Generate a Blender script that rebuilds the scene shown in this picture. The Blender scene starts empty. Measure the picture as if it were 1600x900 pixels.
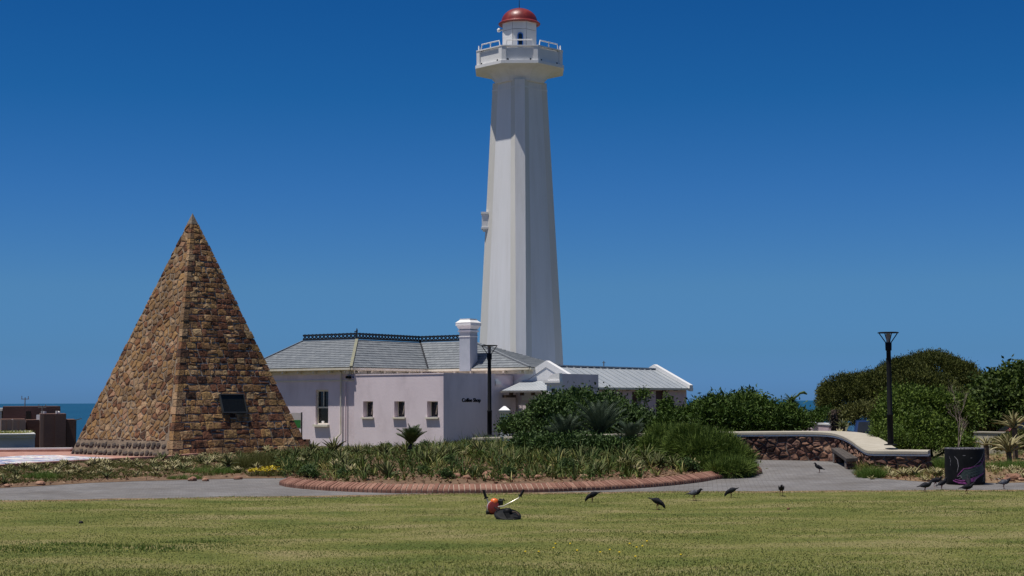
import bpy, bmesh, math, random
import numpy as np
from mathutils import Matrix, Vector
R = math.radians
PI = math.pi
random.seed(7)
rng = np.random.default_rng(7)
sc = bpy.context.scene
COL = sc.collection

# ------------------------------------------------------------------ camera
F = 2450.0
EYE = Vector((0, 0, 2.0))
PITCH = math.atan((627.0 - 450) / F)
ROLL = R(-0.236)
CM = (Matrix.Rotation(R(90) + PITCH, 3, 'X') @ Matrix.Rotation(ROLL, 3, 'Z'))
cd = bpy.data.cameras.new('camera')
cam = bpy.data.objects.new('camera', cd)
COL.objects.link(cam)
cd.sensor_width = 36
cd.lens = F / 1600 * 36
cd.clip_start = 0.1
cd.clip_end = 400000
cam.matrix_world = Matrix.Translation(EYE) @ CM.to_4x4()
sc.camera = cam

# ------------------------------------------------------------------ sky + sun
SUN_EL, SUN_A = 73.0, 66.0          # A: degrees to the left of "straight behind the camera"
w = bpy.data.worlds.new('World')
sc.world = w
w.use_nodes = True
nt = w.node_tree
nt.nodes.clear()
sky = nt.nodes.new('ShaderNodeTexSky')
sky.sky_type = 'NISHITA'
sky.sun_disc = False
sky.sun_elevation = R(SUN_EL)
sky.sun_rotation = R(180 + SUN_A)
sky.altitude = 0
sky.air_density = 1.0
sky.dust_density = 0.3
sky.ozone_density = 2.0
# clear polarised-looking air: the blue deepens quickly with height above the horizon
SKYMUL = [(0.0, (0.149, 0.374, 0.978)), (0.011, (0.149, 0.374, 0.978)), (0.0313, (0.144, 0.357, 0.812)), (0.0721, (0.166, 0.382, 0.723)), (0.1329, (0.112, 0.343, 0.697)), (0.1927, (0.055, 0.303, 0.622)), (0.2511, (0.039, 0.273, 0.588)), (0.4, (0.12, 0.31, 0.55)), (1.0, (0.40, 0.46, 0.54))]
tc_ = nt.nodes.new('ShaderNodeTexCoord')
sep = nt.nodes.new('ShaderNodeSeparateXYZ')
nt.links.new(tc_.outputs['Generated'], sep.inputs[0])
rampn = nt.nodes.new('ShaderNodeValToRGB')
cr_ = rampn.color_ramp
cr_.elements[0].position = SKYMUL[0][0]; cr_.elements[0].color = (*SKYMUL[0][1], 1)
cr_.elements[1].position = SKYMUL[-1][0]; cr_.elements[1].color = (*SKYMUL[-1][1], 1)
for p_, c_ in SKYMUL[1:-1]:
    e_ = cr_.elements.new(p_); e_.color = (*c_, 1)
nt.links.new(sep.outputs['Z'], rampn.inputs[0])
tintn = nt.nodes.new('ShaderNodeMix')
tintn.data_type = 'RGBA'
tintn.blend_type = 'MULTIPLY'
tintn.inputs[0].default_value = 1.0
bg = nt.nodes.new('ShaderNodeBackground')
bg.inputs[1].default_value = 0.102
out = nt.nodes.new('ShaderNodeOutputWorld')
nt.links.new(sky.outputs[0], tintn.inputs[6])
nt.links.new(rampn.outputs[0], tintn.inputs[7])
nt.links.new(tintn.outputs[2], bg.inputs[0])
nt.links.new(bg.outputs[0], out.inputs[0])

sl = bpy.data.lights.new('sun', 'SUN')
sl.energy = 5.0
sl.angle = R(0.53)
sl.color = (1.0, 0.955, 0.89)
so = bpy.data.objects.new('sun', sl)
COL.objects.link(so)
ce = math.cos(R(SUN_EL))
SUND = Vector((-math.sin(R(SUN_A)) * ce, -math.cos(R(SUN_A)) * ce, math.sin(R(SUN_EL))))
so.rotation_euler = SUND.to_track_quat('Z', 'Y').to_euler()
so.location = (-20, -10, 60)
sc.view_settings.view_transform = 'Standard'
sc.view_settings.look = 'None'
sc.view_settings.gamma = 1
sc.view_settings.exposure = 0.0
sc.cycles.max_bounces = 6
sc.cycles.diffuse_bounces = 3
sc.cycles.transparent_max_bounces = 6

# ------------------------------------------------------------------ placing helpers
def ray(px, py):
    return CM @ Vector(((px - 800) / F, -(py - 450) / F, -1))
def P(px, py, Y):
    d = ray(px, py)
    return EYE + d * (Y / d.y)
def smooth(t):
    t = max(0.0, min(1.0, t))
    return t * t * (3 - 2 * t)
def gh(x, y):
    return 0.22 * smooth((y - 36.5) / 10) * smooth((x - 2) / 5)
def G(px, py):
    d = ray(px, py)
    z = 0.0
    for _ in range(6):
        t = (z - 2.0) / d.z
        p = EYE + d * t
        z = gh(p.x, p.y)
    return Vector((p.x, p.y, z))
def PX(Y):
    return F / Y                     # pixels per metre at depth Y

# ------------------------------------------------------------------ object helpers
def link(name, me, parent=None, m=None):
    o = bpy.data.objects.new(name, me)
    COL.objects.link(o)
    if parent is not None:
        o.parent = parent
    if m is not None and me is not None and len(me.materials) == 0:
        me.materials.append(m)
    return o
def tag(o, label=None, cat=None, group=None, kind=None):
    if label: o['label'] = label
    if cat: o['category'] = cat
    if group: o['group'] = group
    if kind: o['kind'] = kind
    return o
def thing(name, label, cat, loc=(0, 0, 0), rz=0, group=None):
    o = bpy.data.objects.new(name, None)
    o.empty_display_size = 0.2
    COL.objects.link(o)
    o.location = loc
    o.rotation_euler = (0, 0, rz)
    return tag(o, label, cat, group)
def copy_tree(o, parent=None):
    c = o.copy()
    COL.objects.link(c)
    if parent is not None:
        c.parent = parent
    for ch in list(o.children):
        copy_tree(ch, c)
    return c

def np_mesh(name, V, Q, tint=None, smooth_=False):
    V = np.asarray(V, dtype=np.float32).reshape(-1, 3)
    Q = np.asarray(Q, dtype=np.int32)
    k = Q.shape[1]
    me = bpy.data.meshes.new(name)
    me.vertices.add(len(V))
    me.vertices.foreach_set('co', V.ravel())
    me.loops.add(Q.size)
    me.loops.foreach_set('vertex_index', Q.ravel())
    me.polygons.add(len(Q))
    me.polygons.foreach_set('loop_start', np.arange(0, Q.size, k, dtype=np.int32))
    if smooth_:
        me.polygons.foreach_set('use_smooth', np.ones(len(Q), dtype=bool))
    me.update(calc_edges=True)
    if tint is not None:
        a = me.attributes.new('tint', 'FLOAT', 'FACE')
        a.data.foreach_set('value', np.asarray(tint, dtype=np.float32))
    return me

class MB:
    """collects faces; build() links them as one mesh object"""
    def __init__(self):
        self.v = []; self.f = []; self.t = []
    def add(self, vs, fs, tint=0.5):
        n = len(self.v)
        self.v += [tuple(p) for p in vs]
        self.f += [tuple(i + n for i in f) for f in fs]
        self.t += [tint] * len(fs)
        return self
    def box(self, lo, hi, tint=0.5, fr=None):
        x0, y0, z0 = lo; x1, y1, z1 = hi
        vs = [(x0, y0, z0), (x1, y0, z0), (x1, y1, z0), (x0, y1, z0), (x0, y0, z1), (x1, y0, z1), (x1, y1, z1), (x0, y1, z1)]
        if fr: vs = [fr(*p) for p in vs]
        return self.add(vs, [(3, 2, 1, 0), (4, 5, 6, 7), (0, 1, 5, 4), (1, 2, 6, 5), (2, 3, 7, 6), (3, 0, 4, 7)], tint)
    def beam(self, p, q, w, h=None, up=(0, 0, 1)):
        p = Vector(p); q = Vector(q); h = h or w
        d = (q - p).normalized(); up = Vector(up)
        s = d.cross(up)
        if s.length < 1e-4: s = d.cross(Vector((1, 0, 0)))
        s.normalize(); t = s.cross(d)
        vs = []
        for c in (p, q):
            for a, b in ((-1, -1), (1, -1), (1, 1), (-1, 1)):
                vs.append(c + s * a * w / 2 + t * b * h / 2)
        return self.add(vs, [(0, 1, 2, 3), (7, 6, 5, 4), (0, 4, 5, 1), (1, 5, 6, 2), (2, 6, 7, 3), (3, 7, 4, 0)])
    def tube(self, pts, r, n=8, cap=True):
        pts = [Vector(p) for p in pts]
        rs = r if isinstance(r, (list, tuple)) else [r] * len(pts)
        vs = []; fs = []
        pa = None
        for i, p in enumerate(pts):
            d = (pts[min(i + 1, len(pts) - 1)] - pts[max(i - 1, 0)]).normalized()
            if pa is None:
                a = d.orthogonal().normalized()
            else:
                a = (pa - d * pa.dot(d))
                a = a.normalized() if a.length > 1e-5 else d.orthogonal().normalized()
            pa = a
            b = d.cross(a)
            for k in range(n):
                th = 2 * PI * k / n
                vs.append(p + (a * math.cos(th) + b * math.sin(th)) * rs[i])
        for i in range(len(pts) - 1):
            for k in range(n):
                k2 = (k + 1) % n
                fs.append((i * n + k, i * n + k2, (i + 1) * n + k2, (i + 1) * n + k))
        if cap:
            fs.append(tuple(range(n - 1, -1, -1)))
            fs.append(tuple((len(pts) - 1) * n + k for k in range(n)))
        return self.add(vs, fs)
    def lathe(self, prof, n=16, c=(0, 0, 0), ph=0.0, capb=True, capt=True, tint=0.5):
        vs = []; fs = []
        for (r, z) in prof:
            for k in range(n):
                th = 2 * PI * k / n + ph
                vs.append((c[0] + r * math.cos(th), c[1] + r * math.sin(th), c[2] + z))
        for i in range(len(prof) - 1):
            for k in range(n):
                k2 = (k + 1) % n
                fs.append((i * n + k, i * n + k2, (i + 1) * n + k2, (i + 1) * n + k))
        if capb: fs.append(tuple(range(n - 1, -1, -1)))
        if capt: fs.append(tuple((len(prof) - 1) * n + k for k in range(n)))
        return self.add(vs, fs, tint)
    def loft(self, rings, cap=True):
        n = len(rings[0]); vs = []; fs = []
        for r in rings: vs += [tuple(p) for p in r]
        for i in range(len(rings) - 1):
            for k in range(n):
                k2 = (k + 1) % n
                fs.append((i * n + k, i * n + k2, (i + 1) * n + k2, (i + 1) * n + k))
        if cap:
            fs.append(tuple(range(n - 1, -1, -1)))
            fs.append(tuple((len(rings) - 1) * n + k for k in range(n)))
        return self.add(vs, fs)
    def build(self, name, m, parent=None, sm=False, bevel=0, fixn=True):
        me = bpy.data.meshes.new(name)
        me.from_pydata(self.v, [], self.f)
        a = me.attributes.new('tint', 'FLOAT', 'FACE')
        a.data.foreach_set('value', self.t)
        if fixn:
            bm = bmesh.new(); bm.from_mesh(me)
            bmesh.ops.recalc_face_normals(bm, faces=bm.faces)
            bm.to_mesh(me); bm.free()
        if sm:
            for p in me.polygons: p.use_smooth = True
            me.set_sharp_from_angle(angle=R(45))
        o = link(name, me, parent, m)
        if bevel:
            b = o.modifiers.new('bevel', 'BEVEL'); b.width = bevel; b.segments = 1; b.limit_method = 'ANGLE'
        return o

# ------------------------------------------------------------------ materials
def mat(name, c1, c2=None, c3=None, rough=0.85, scale=4.0, tint=0.0, bump=0.0, bscale=40.0, spec=0.3, metal=0.0,
        detail=5.0, stretch=None, world=False, rand=0.0, trans=0.0, lo=0.3, hi=0.7):
    m = bpy.data.materials.new(name)
    m.use_nodes = True
    n = m.node_tree; n.nodes.clear(); L = n.links.new
    o = n.nodes.new('ShaderNodeOutputMaterial')
    b = n.nodes.new('ShaderNodeBsdfPrincipled')
    b.inputs['Roughness'].default_value = rough
    b.inputs['Specular IOR Level'].default_value = spec
    b.inputs['Metallic'].default_value = metal
    c2 = c2 or c1
    if world:
        g = n.nodes.new('ShaderNodeNewGeometry'); co = g.outputs['Position']
    else:
        g = n.nodes.new('ShaderNodeTexCoord'); co = g.outputs['Object']
    if stretch:
        mp = n.nodes.new('ShaderNodeMapping'); mp.inputs['Scale'].default_value = stretch
        L(co, mp.inputs[0]); co = mp.outputs[0]
    nz = n.nodes.new('ShaderNodeTexNoise')
    nz.inputs['Scale'].default_value = scale; nz.inputs['Detail'].default_value = detail
    nz.inputs['Roughness'].default_value = 0.65
    L(co, nz.inputs['Vector'])
    mr = n.nodes.new('ShaderNodeMapRange')
    mr.inputs[1].default_value = lo; mr.inputs[2].default_value = hi
    L(nz.outputs['Fac'], mr.inputs[0])
    fac = mr.outputs[0]
    def mixf(a, bsock, k):
        mx = n.nodes.new('ShaderNodeMix'); mx.inputs[0].default_value = k
        L(a, mx.inputs[2]); L(bsock, mx.inputs[3]); return mx.outputs[0]
    if tint > 0:
        at = n.nodes.new('ShaderNodeAttribute'); at.attribute_name = 'tint'
        fac = mixf(fac, at.outputs['Fac'], tint)
    if rand > 0:
        oi = n.nodes.new('ShaderNodeObjectInfo')
        fac = mixf(fac, oi.outputs['Random'], rand)
    rp = n.nodes.new('ShaderNodeValToRGB')
    rp.color_ramp.elements[0].color = (*c1, 1)
    rp.color_ramp.elements[1].color = (*(c3 or c2), 1)
    if c3:
        e = rp.color_ramp.elements.new(0.5); e.color = (*c2, 1)
    L(fac, rp.inputs[0])
    L(rp.outputs[0], b.inputs['Base Color'])
    if bump > 0:
        nb = n.nodes.new('ShaderNodeTexNoise'); nb.inputs['Scale'].default_value = bscale; nb.inputs['Detail'].default_value = 6
        L(co, nb.inputs['Vector'])
        bp = n.nodes.new('ShaderNodeBump'); bp.inputs['Strength'].default_value = 1.0; bp.inputs['Distance'].default_value = bump
        L(nb.outputs['Fac'], bp.inputs['Height']); L(bp.outputs[0], b.inputs['Normal'])
    if trans > 0:
        tr = n.nodes.new('ShaderNodeBsdfTranslucent'); L(rp.outputs[0], tr.inputs['Color'])
        ms = n.nodes.new('ShaderNodeMixShader'); ms.inputs[0].default_value = trans
        L(b.outputs[0], ms.inputs[1]); L(tr.outputs[0], ms.inputs[2]); L(ms.outputs[0], o.inputs[0])
    else:
        L(b.outputs[0], o.inputs[0])
    m['bsdf'] = b.name
    return m

M = {}
M['white'] = mat('white_paint', (.70, .69, .67), (.80, .79, .78), rough=.6, scale=.9, stretch=(1, 1, .25), bump=.004, bscale=30)
M['tower'] = mat('tower_paint', (.645, .63, .61), (.715, .707, .70), (.755, .748, .748), rough=.55, scale=.8, stretch=(2.0, 2.0, .2), bump=.006, bscale=14)
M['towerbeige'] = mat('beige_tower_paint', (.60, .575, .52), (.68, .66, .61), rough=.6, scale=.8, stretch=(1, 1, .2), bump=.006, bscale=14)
M['chimney'] = mat('blue_grey_chimney_paint', (.30, .33, .37), (.38, .41, .45), rough=.75, scale=1.5, bump=.004)
M['cream'] = mat('cream_paint', (.62, .56, .42), (.72, .68, .58), rough=.7, scale=2, bump=.003)
M['pink'] = mat('pink_plaster', (.62, .53, .55), (.73, .63, .655), (.78, .675, .70), rough=.9, scale=.9, stretch=(1, 1, .45), bump=.006, bscale=22)
M['pink_dark'] = mat('rose_plaster', (.54, .41, .44), (.62, .48, .51), rough=.9, scale=1.3, bump=.006, bscale=22)
M['slate'] = mat('slate', (.125, .14, .155), (.17, .185, .20), (.22, .235, .245), rough=.62, scale=3, tint=.65, bump=.004, bscale=60)
M['ridge'] = mat('ridge_lichen', (.16, .165, .15), (.28, .265, .155), rough=.8, scale=6)
M['iron'] = mat('black_iron', (.012, .013, .016), (.022, .023, .026), rough=.5, scale=8)
M['zinc'] = mat('metal_roofing', (.36, .39, .41), (.46, .48, .49), rough=.45, scale=1.4, metal=.25, stretch=(1, 1, 1))
M['glass'] = mat('dark_glass', (.012, .014, .018), (.02, .022, .026), rough=.08, spec=.6, scale=2)
M['darkred'] = mat('dark_red_door', (.055, .022, .02), (.085, .035, .03), rough=.6, scale=5)
M['brownwood'] = mat('brown_timber', (.05, .03, .02), (.09, .055, .035), rough=.7, scale=8)
M['red'] = mat('red_dome_paint', (.12, .010, .010), (.19, .017, .015), (.26, .04, .028), rough=.42, scale=2.2, spec=.5, bump=.01, bscale=5)
M['stone'] = mat('sandstone', (.030, .022, .018), (.19, .105, .052), (.50, .31, .14), rough=.95, scale=6, tint=.7, bump=.02, bscale=16)
M['stone_left'] = mat('weathered_sandstone', (.075, .048, .034), (.225, .135, .075), (.46, .31, .175), rough=.95, scale=5, tint=.68, bump=.02, bscale=16)
def hued(name, stops, soot=.6, bump=.035, rough=.95, sc_soot=.55):
    m = bpy.data.materials.new(name); m.use_nodes = True
    n = m.node_tree; L = n.links.new; b = n.nodes['Principled BSDF']
    b.inputs['Roughness'].default_value = rough; b.inputs['Specular IOR Level'].default_value = .15
    at = n.nodes.new('ShaderNodeAttribute'); at.attribute_name = 'tint'
    g = n.nodes.new('ShaderNodeNewGeometry')
    z = n.nodes.new('ShaderNodeTexNoise'); z.inputs['Scale'].default_value = 4.5; z.inputs['Detail'].default_value = 9; z.inputs['Roughness'].default_value = .78; L(g.outputs['Position'], z.inputs['Vector'])
    ad = n.nodes.new('ShaderNodeMath'); ad.operation = 'MULTIPLY_ADD'; ad.inputs[1].default_value = 1.1; L(z.outputs['Fac'], ad.inputs[0])
    sb = n.nodes.new('ShaderNodeMath'); sb.operation = 'SUBTRACT'; sb.inputs[1].default_value = .55; L(at.outputs['Fac'], sb.inputs[0]); L(sb.outputs[0], ad.inputs[2])
    r = n.nodes.new('ShaderNodeValToRGB'); c = r.color_ramp
    c.elements[0].position = 0; c.elements[0].color = (*stops[0], 1); c.elements[1].position = 1; c.elements[1].color = (*stops[-1], 1)
    for i, k in enumerate(stops[1:-1]):
        e = c.elements.new((i + 1) / (len(stops) - 1)); e.color = (*k, 1)
    L(ad.outputs[0], r.inputs[0])
    z2 = n.nodes.new('ShaderNodeTexNoise'); z2.inputs['Scale'].default_value = sc_soot; z2.inputs['Detail'].default_value = 8; z2.inputs['Roughness'].default_value = .7; L(g.outputs['Position'], z2.inputs['Vector'])
    r2 = n.nodes.new('ShaderNodeValToRGB'); r2.color_ramp.elements[0].position = .38; r2.color_ramp.elements[1].position = .60
    k = 1 - soot; r2.color_ramp.elements[0].color = (k, k, k, 1); r2.color_ramp.elements[1].color = (1.08, 1.08, 1.08, 1); L(z2.outputs['Fac'], r2.inputs[0])
    mx = n.nodes.new('ShaderNodeMix'); mx.data_type = 'RGBA'; mx.blend_type = 'MULTIPLY'; mx.inputs[0].default_value = 1
    L(r.outputs[0], mx.inputs[6]); L(r2.outputs[0], mx.inputs[7]); L(mx.outputs[2], b.inputs['Base Color'])
    z3 = n.nodes.new('ShaderNodeTexNoise'); z3.inputs['Scale'].default_value = 12; z3.inputs['Detail'].default_value = 6; L(g.outputs['Position'], z3.inputs['Vector'])
    bp = n.nodes.new('ShaderNodeBump'); bp.inputs['Distance'].default_value = bump; L(z3.outputs['Fac'], bp.inputs['Height']); L(bp.outputs[0], b.inputs['Normal'])
    return m
M['stone'] = hued('rust_sandstone', [(.045, .028, .022), (.20, .085, .045), (.13, .065, .045), (.30, .165, .065), (.17, .10, .06), (.40, .25, .10), (.27, .145, .075), (.48, .33, .17)], .62)
M['stone_left'] = hued('ochre_sandstone', [(.06, .036, .026), (.21, .095, .05), (.25, .15, .065), (.15, .098, .064), (.33, .19, .075), (.19, .118, .07), (.37, .25, .14), (.30, .165, .10)], .42)
M['mortar_left'] = mat('brown_mortar', (.11, .082, .06), (.27, .205, .145), rough=.97, scale=3.5, bump=.02, bscale=25)
M['rubble'] = hued('rubble_stone', [(.035, .024, .022), (.13, .06, .045), (.07, .045, .04), (.22, .12, .08), (.10, .055, .05), (.33, .20, .13), (.16, .09, .07)], .5)
M['capstone'] = mat('weathered_capstone', (.13, .105, .08), (.24, .20, .16), rough=.95, scale=7, bump=.02, bscale=14)
M['stone_base'] = mat('dark_plinth_stone', (.035, .03, .028), (.09, .07, .06), rough=.95, scale=7, tint=.6, bump=.02, bscale=16)
M['mortar'] = mat('mortar', (.13, .10, .075), (.46, .39, .31), rough=.97, scale=1.3, bump=.02, bscale=25)
M['rubble_plain'] = mat('rubble_plain', (.035, .027, .026), (.13, .075, .055), (.33, .20, .135), rough=.95, scale=7, tint=.7, bump=.02, bscale=20)
M['wmortar'] = mat('wall_mortar', (.06, .045, .04), (.34, .30, .27), rough=.97, scale=5, bump=.02, bscale=30)
M['cap'] = mat('concrete_coping', (.34, .305, .24), (.43, .39, .32), rough=.9, scale=2.5, bump=.004, bscale=50)
M['conc'] = mat('grey_concrete', (.13, .12, .11), (.24, .22, .20), rough=.9, scale=5, bump=.006, bscale=40)
M['brick'] = mat('kerb_brick', (.13, .058, .040), (.215, .105, .073), (.31, .175, .125), rough=.9, scale=14, tint=.6, bump=.006, bscale=60)
M['kmortar'] = mat('kerb_mortar', (.33, .25, .195), (.42, .33, .26), rough=.95, scale=9)
M['bronze'] = mat('bronze_plaque', (.012, .013, .012), (.035, .036, .030), rough=.42, metal=.6, scale=22, bump=.01, bscale=30)
M['plaqueframe'] = mat('plaque_frame', (.045, .05, .05), (.085, .09, .09), rough=.5, metal=.4)
M['soil'] = mat('bed_soil', (.075, .045, .028), (.14, .085, .05), (.20, .13, .075), rough=1, scale=5, bump=.04, bscale=14)
M['drysoil'] = mat('dry_leaf_litter', (.10, .062, .036), (.20, .130, .072), (.31, .22, .125), rough=1, scale=6, bump=.04, bscale=18)
M['terrain'] = mat('dry_ground', (.07, .075, .03), (.13, .11, .055), rough=1, scale=.25, world=True)
M['black'] = mat('black_paint', (.006, .006, .007), (.012, .012, .012), rough=.55, spec=.12, scale=6)
M['blackplastic'] = mat('black_plastic', (.008, .008, .008), (.02, .02, .019), rough=.55, spec=.15, scale=9)
M['orange'] = mat('orange_plastic', (.62, .10, .012), (.80, .17, .03), rough=.35, scale=7, spec=.5)
M['maroon'] = mat('dark_red_plastic', (.16, .022, .016), (.24, .035, .024), rough=.35, scale=7, spec=.5)
M['alu'] = mat('aluminium_tube', (.62, .56, .44), (.74, .69, .58), rough=.35, metal=.5, scale=9)
M['whiteplastic'] = mat('white_plastic', (.7, .66, .62), (.8, .78, .74), rough=.4)
M['lampglass'] = mat('frosted_lamp_glass', (.30, .24, .22), (.40, .33, .30), rough=.3)
M['bluepaint'] = mat('blue_frame_paint', (.03, .13, .42), (.05, .2, .55), rough=.5)
M['carblue'] = mat('blue_car_paint', (.008, .022, .07), (.012, .03, .095), rough=.2, spec=.6)
M['carred'] = mat('red_car_paint', (.16, .012, .03), (.22, .02, .04), rough=.25, spec=.6)
M['rubber'] = mat('tyre_rubber', (.012, .012, .012), (.02, .02, .02), rough=.9)
M['brownb'] = mat('brown_brick_facade', (.125, .070, .054), (.165, .095, .074), rough=.9, scale=.6, bump=.01, bscale=8)
M['brownl'] = mat('light_brown_panel', (.25, .165, .125), (.31, .205, .155), rough=.9, scale=.6)
M['greyb'] = mat('blue_grey_wall', (.34, .38, .46), (.40, .44, .52), rough=.85, scale=.6)
M['whitedull'] = mat('dull_white', (.55, .53, .50), (.66, .64, .60), rough=.8)
M['plaza'] = mat('red_plaza_paving', (.25, .12, .09), (.36, .19, .145), (.42, .25, .20), rough=.95, scale=2.4, bump=.006, bscale=30)
M['sapling'] = mat('bark', (.06, .045, .032), (.13, .10, .075), rough=1, scale=9, bump=.02, bscale=20)
M['darkbark'] = mat('dark_cycad_bark', (.022, .016, .012), (.06, .045, .035), rough=1, scale=12, bump=.03, bscale=18)
M['twig'] = mat('dry_twig', (.20, .15, .12), (.34, .27, .22), rough=1, scale=9)
M['pigeon'] = mat('dark_pigeon_feathers', (.007, .007, .009), (.022, .021, .026), rough=.75, spec=.12, scale=16)
M['wingdark'] = mat('dark_wing_feathers', (.008, .008, .010), (.028, .028, .034), rough=.75, spec=.12, scale=20)
M['winglight'] = mat('grey_wing_feathers', (.03, .03, .036), (.26, .26, .29), rough=.75, spec=.12, scale=14)
M['winggrey'] = mat('mid_grey_wing_feathers', (.014, .014, .017), (.055, .055, .066), rough=.75, spec=.12, scale=14)
M['pleg'] = mat('pigeon_leg', (.22, .05, .04), (.30, .08, .07), rough=.7)
M['pinkpaint'] = mat('magenta_brush_paint', (.08, .012, .068), (.32, .075, .26), rough=.5, scale=26, lo=.35, hi=.65)
M['greenpaint'] = mat('grey_green_paint', (.030, .045, .040), (.055, .07, .062), rough=.4, scale=14)
M['greypaint'] = mat('grey_paint', (.10, .09, .09), (.30, .28, .28), rough=.4, scale=18)
M['rimstone'] = mat('speckled_rim', (.03, .028, .03), (.45, .42, .44), rough=.6, scale=38, detail=2, lo=.45, hi=.75)
M['signgreen'] = mat('green_sign_print', (.03, .20, .05), (.08, .32, .09), rough=.4, scale=8)
M['rock'] = mat('bed_rock', (.13, .075, .055), (.27, .14, .09), (.42, .28, .19), rough=.95, scale=7, rand=.4, bump=.02, bscale=18)
M['yellow'] = mat('yellow_petals', (.70, .48, .01), (.80, .60, .03), rough=.6)

def leafmat(name, c1, c2, c3=None, rough=.62, trans=.12, tint=.8, spec=.18):
    return mat(name, c1, c2, c3, rough=rough, scale=3, tint=tint, trans=trans, spec=spec)
M['plank'] = mat('dark_weathered_plank', (.045, .038, .034), (.10, .085, .075), rough=.9, scale=9, bump=.006, bscale=40)
M['darkdead'] = leafmat('dark_dead_leaves', (.022, .015, .012), (.055, .036, .028), (.13, .09, .065), trans=.05)
M['pine'] = leafmat('pine_needles', (.026, .034, .007), (.062, .072, .014), (.118, .122, .028), trans=.08, spec=.15)
M['shrub'] = leafmat('glossy_dark_leaves', (.020, .040, .010), (.046, .085, .018), (.095, .150, .035), trans=.1, spec=.28)
M['shrub2'] = leafmat('coastal_bush_leaves', (.020, .040, .006), (.046, .085, .012), (.105, .155, .026), trans=.1)
M['lightshrub'] = leafmat('bright_green_leaves', (.032, .055, .007), (.070, .112, .014), (.15, .20, .030), trans=.12)
M['olive'] = leafmat('olive_leaves', (.055, .06, .015), (.095, .10, .026), (.15, .15, .045), trans=.2)
M['broad'] = leafmat('broad_tree_leaves', (.016, .030, .005), (.040, .066, .010), (.095, .130, .022), trans=.1)
M['fine'] = leafmat('fine_bush_needles', (.030, .056, .009), (.085, .130, .022), (.19, .235, .055), trans=.1, spec=.15)
M['strap'] = leafmat('strappy_leaves', (.024, .046, .006), (.088, .122, .018), (.44, .38, .14), trans=.12)
M['strapdark'] = leafmat('dark_strappy_leaves', (.022, .045, .010), (.06, .095, .022), (.15, .17, .05), trans=.1)
M['aloe'] = leafmat('aloe_leaves', (.032, .048, .020), (.085, .10, .036), (.26, .24, .11), trans=.08)
M['aloepale'] = leafmat('pale_aloe_leaves', (.10, .12, .045), (.27, .24, .11), (.52, .45, .27), trans=.1)
M['cycad'] = leafmat('cycad_fronds', (.028, .044, .026), (.052, .075, .046), (.085, .115, .075), trans=.12)
M['cycadgreen'] = leafmat('green_cycad_fronds', (.022, .040, .012), (.045, .072, .022), (.085, .115, .035), trans=.12)
M['bedgreen'] = leafmat('bed_weed_leaves', (.018, .034, .006), (.045, .075, .012), (.10, .14, .028), trans=.08)
M['dead'] = leafmat('dead_leaves', (.16, .08, .045), (.26, .15, .085), (.36, .25, .15), trans=.15)
M['grass'] = leafmat('lawn_grass', (.095, .128, .030), (.195, .210, .062), (.40, .345, .18), trans=.3, spec=.15, tint=.75)
M['lush'] = leafmat('lush_grass', (.045, .095, .014), (.085, .145, .024), (.14, .20, .045), trans=.3)
M['yellowmix'] = leafmat('yellow_flower_heads', (.30, .24, .02), (.50, .38, .02), (.62, .50, .05), trans=.1)

# lawn soil/sward colour with worn, straw and lush patches
def lawn_material():
    m = bpy.data.materials.new('lawn_sward'); m.use_nodes = True
    n = m.node_tree; L = n.links.new; b = n.nodes['Principled BSDF']
    b.inputs['Roughness'].default_value = 1; b.inputs['Specular IOR Level'].default_value = .1
    g = n.nodes.new('ShaderNodeNewGeometry')
    def noise(s, d=5, st=(1, 1, 1)):
        mp = n.nodes.new('ShaderNodeMapping'); mp.inputs['Scale'].default_value = st; L(g.outputs['Position'], mp.inputs[0])
        x = n.nodes.new('ShaderNodeTexNoise'); x.inputs['Scale'].default_value = s; x.inputs['Detail'].default_value = d
        L(mp.outputs[0], x.inputs['Vector']); return x.outputs['Fac']
    def ramp(f, els):
        r = n.nodes.new('ShaderNodeValToRGB'); c = r.color_ramp
        c.elements[0].position = els[0][0]; c.elements[0].color = (*els[0][1], 1)
        c.elements[1].position = els[-1][0]; c.elements[1].color = (*els[-1][1], 1)
        for p, k in els[1:-1]:
            e = c.elements.new(p); e.color = (*k, 1)
        L(f, r.inputs[0]); return r.outputs[0]
    a = ramp(noise(.9, 6, (.5, 1, 1)), [(.32, (.095, .125, .030)), (.5, (.17, .175, .052)), (.68, (.26, .225, .11))])
    c = ramp(noise(60, 3), [(.3, (.45, .45, .42)), (.7, (1.35, 1.3, 1.25))])
    mx = n.nodes.new('ShaderNodeMix'); mx.data_type = 'RGBA'; mx.blend_type = 'MULTIPLY'; mx.inputs[0].default_value = .9
    L(a, mx.inputs[6]); L(c, mx.inputs[7]); L(mx.outputs[2], b.inputs['Base Color'])
    bp = n.nodes.new('ShaderNodeBump'); bp.inputs['Distance'].default_value = .03
    L(noise(45, 4), bp.inputs['Height']); L(bp.outputs[0], b.inputs['Normal'])
    return m
M['lawn'] = lawn_material()

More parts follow.
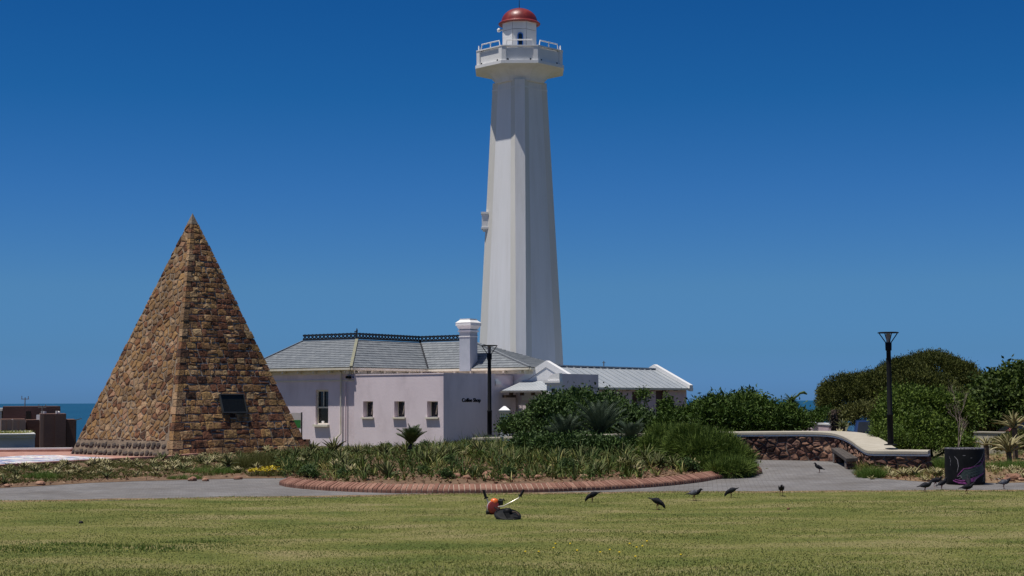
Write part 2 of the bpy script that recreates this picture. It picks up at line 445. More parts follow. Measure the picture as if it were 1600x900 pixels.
def paver_material():
    m = bpy.data.materials.new('grey_pavers'); m.use_nodes = True
    n = m.node_tree; L = n.links.new; b = n.nodes['Principled BSDF']
    b.inputs['Roughness'].default_value = .9
    g = n.nodes.new('ShaderNodeNewGeometry')
    mp = n.nodes.new('ShaderNodeMapping'); mp.inputs['Rotation'].default_value = (0, 0, .12); L(g.outputs['Position'], mp.inputs[0])
    br = n.nodes.new('ShaderNodeTexBrick')
    br.inputs['Scale'].default_value = 1; br.inputs['Brick Width'].default_value = .22; br.inputs['Row Height'].default_value = .11
    br.inputs['Mortar Size'].default_value = .006
    br.inputs['Color1'].default_value = (.125, .12, .117, 1); br.inputs['Color2'].default_value = (.185, .175, .168, 1)
    br.inputs['Mortar'].default_value = (.095, .082, .07, 1)
    L(mp.outputs[0], br.inputs['Vector'])
    nz = n.nodes.new('ShaderNodeTexNoise'); nz.inputs['Scale'].default_value = .7; nz.inputs['Detail'].default_value = 7
    L(g.outputs['Position'], nz.inputs['Vector'])
    r = n.nodes.new('ShaderNodeValToRGB'); r.color_ramp.elements[0].position = .3; r.color_ramp.elements[1].position = .7
    r.color_ramp.elements[0].color = (.78, .74, .70, 1); r.color_ramp.elements[1].color = (1.15, 1.15, 1.17, 1)
    L(nz.outputs['Fac'], r.inputs[0])
    mx = n.nodes.new('ShaderNodeMix'); mx.data_type = 'RGBA'; mx.blend_type = 'MULTIPLY'; mx.inputs[0].default_value = 1
    L(br.outputs['Color'], mx.inputs[6]); L(r.outputs[0], mx.inputs[7]); L(mx.outputs[2], b.inputs['Base Color'])
    bp = n.nodes.new('ShaderNodeBump'); bp.inputs['Distance'].default_value = .004; bp.invert = True
    L(br.outputs['Fac'], bp.inputs['Height']); L(bp.outputs[0], b.inputs['Normal'])
    return m
M['paver'] = paver_material()

def mosaic_material():
    m = bpy.data.materials.new('mosaic_floor'); m.use_nodes = True
    n = m.node_tree; L = n.links.new; b = n.nodes['Principled BSDF']; b.inputs['Roughness'].default_value = .6
    g = n.nodes.new('ShaderNodeNewGeometry')
    mp = n.nodes.new('ShaderNodeMapping'); mp.inputs['Scale'].default_value = (.55, .35, 1); L(g.outputs['Position'], mp.inputs[0])
    w_ = n.nodes.new('ShaderNodeTexNoise'); w_.inputs['Scale'].default_value = 1.3; w_.inputs['Detail'].default_value = 6; w_.inputs['Distortion'].default_value = 2.5
    L(mp.outputs[0], w_.inputs['Vector'])
    r = n.nodes.new('ShaderNodeValToRGB'); c = r.color_ramp
    c.elements[0].position = .36; c.elements[0].color = (.10, .11, .20, 1)
    c.elements[1].position = .62; c.elements[1].color = (.66, .60, .52, 1)
    for p, k in ((.44, (.22, .26, .40)), (.48, (.62, .62, .62)), (.53, (.34, .22, .22)), (.56, (.70, .69, .68))):
        e = c.elements.new(p); e.color = (*k, 1)
    L(w_.outputs['Fac'], r.inputs[0])
    v = n.nodes.new('ShaderNodeTexVoronoi'); v.inputs['Scale'].default_value = 9; L(g.outputs['Position'], v.inputs['Vector'])
    mx = n.nodes.new('ShaderNodeMix'); mx.data_type = 'RGBA'; mx.blend_type = 'SOFT_LIGHT'; mx.inputs[0].default_value = .35
    L(r.outputs[0], mx.inputs[6]); L(v.outputs['Color'], mx.inputs[7]); L(mx.outputs[2], b.inputs['Base Color'])
    return m
M['mosaic'] = mosaic_material()

def sea_material():
    m = bpy.data.materials.new('sea_water'); m.use_nodes = True
    n = m.node_tree; L = n.links.new; b = n.nodes['Principled BSDF']
    b.inputs['Roughness'].default_value = .35; b.inputs['IOR'].default_value = 1.33
    b.inputs['Specular IOR Level'].default_value = .25
    g = n.nodes.new('ShaderNodeNewGeometry')
    mp = n.nodes.new('ShaderNodeMapping'); mp.inputs['Scale'].default_value = (.0012, .0006, 1); L(g.outputs['Position'], mp.inputs[0])
    z = n.nodes.new('ShaderNodeTexNoise'); z.inputs['Scale'].default_value = 1; z.inputs['Detail'].default_value = 6
    L(mp.outputs[0], z.inputs['Vector'])
    r = n.nodes.new('ShaderNodeValToRGB'); r.color_ramp.elements[0].position = .35; r.color_ramp.elements[1].position = .65
    r.color_ramp.elements[0].color = (.007, .052, .098, 1); r.color_ramp.elements[1].color = (.010, .066, .118, 1)
    L(z.outputs['Fac'], r.inputs[0]); L(r.outputs[0], b.inputs['Base Color'])
    z2 = n.nodes.new('ShaderNodeTexNoise'); z2.inputs['Scale'].default_value = .12; z2.inputs['Detail'].default_value = 6
    L(g.outputs['Position'], z2.inputs['Vector'])
    bp = n.nodes.new('ShaderNodeBump'); bp.inputs['Distance'].default_value = 2.5
    L(z2.outputs['Fac'], bp.inputs['Height']); L(bp.outputs[0], b.inputs['Normal'])
    return m
M['sea'] = sea_material()

# ------------------------------------------------------------------ ground sheets
def resample(pts, n):
    pts = [Vector(p[:2]) for p in pts]
    acc = [0]
    for a, b in zip(pts, pts[1:]): acc.append(acc[-1] + (b - a).length)
    res = []
    for i in range(n):
        s = acc[-1] * i / (n - 1); k = 0
        while k < len(pts) - 2 and acc[k + 1] < s: k += 1
        t = (s - acc[k]) / max(1e-6, acc[k + 1] - acc[k])
        res.append(pts[k].lerp(pts[k + 1], min(1, t)))
    return res
def strip(name, front, back, nu, nv, zf, m, label=None, kind='structure', cat=None):
    f = resample(front, nu); b = resample(back, nu)
    V = []; Q = []
    for j in range(nv):
        t = j / (nv - 1)
        for i in range(nu):
            p = f[i].lerp(b[i], t)
            V.append((p.x, p.y, zf(p.x, p.y, t, i / (nu - 1))))
    for j in range(nv - 1):
        for i in range(nu - 1):
            a = j * nu + i
            Q.append((a, a + 1, a + nu + 1, a + nu))
    me = np_mesh(name, V, Q, smooth_=True)
    o = link(name, me, None, m)
    tag(o, label, cat, None, kind)
    return o, f, b

def edge_y(x):
    return 66.2 + 60 * smooth((x + 16.5) / 7)
def terr(x, y):
    e = y - edge_y(x)
    z = gh(x, y) - 0.03
    if e > 0:
        z -= 9 * smooth(e / 14) + max(0, e - 10) * .10
    if y > 260: z -= (y - 260) * .2
    return max(z, -70)
xs = [-60000, -8000, -1500, -500, -250, -160, -110] + [-80 + 4 * i for i in range(6)] + [-56 + 1.5 * i for i in range(75)] + [60, 70, 80, 100, 140, 200, 300, 600, 1500, 8000, 60000]
ys = [-400, -60, -10, 0, 10, 20, 30, 34, 36, 38, 40, 42, 44, 46, 48, 52, 58, 62, 64, 65, 66, 66.5, 67, 68, 70, 73, 76, 80, 84, 88, 94, 100, 108, 116, 124, 132, 140, 150, 165, 180, 210, 240, 270, 300, 400, 700]
V = [(x, y, terr(x, y)) for y in ys for x in xs]
nx = len(xs)
Q = [(j * nx + i, j * nx + i + 1, (j + 1) * nx + i + 1, (j + 1) * nx + i) for j in range(len(ys) - 1) for i in range(nx - 1)]
tag(link('ground', np_mesh('ground', V, Q, smooth_=True), None, M['terrain']), 'dry ground of the hilltop dropping away to the sea', None, None, 'structure')
SEA = 150000
tag(link('sea', np_mesh('sea', [(-SEA, -2000, -42), (SEA, -2000, -42), (SEA, SEA, -42), (-SEA, SEA, -42)], [(0, 1, 2, 3)]), None, M['sea']),
    'deep blue sea behind the hilltop reaching the horizon', None, None, 'structure')

lawn_edge = [G(-260, 788), G(-100, 786), G(0, 784), G(200, 781), G(400, 778), G(600, 774.5), G(800, 772), G(1000, 770), G(1200, 769), G(1400, 768), G(1600, 767), G(1900, 766)]
_wob = lambda x: .035 * math.sin(x * 2.1) + .03 * math.sin(x * 5.3 + 1)
le = [Vector((p.x, p.y + _wob(p.x), 0)) for p in [Vector((*q, 0)) for q in resample(lawn_edge, 120)]]
def lawn_y(x):
    for a, b in zip(le, le[1:]):
        if a.x <= x <= b.x:
            return a.y + (b.y - a.y) * (x - a.x) / (b.x - a.x)
    return le[0].y if x < le[0].x else le[-1].y
strip('lawn', [(-15, 3), (16, 3)], le, 120, 40, lambda x, y, t, s: gh(x, y) + .03 + .012 * math.sin(x * 1.3) * math.sin(y * .9) - (.03 if t > .995 else 0), M['lawn'], 'mown green lawn across the foreground')
strip('path', [(p.x, p.y - .4) for p in le], [(-30, 50), (-8, 50), (0, 50), (8, 49), (22, 47)], 120, 30, lambda x, y, t, s: gh(x, y) + .004, M['paver'], 'grey paved path between the lawn and the planting beds')

strip('verge', [(p.x, p.y - .30 - .06 * math.sin(p.x * 1.7)) for p in le], [(p.x, p.y + .11 + .07 * math.sin(p.x * 2.9)) for p in le], 120, 4, lambda x, y, t, s: gh(x, y) + .008 + .022 * math.sin(PI * t), M['drysoil'], 'thin dry earth strip where the lawn meets the path')
# left bed ------------------------------------------------------------
lb_front = [G(-120, 768), G(0, 763), G(60, 760), G(140, 755), G(220, 752), G(300, 750), G(380, 748), G(445, 747.5)]
lb_back = [G(-120, 737), G(0, 733), G(60, 729), G(110, 726), G(200, 721), G(270, 717.5), G(345, 711), G(420, 706)]
def mound(h, e=.12):
    def zf(x, y, t, s):
        r = smooth(t / .18) if t < .5 else smooth((1 - t) / .12)
        return gh(x, y) + .01 + h * r * (.75 + .25 * math.sin(x * 1.7 + y)) + .04 * math.sin(x * 3.1) * math.sin(y * 2.3) * r
    return zf
LB, LBF, LBB = strip('planting_bed', lb_front, lb_back, 70, 16, mound(.07), M['soil'], 'long planting bed between the path and the pyramid plaza')
strip('plaza', [(p.x, p.y - .25) for p in lb_back[:]] , [(-34, 66), (-25, 66.1), (-18, 66.2), (-14, 66.6), (-9, 68)], 60, 12, lambda x, y, t, s: .008, M['plaza'], 'reddish paved plaza around the stone pyramid')
mo_f = [G(-80, 739), G(0, 730.5), G(60, 727), G(110, 723), G(160, 720.5), G(210, 717.8)]
mo_b = [G(-80, 716), G(0, 714.5), G(50, 711.5), G(90, 711.5), G(130, 714), G(208, 717.2)]
strip('mosaic_floor', mo_f, mo_b, 40, 10, lambda x, y, t, s: .014, M['mosaic'], 'white and blue mosaic laid flat in the plaza by the pyramid')

# central bed ----------------------------------------------------------
kerb_px = [(436, 758), (446, 761), (470, 764), (510, 767), (560, 769.5), (620, 771), (700, 771.5), (780, 770.8), (860, 769.2), (940, 766.5), (1010, 762.5), (1060, 758), (1100, 753), (1118, 749.5), (1140, 747), (1165, 744.5), (1182, 741.5), (1191, 738), (1190, 734.5), (1180, 731)]
kerb = [G(*p) for p in kerb_px]
bed_back = [(-8.9, 58), (-6.5, 64.5), (-4.2, 66.5), (-2.5, 64), (-1.7, 57), (-1.2, 54.4), (1.0, 53), (4.0, 50.3), (6.8, 48.4), (7.1, 47.6)]
kf = resample(kerb, 220)
def ktan(i):
    a = kf[max(0, i - 1)]; b = kf[min(len(kf) - 1, i + 1)]
    return (b - a).normalized()
kin = []
for i, p in enumerate(kf):
    t = ktan(i); kin.append(p + Vector((-t.y, t.x)) * .24)
def cbed(x, y, t, s):
    h = .17 + .20 * smooth(t * 2.2) - .26 * smooth((t - .35) / .5) * smooth((.5 - s) / .25)
    return gh(x, y) * .6 + h * smooth(min(1, (1 - s) * 12)) + .035 * math.sin(x * 3.3 + 1) * math.sin(y * 2.9)
CB, CBF, CBB = strip('planting_bed', kin, bed_back, 90, 24, cbed, M['soil'], 'central planting bed behind the curved brick kerb')
def cb_point(s, t):
    i = int(s * 89); p = CBF[i].lerp(CBB[i], t)
    return Vector((p.x, p.y, cbed(p.x, p.y, t, s)))
from mathutils.bvhtree import BVHTree
def bvh_of(o):
    me = o.data
    return BVHTree.FromPolygons([v.co.copy() for v in me.vertices], [tuple(p.vertices) for p in me.polygons])
CBT = bvh_of(CB); LBT = bvh_of(LB)
def bed_z(x, y):
    for T in (CBT, LBT):
        h = T.ray_cast(Vector((x, y, 5)), Vector((0, 0, -1)))
        if h[0] is not None: return h[0].z
    return gh(x, y)

kt = thing('brick_kerb', 'curved kerb of upright red bricks edging the central bed', 'kerb', (0, 0, 0))
prof = [(0, 0), (0, .070), (.014, .100), (.045, .118), (.25, .200), (.27, .195), (.27, 0)]
def kerb_prism(i0, i1, gap, inn, dz):
    vs = []
    for i, sgn in ((i0, 1), (i1, -1)):
        lo_i = int(i); fr = i - lo_i
        p = kf[lo_i].lerp(kf[min(lo_i + 1, len(kf) - 1)], fr); t = ktan(min(lo_i, len(kf) - 1)); n = Vector((-t.y, t.x))
        for (a, z) in prof:
            q = p + n * (a + (inn if a < .1 else -inn)) + t * sgn * gap
            vs.append((q.x, q.y, gh(q.x, q.y) + max(0, z - inn * (z > 0) + dz * (z > 0))))
    n = len(prof)
    fs = [tuple(range(n - 1, -1, -1)), tuple(range(n, 2 * n))] + [(k, (k + 1) % n, n + (k + 1) % n, n + k) for k in range(n)]
    return vs, fs
acc = 0; klen = sum((b - a).length for a, b in zip(kf, kf[1:])); seg = klen / (len(kf) - 1)
step = .118 / seg
i = 0.0
mb_m = MB()
while i + step < len(kf) - 1:
    vs, fs = kerb_prism(i, i + step, 0.011, 0.0, random.uniform(-.006, .008))
    MB().add(vs, fs, random.random()).build('brick', M['brick'], kt)
    i += step
for k in range(0, len(kf) - 1, 1):
    vs, fs = kerb_prism(k, k + 1, 0.0, .016, 0); mb_m.add(vs, fs)
mb_m.build('mortar_bed', M['kmortar'], kt)

# right bed -------------------------------------------------------------
rb_front = [G(1336, 742), G(1360, 746), G(1400, 750), G(1450, 753.5), G(1500, 755), G(1560, 755), G(1620, 754), G(1800, 752)]
def WP(px, Y, py=700):
    p = P(px, py, Y); return Vector((p.x, p.y))
rb_back = [WP(1345, 42.4), WP(1365, 41.4), WP(1400, 41.6), WP(1450, 42), WP(1500, 46), WP(1560, 48), WP(1650, 50), WP(1850, 50)]
def rbed(x, y, t, s):
    return gh(x, y) + .01 + .10 * smooth(t * 1.3) + .03 * math.sin(x * 4) * math.sin(y * 3.1) * smooth(t * 6)
RB, RBF, RBB = strip('planting_bed', rb_front, rb_back, 60, 14, rbed, M['drysoil'], 'dry planting bed on the right behind the painted bin')
RBT = bvh_of(RB)
def rbed_z(x, y):
    h = RBT.ray_cast(Vector((x, y, 5)), Vector((0, 0, -1)))
    return h[0].z if h[0] is not None else gh(x, y)

# plaza edging and parapet
pe = thing('plaza_edging', 'low red brick edging between the pyramid plaza and the left bed', 'edging')
for k in range(59):
    a = LBB[k]; b = LBB[k + 1]
    mb = MB(); d = (b - a).normalized(); n = Vector((-d.y, d.x))
    q = [a + n * .02, b - d * .012 + n * .02, b - d * .012 + n * .30, a + n * .30]
    mb.add([(p.x, p.y, 0) for p in q] + [(p.x, p.y, .13) for p in q], [(3, 2, 1, 0), (4, 5, 6, 7), (0, 1, 5, 4), (1, 2, 6, 5), (2, 3, 7, 6), (3, 0, 4, 7)], random.random())
    mb.build('coping_stone', M['plaza'], pe)
pp = thing('parapet', 'low white topped parapet along the far plaza edge beside the pyramid', 'parapet')
a = P(-90, 709, 65.2); b = P(112, 701, 65.2)
MB().beam((a.x, a.y, .02), (b.x, b.y, .05), .45, .10).build('base_course', M['plaza'], pp)
MB().beam((a.x, a.y + .1, .10), (b.x, b.y + .1, .13), .22, .07).build('white_coping', M['white'], pp)

# ------------------------------------------------------------------ 2D polygon tools
def clip_half(poly, p, n):
    """keep the side where (x-p).n <= 0"""
    out_ = []
    for i in range(len(poly)):
        a = poly[i]; b = poly[(i + 1) % len(poly)]
        da = (a[0] - p[0]) * n[0] + (a[1] - p[1]) * n[1]
        db = (b[0] - p[0]) * n[0] + (b[1] - p[1]) * n[1]
        if da <= 0: out_.append(a)
        if da * db < 0:
            t = da / (da - db)
            out_.append((a[0] + (b[0] - a[0]) * t, a[1] + (b[1] - a[1]) * t))
    return out_
def clip_convex(poly, conv):
    n = len(conv)
    for i in range(n):
        a = conv[i]; b = conv[(i + 1) % n]
        nn = (b[1] - a[1], -(b[0] - a[0]))
        poly = clip_half(poly, a, nn)
        if len(poly) < 3: return []
    return poly
def area2(poly):
    return .5 * sum(poly[i][0] * poly[(i + 1) % len(poly)][1] - poly[(i + 1) % len(poly)][0] * poly[i][1] for i in range(len(poly)))
def inset(poly, d):
    if area2(poly) < 0: poly = poly[::-1]
    res = poly
    n = len(poly)
    for i in range(n):
        a = poly[i]; b = poly[(i + 1) % n]
        l = math.hypot(b[0] - a[0], b[1] - a[1])
        if l < 1e-6: continue
        nn = ((b[1] - a[1]) / l, -(b[0] - a[0]) / l)
        res = clip_half(res, (a[0] - nn[0] * d, a[1] - nn[1] * d), nn)
        if len(res) < 3: return []
    # drop tiny edges
    o = []
    for p in res:
        if not o or math.hypot(p[0] - o[-1][0], p[1] - o[-1][1]) > .02: o.append(p)
    if len(o) > 2 and math.hypot(o[0][0] - o[-1][0], o[0][1] - o[-1][1]) < .02: o.pop()
    return o if len(o) >= 3 else []
def voronoi(W, H, dx, dy, jit, rnd):
    nx_ = max(1, round(W / dx)); ny_ = max(1, round(H / dy)); sx = W / nx_; sy = H / ny_
    pts = {}
    for j in range(-2, ny_ + 2):
        for i in range(-2, nx_ + 2):
            pts[i, j] = ((i + .5 + (.5 if j % 2 else 0) + rnd.uniform(-jit, jit)) * sx, (j + .5 + rnd.uniform(-jit, jit)) * sy)
    cells = []
    for j in range(-1, ny_ + 1):
        for i in range(-1, nx_ + 1):
            p = pts[i, j]
            poly = [(p[0] - 3 * sx, p[1] - 3 * sy), (p[0] + 3 * sx, p[1] - 3 * sy), (p[0] + 3 * sx, p[1] + 3 * sy), (p[0] - 3 * sx, p[1] + 3 * sy)]
            for jj in range(-2, 3):
                for ii in range(-2, 3):
                    q = pts.get((i + ii, j + jj))
                    if q is None or (ii == 0 and jj == 0): continue
                    poly = clip_half(poly, ((p[0] + q[0]) / 2, (p[1] + q[1]) / 2), (q[0] - p[0], q[1] - p[1]))
            if len(poly) >= 3: cells.append(poly)
    return cells
def stone_geo(poly, fmap, depth, proud, bev, rnd, rough_=.02):
    """raised stone: poly in (s,h); fmap(s,h,out) -> xyz"""
    if area2(poly) < 0: poly = poly[::-1]
    cx = sum(p[0] for p in poly) / len(poly); cy = sum(p[1] for p in poly) / len(poly)
    n = len(poly)
    vs = [fmap(p[0], p[1], -depth) for p in poly]
    vs += [fmap(p[0], p[1], proud * .45 + rnd.uniform(-.3, .3) * rough_) for p in poly]
    for p in poly:
        l = math.hypot(p[0] - cx, p[1] - cy); k = max(.3, 1 - bev / max(l, 1e-4))
        vs.append(fmap(cx + (p[0] - cx) * k, cy + (p[1] - cy) * k, proud + rnd.uniform(-1, 1) * rough_))
    vs.append(fmap(cx, cy, proud + rnd.uniform(-.3, 1) * rough_))
    fs = []
    for k in range(n):
        k2 = (k + 1) % n
        fs += [(k, k2, n + k2, n + k), (n + k, n + k2, 2 * n + k2, 2 * n + k), (2 * n + k, 2 * n + k2, 3 * n)]
    return vs, fs

# ------------------------------------------------------------------ stone pyramid
Nc = P(270, 714, 57.4); 
rr = 4.66; th_ = -0.10                    # half diagonal, rotation of the diagonal
Cc = Vector((Nc.x - math.sin(th_) * 0, Nc.y, 0))
dN = Vector((-0.2050 + .2163, 0, 0))
# centre lies behind the near corner, along the line seen at px ~298
Cy = 57.4 + rr * math.cos(th_)
Cx = P(297, 700, Cy).x
PC = Vector((Cx, Cy, 0))
e1 = Vector((math.cos(.063), math.sin(.063), 0)); e2 = Vector((-math.sin(.063), math.cos(.063), 0))
cN, cL, cR, cB = PC - e2 * rr, PC - e1 * rr, PC + e1 * rr, PC + e2 * rr
apex = P(302, 333, Cy); APEX = Vector((PC.x, PC.y, apex.z))
pyr = thing('stone_pyramid', 'tall steep pyramid of brown rubble stone with a bronze plaque', 'pyramid', (0, 0, 0))
mb = MB(); k_in = .9955
mb.add([PC + (c - PC) * k_in for c in (cN, cR, cB, cL)] + [PC + Vector((0, 0, APEX.z * k_in))], [(0, 1, 4), (1, 2, 4), (2, 3, 4), (3, 0, 4), (3, 2, 1, 0)])
core_o = mb.build('core', M['mortar'], pyr, fixn=False)
core_o.data.materials.append(M['mortar_left'])
for i_ in (2, 3): core_o.data.polygons[i_].material_index = 1
rnd = random.Random(11)
courses = []
z = 0.0
while z < APEX.z - .62:
    f = z / APEX.z
    h = (.31 - .11 * f) * rnd.uniform(.8, 1.2)
    courses.append((z, z + h)); z += h
ztop = z
def face_frame(a, b):
    """face with base corner a (left seen from outside) to b"""
    mid = (a + b) / 2; ax = (b - a).normalized(); up = (APEX - mid); L_ = up.length; up.normalize()
    nrm = ax.cross(up).normalized(); Wd = (b - a).length
    def fm(s, h, o):
        p = mid + ax * s + up * h + nrm * o
        return (p.x, p.y, p.z)
    return fm, Wd, L_, up.z
stones = []   # (area, verts, faces, tint, matkey, name)
GAP = .019
for fi, (a, b, style) in enumerate(((cN, cR, 'course'), (cL, cN, 'rubble'), (cR, cB, 'course'), (cB, cL, 'rubble'))):
    fm, Wd, L_, uz = face_frame(a, b)
    hw = lambda h: Wd / 2 * (1 - h / L_)
    vis = 1 if fi < 2 else 0
    htop = ztop / uz
    qs = []
    for ci, (z0, z1) in enumerate(courses):
        h0, h1 = z0 / uz, z1 / uz
        f = z0 / APEX.z
        lo_w = hw(h1)
        ql = (.44 if ci % 2 else .28) * (1 - .45 * f); qr = (.28 if ci % 2 else .44) * (1 - .45 * f)
        if lo_w < .5: ql = qr = lo_w * .45
        qs.append((h0, h1, ql, qr))
    if style == 'course':
        for ci, (h0, h1, ql, qr) in enumerate(qs):
            hm = (h0 + h1) / 2
            x = -hw(hm) + ql; xe = hw(hm) - qr
            base = (h1 - h0) * 1.08
            while x < xe - .05:
                wd = base * rnd.uniform(.55, 1.6)
                if x + wd > xe - .12: wd = xe - x
                # some cells split in two thin stones
                cells = [(x, h0, x + wd, h1)]
                if rnd.random() < .22 and h1 - h0 > .25:
                    hs = h0 + (h1 - h0) * rnd.uniform(.4, .6); cells = [(x, h0, x + wd, hs), (x, hs, x + wd, h1)]
                for (x0, y0, x1, y1) in cells:
                    j = lambda: rnd.uniform(-.032, .032)
                    poly = [(x0 + j(), y0 + j()), ((x0 + x1) / 2, y0 + j() * .5), (x1 + j(), y0 + j()), (x1 + j(), y1 + j()), ((x0 + x1) / 2, y1 + j() * .5), (x0 + j(), y1 + j())]
                    poly = inset(poly, GAP * rnd.uniform(.5, 1.3))
                    if poly:
                        vs, fs = stone_geo(poly, fm, .05, rnd.uniform(.006, .040), .03, rnd, .010)
                        stones.append((abs(area2(poly)) + vis, vs, fs, rnd.random() ** 1.15, 'stone', 'stone'))
                x += wd
    else:
        hb = .62
        ml_, mr_ = (.0, .36) if fi == 1 else (.36, .0)
        tri = [(-hw(hb) + ml_, hb), (hw(hb) - mr_, hb), (hw(htop) * (.5 if mr_ else 1), htop), (-hw(htop) * (.5 if ml_ else 1), htop)]
        cells = [[(p[0] - Wd / 2, p[1]) for p in c] for c in voronoi(Wd, L_, .31, .24, .42, rnd)]
        for c in cells:
            c = clip_convex(c if area2(c) > 0 else c[::-1], tri)
            if len(c) < 3 or abs(area2(c)) < .008: continue
            ym = sum(p[1] for p in c) / len(c)
            c = inset(c, GAP * rnd.uniform(.5, 2.6))
            if not c: continue
            vs, fs = stone_geo(c, fm, .05, rnd.uniform(.004, .034), .045, rnd, .010)
            stones.append((abs(area2(c)) + vis, vs, fs, rnd.random(), 'stone_left', 'stone'))
        for row in range(2):
            y0 = .03 + row * .3
            x = -hw(y0 + .15) + .02
            while x < hw(y0 + .15) - .42:
                wd = rnd.uniform(.14, .32); y1 = y0 + rnd.uniform(.13, .23); yo = rnd.uniform(0, .06)
                poly = [(x + rnd.uniform(0, .05), y0 + yo), (x + wd * .8, y0 + yo * .5), (x + wd, y1 - .08), (x + wd * .7, y1), (x + .03, y1 - rnd.uniform(0, .06))]
                vs, fs = stone_geo(poly, fm, .05, rnd.uniform(.02, .05), .03, rnd, .012)
                stones.append((abs(area2(poly)) + vis, vs, fs, rnd.random(), 'stone_base', 'plinth_stone'))
                x += wd + rnd.uniform(.03, .09)
    # quoins of this face's right-hand edge are made once per corner below
for ki, (cor, left, right, key) in enumerate(((cN, cL, cR, 1), (cL, cB, cN, 1), (cR, cN, cB, 1), (cB, cR, cL, 0))):
    if ki == 1: continue
    # at corner 'cor': left face runs from left->cor, right face cor->right
    for ci, (z0, z1) in enumerate(courses):
        f = z0 / APEX.z
        def ring(zz, g):
            kk = 1 - zz / APEX.z
            c = PC + (cor - PC) * kk; l = PC + (left - PC) * kk; r = PC + (right - PC) * kk
            ll = (l - c); wdt = ll.length; ll.normalize(); rl = (r - c).normalized()
            # matching the lengths left free on either face
            qr_ = (.44 if ci % 2 else .28) * (1 - .45 * f); ql_ = (.28 if ci % 2 else .44) * (1 - .45 * f)
            rub = (.34 - .2 * min(1, z0 / ztop)) * (.62, .98, .78, .9)[ci % 4]
            if ki in (0, 1): ql_ = rub
            if ki in (1, 3): qr_ = rub
            if wdt / 2 < .5: qr_ = ql_ = wdt / 2 * .45
            o = (cor - PC).normalized()
            nl = -rl * .0 + (o * 1.0)
            # outward normals of the two faces (plan)
            n1 = Vector((ll.y, -ll.x, 0)); n1 = n1 if n1.dot(o) > 0 else -n1
            n2 = Vector((rl.y, -rl.x, 0)); n2 = n2 if n2.dot(o) > 0 else -n2
            pr = pr_
            return [c + n1 * pr + n2 * pr + Vector((0, 0, zz)), c + rl * (qr_ if True else 0) * (1) - rl * g + n2 * pr + Vector((0, 0, zz)), c + rl * qr_ - rl * g - n2 * .12 + Vector((0, 0, zz)),
                    c - n1 * .15 - n2 * .15 + Vector((0, 0, zz)), c + ll * ql_ - ll * g - n1 * .12 + Vector((0, 0, zz)), c + ll * ql_ - ll * g + n1 * pr + Vector((0, 0, zz))]
        pr_ = rnd.uniform(.008, .040)
        g = .012
        r0, r1 = ring(z0 + g, g), ring(z1 - g, g)
        # for corner faces the lengths were (ql at left end, qr at right end) of each face
        q = MB().loft([r0, r1])
        stones.append((2.5 if key else 0, q.v, q.f, rnd.random(), 'stone_left' if ki < 2 else 'stone', 'quoin_stone'))
stones.sort(key=lambda s: -s[0])
# the 300 largest visible stones are parts; the rest is joined
vis_q = [s for s in stones if s[5] == 'quoin_stone' and s[0] > 2]
vis_s = [s for s in stones if s[5] == 'stone' and s[0] > 1]
for s in vis_q[:110] + vis_s[:300]:
    b_ = MB(); b_.add(s[1], s[2], s[3]); b_.build(s[5], M[s[4]], pyr)
rest = {}
for s in vis_q[110:] + vis_s[300:] + [s for s in stones if not ((s[5] == 'quoin_stone' and s[0] > 2) or (s[5] == 'stone' and s[0] > 1))]:
    rest.setdefault(s[4], MB()).add(s[1], s[2], s[3])
for k, b_ in rest.items():
    tag(b_.build({'stone': 'small_stones', 'stone_left': 'small_stones', 'stone_base': 'plinth_stones'}[k], M[k], pyr), kind='stuff')
# smooth capstone
mb = MB()
kk = 1 - ztop / APEX.z
rg = [PC + (c - PC) * kk * 1.06 + Vector((0, 0, ztop)) for c in (cN, cR, cB, cL)]
mb.add(rg + [APEX], [(0, 1, 4), (1, 2, 4), (2, 3, 4), (3, 0, 4), (3, 2, 1, 0)], .45)
mb.build('capstone', M['capstone'], pyr)
# plaque
fm, Wd, L_, uz = face_frame(cN, cR)
def on_plane(px, py, p0, n):
    d = ray(px, py); t = (p0 - EYE).dot(n) / d.dot(n); return EYE + d * t
_a = (cN + cR) / 2; _ax = (cR - cN).normalized(); _up = (APEX - _a).normalized(); _n = _ax.cross(_up)
def sh(px, py):
    p = on_plane(px, py, _a, _n) - _a
    return p.dot(_ax), p.dot(_up)
s0, h0 = sh(347.5, 645); s1, h1 = sh(377.5, 618.5)
mb = MB(); mb.box((s0, h0, .02), (s1, h1, .085), fr=fm)
pl = mb.build('plaque', M['bronze'], pyr)
mb = MB(); t_ = .04
mb.box((s0 - t_, h0 - t_, .02), (s0 - .002, h1 + t_, .12), fr=fm).box((s1 + .002, h0 - t_, .02), (s1 + t_, h1 + t_, .12), fr=fm)
mb.box((s0 - .001, h1 + .002, .02), (s1 + .001, h1 + t_, .119), fr=fm).box((s0 - .001, h0 - t_, .02), (s1 + .001, h0 - .002, .119), fr=fm)
mb.build('frame', M['plaqueframe'], pl)

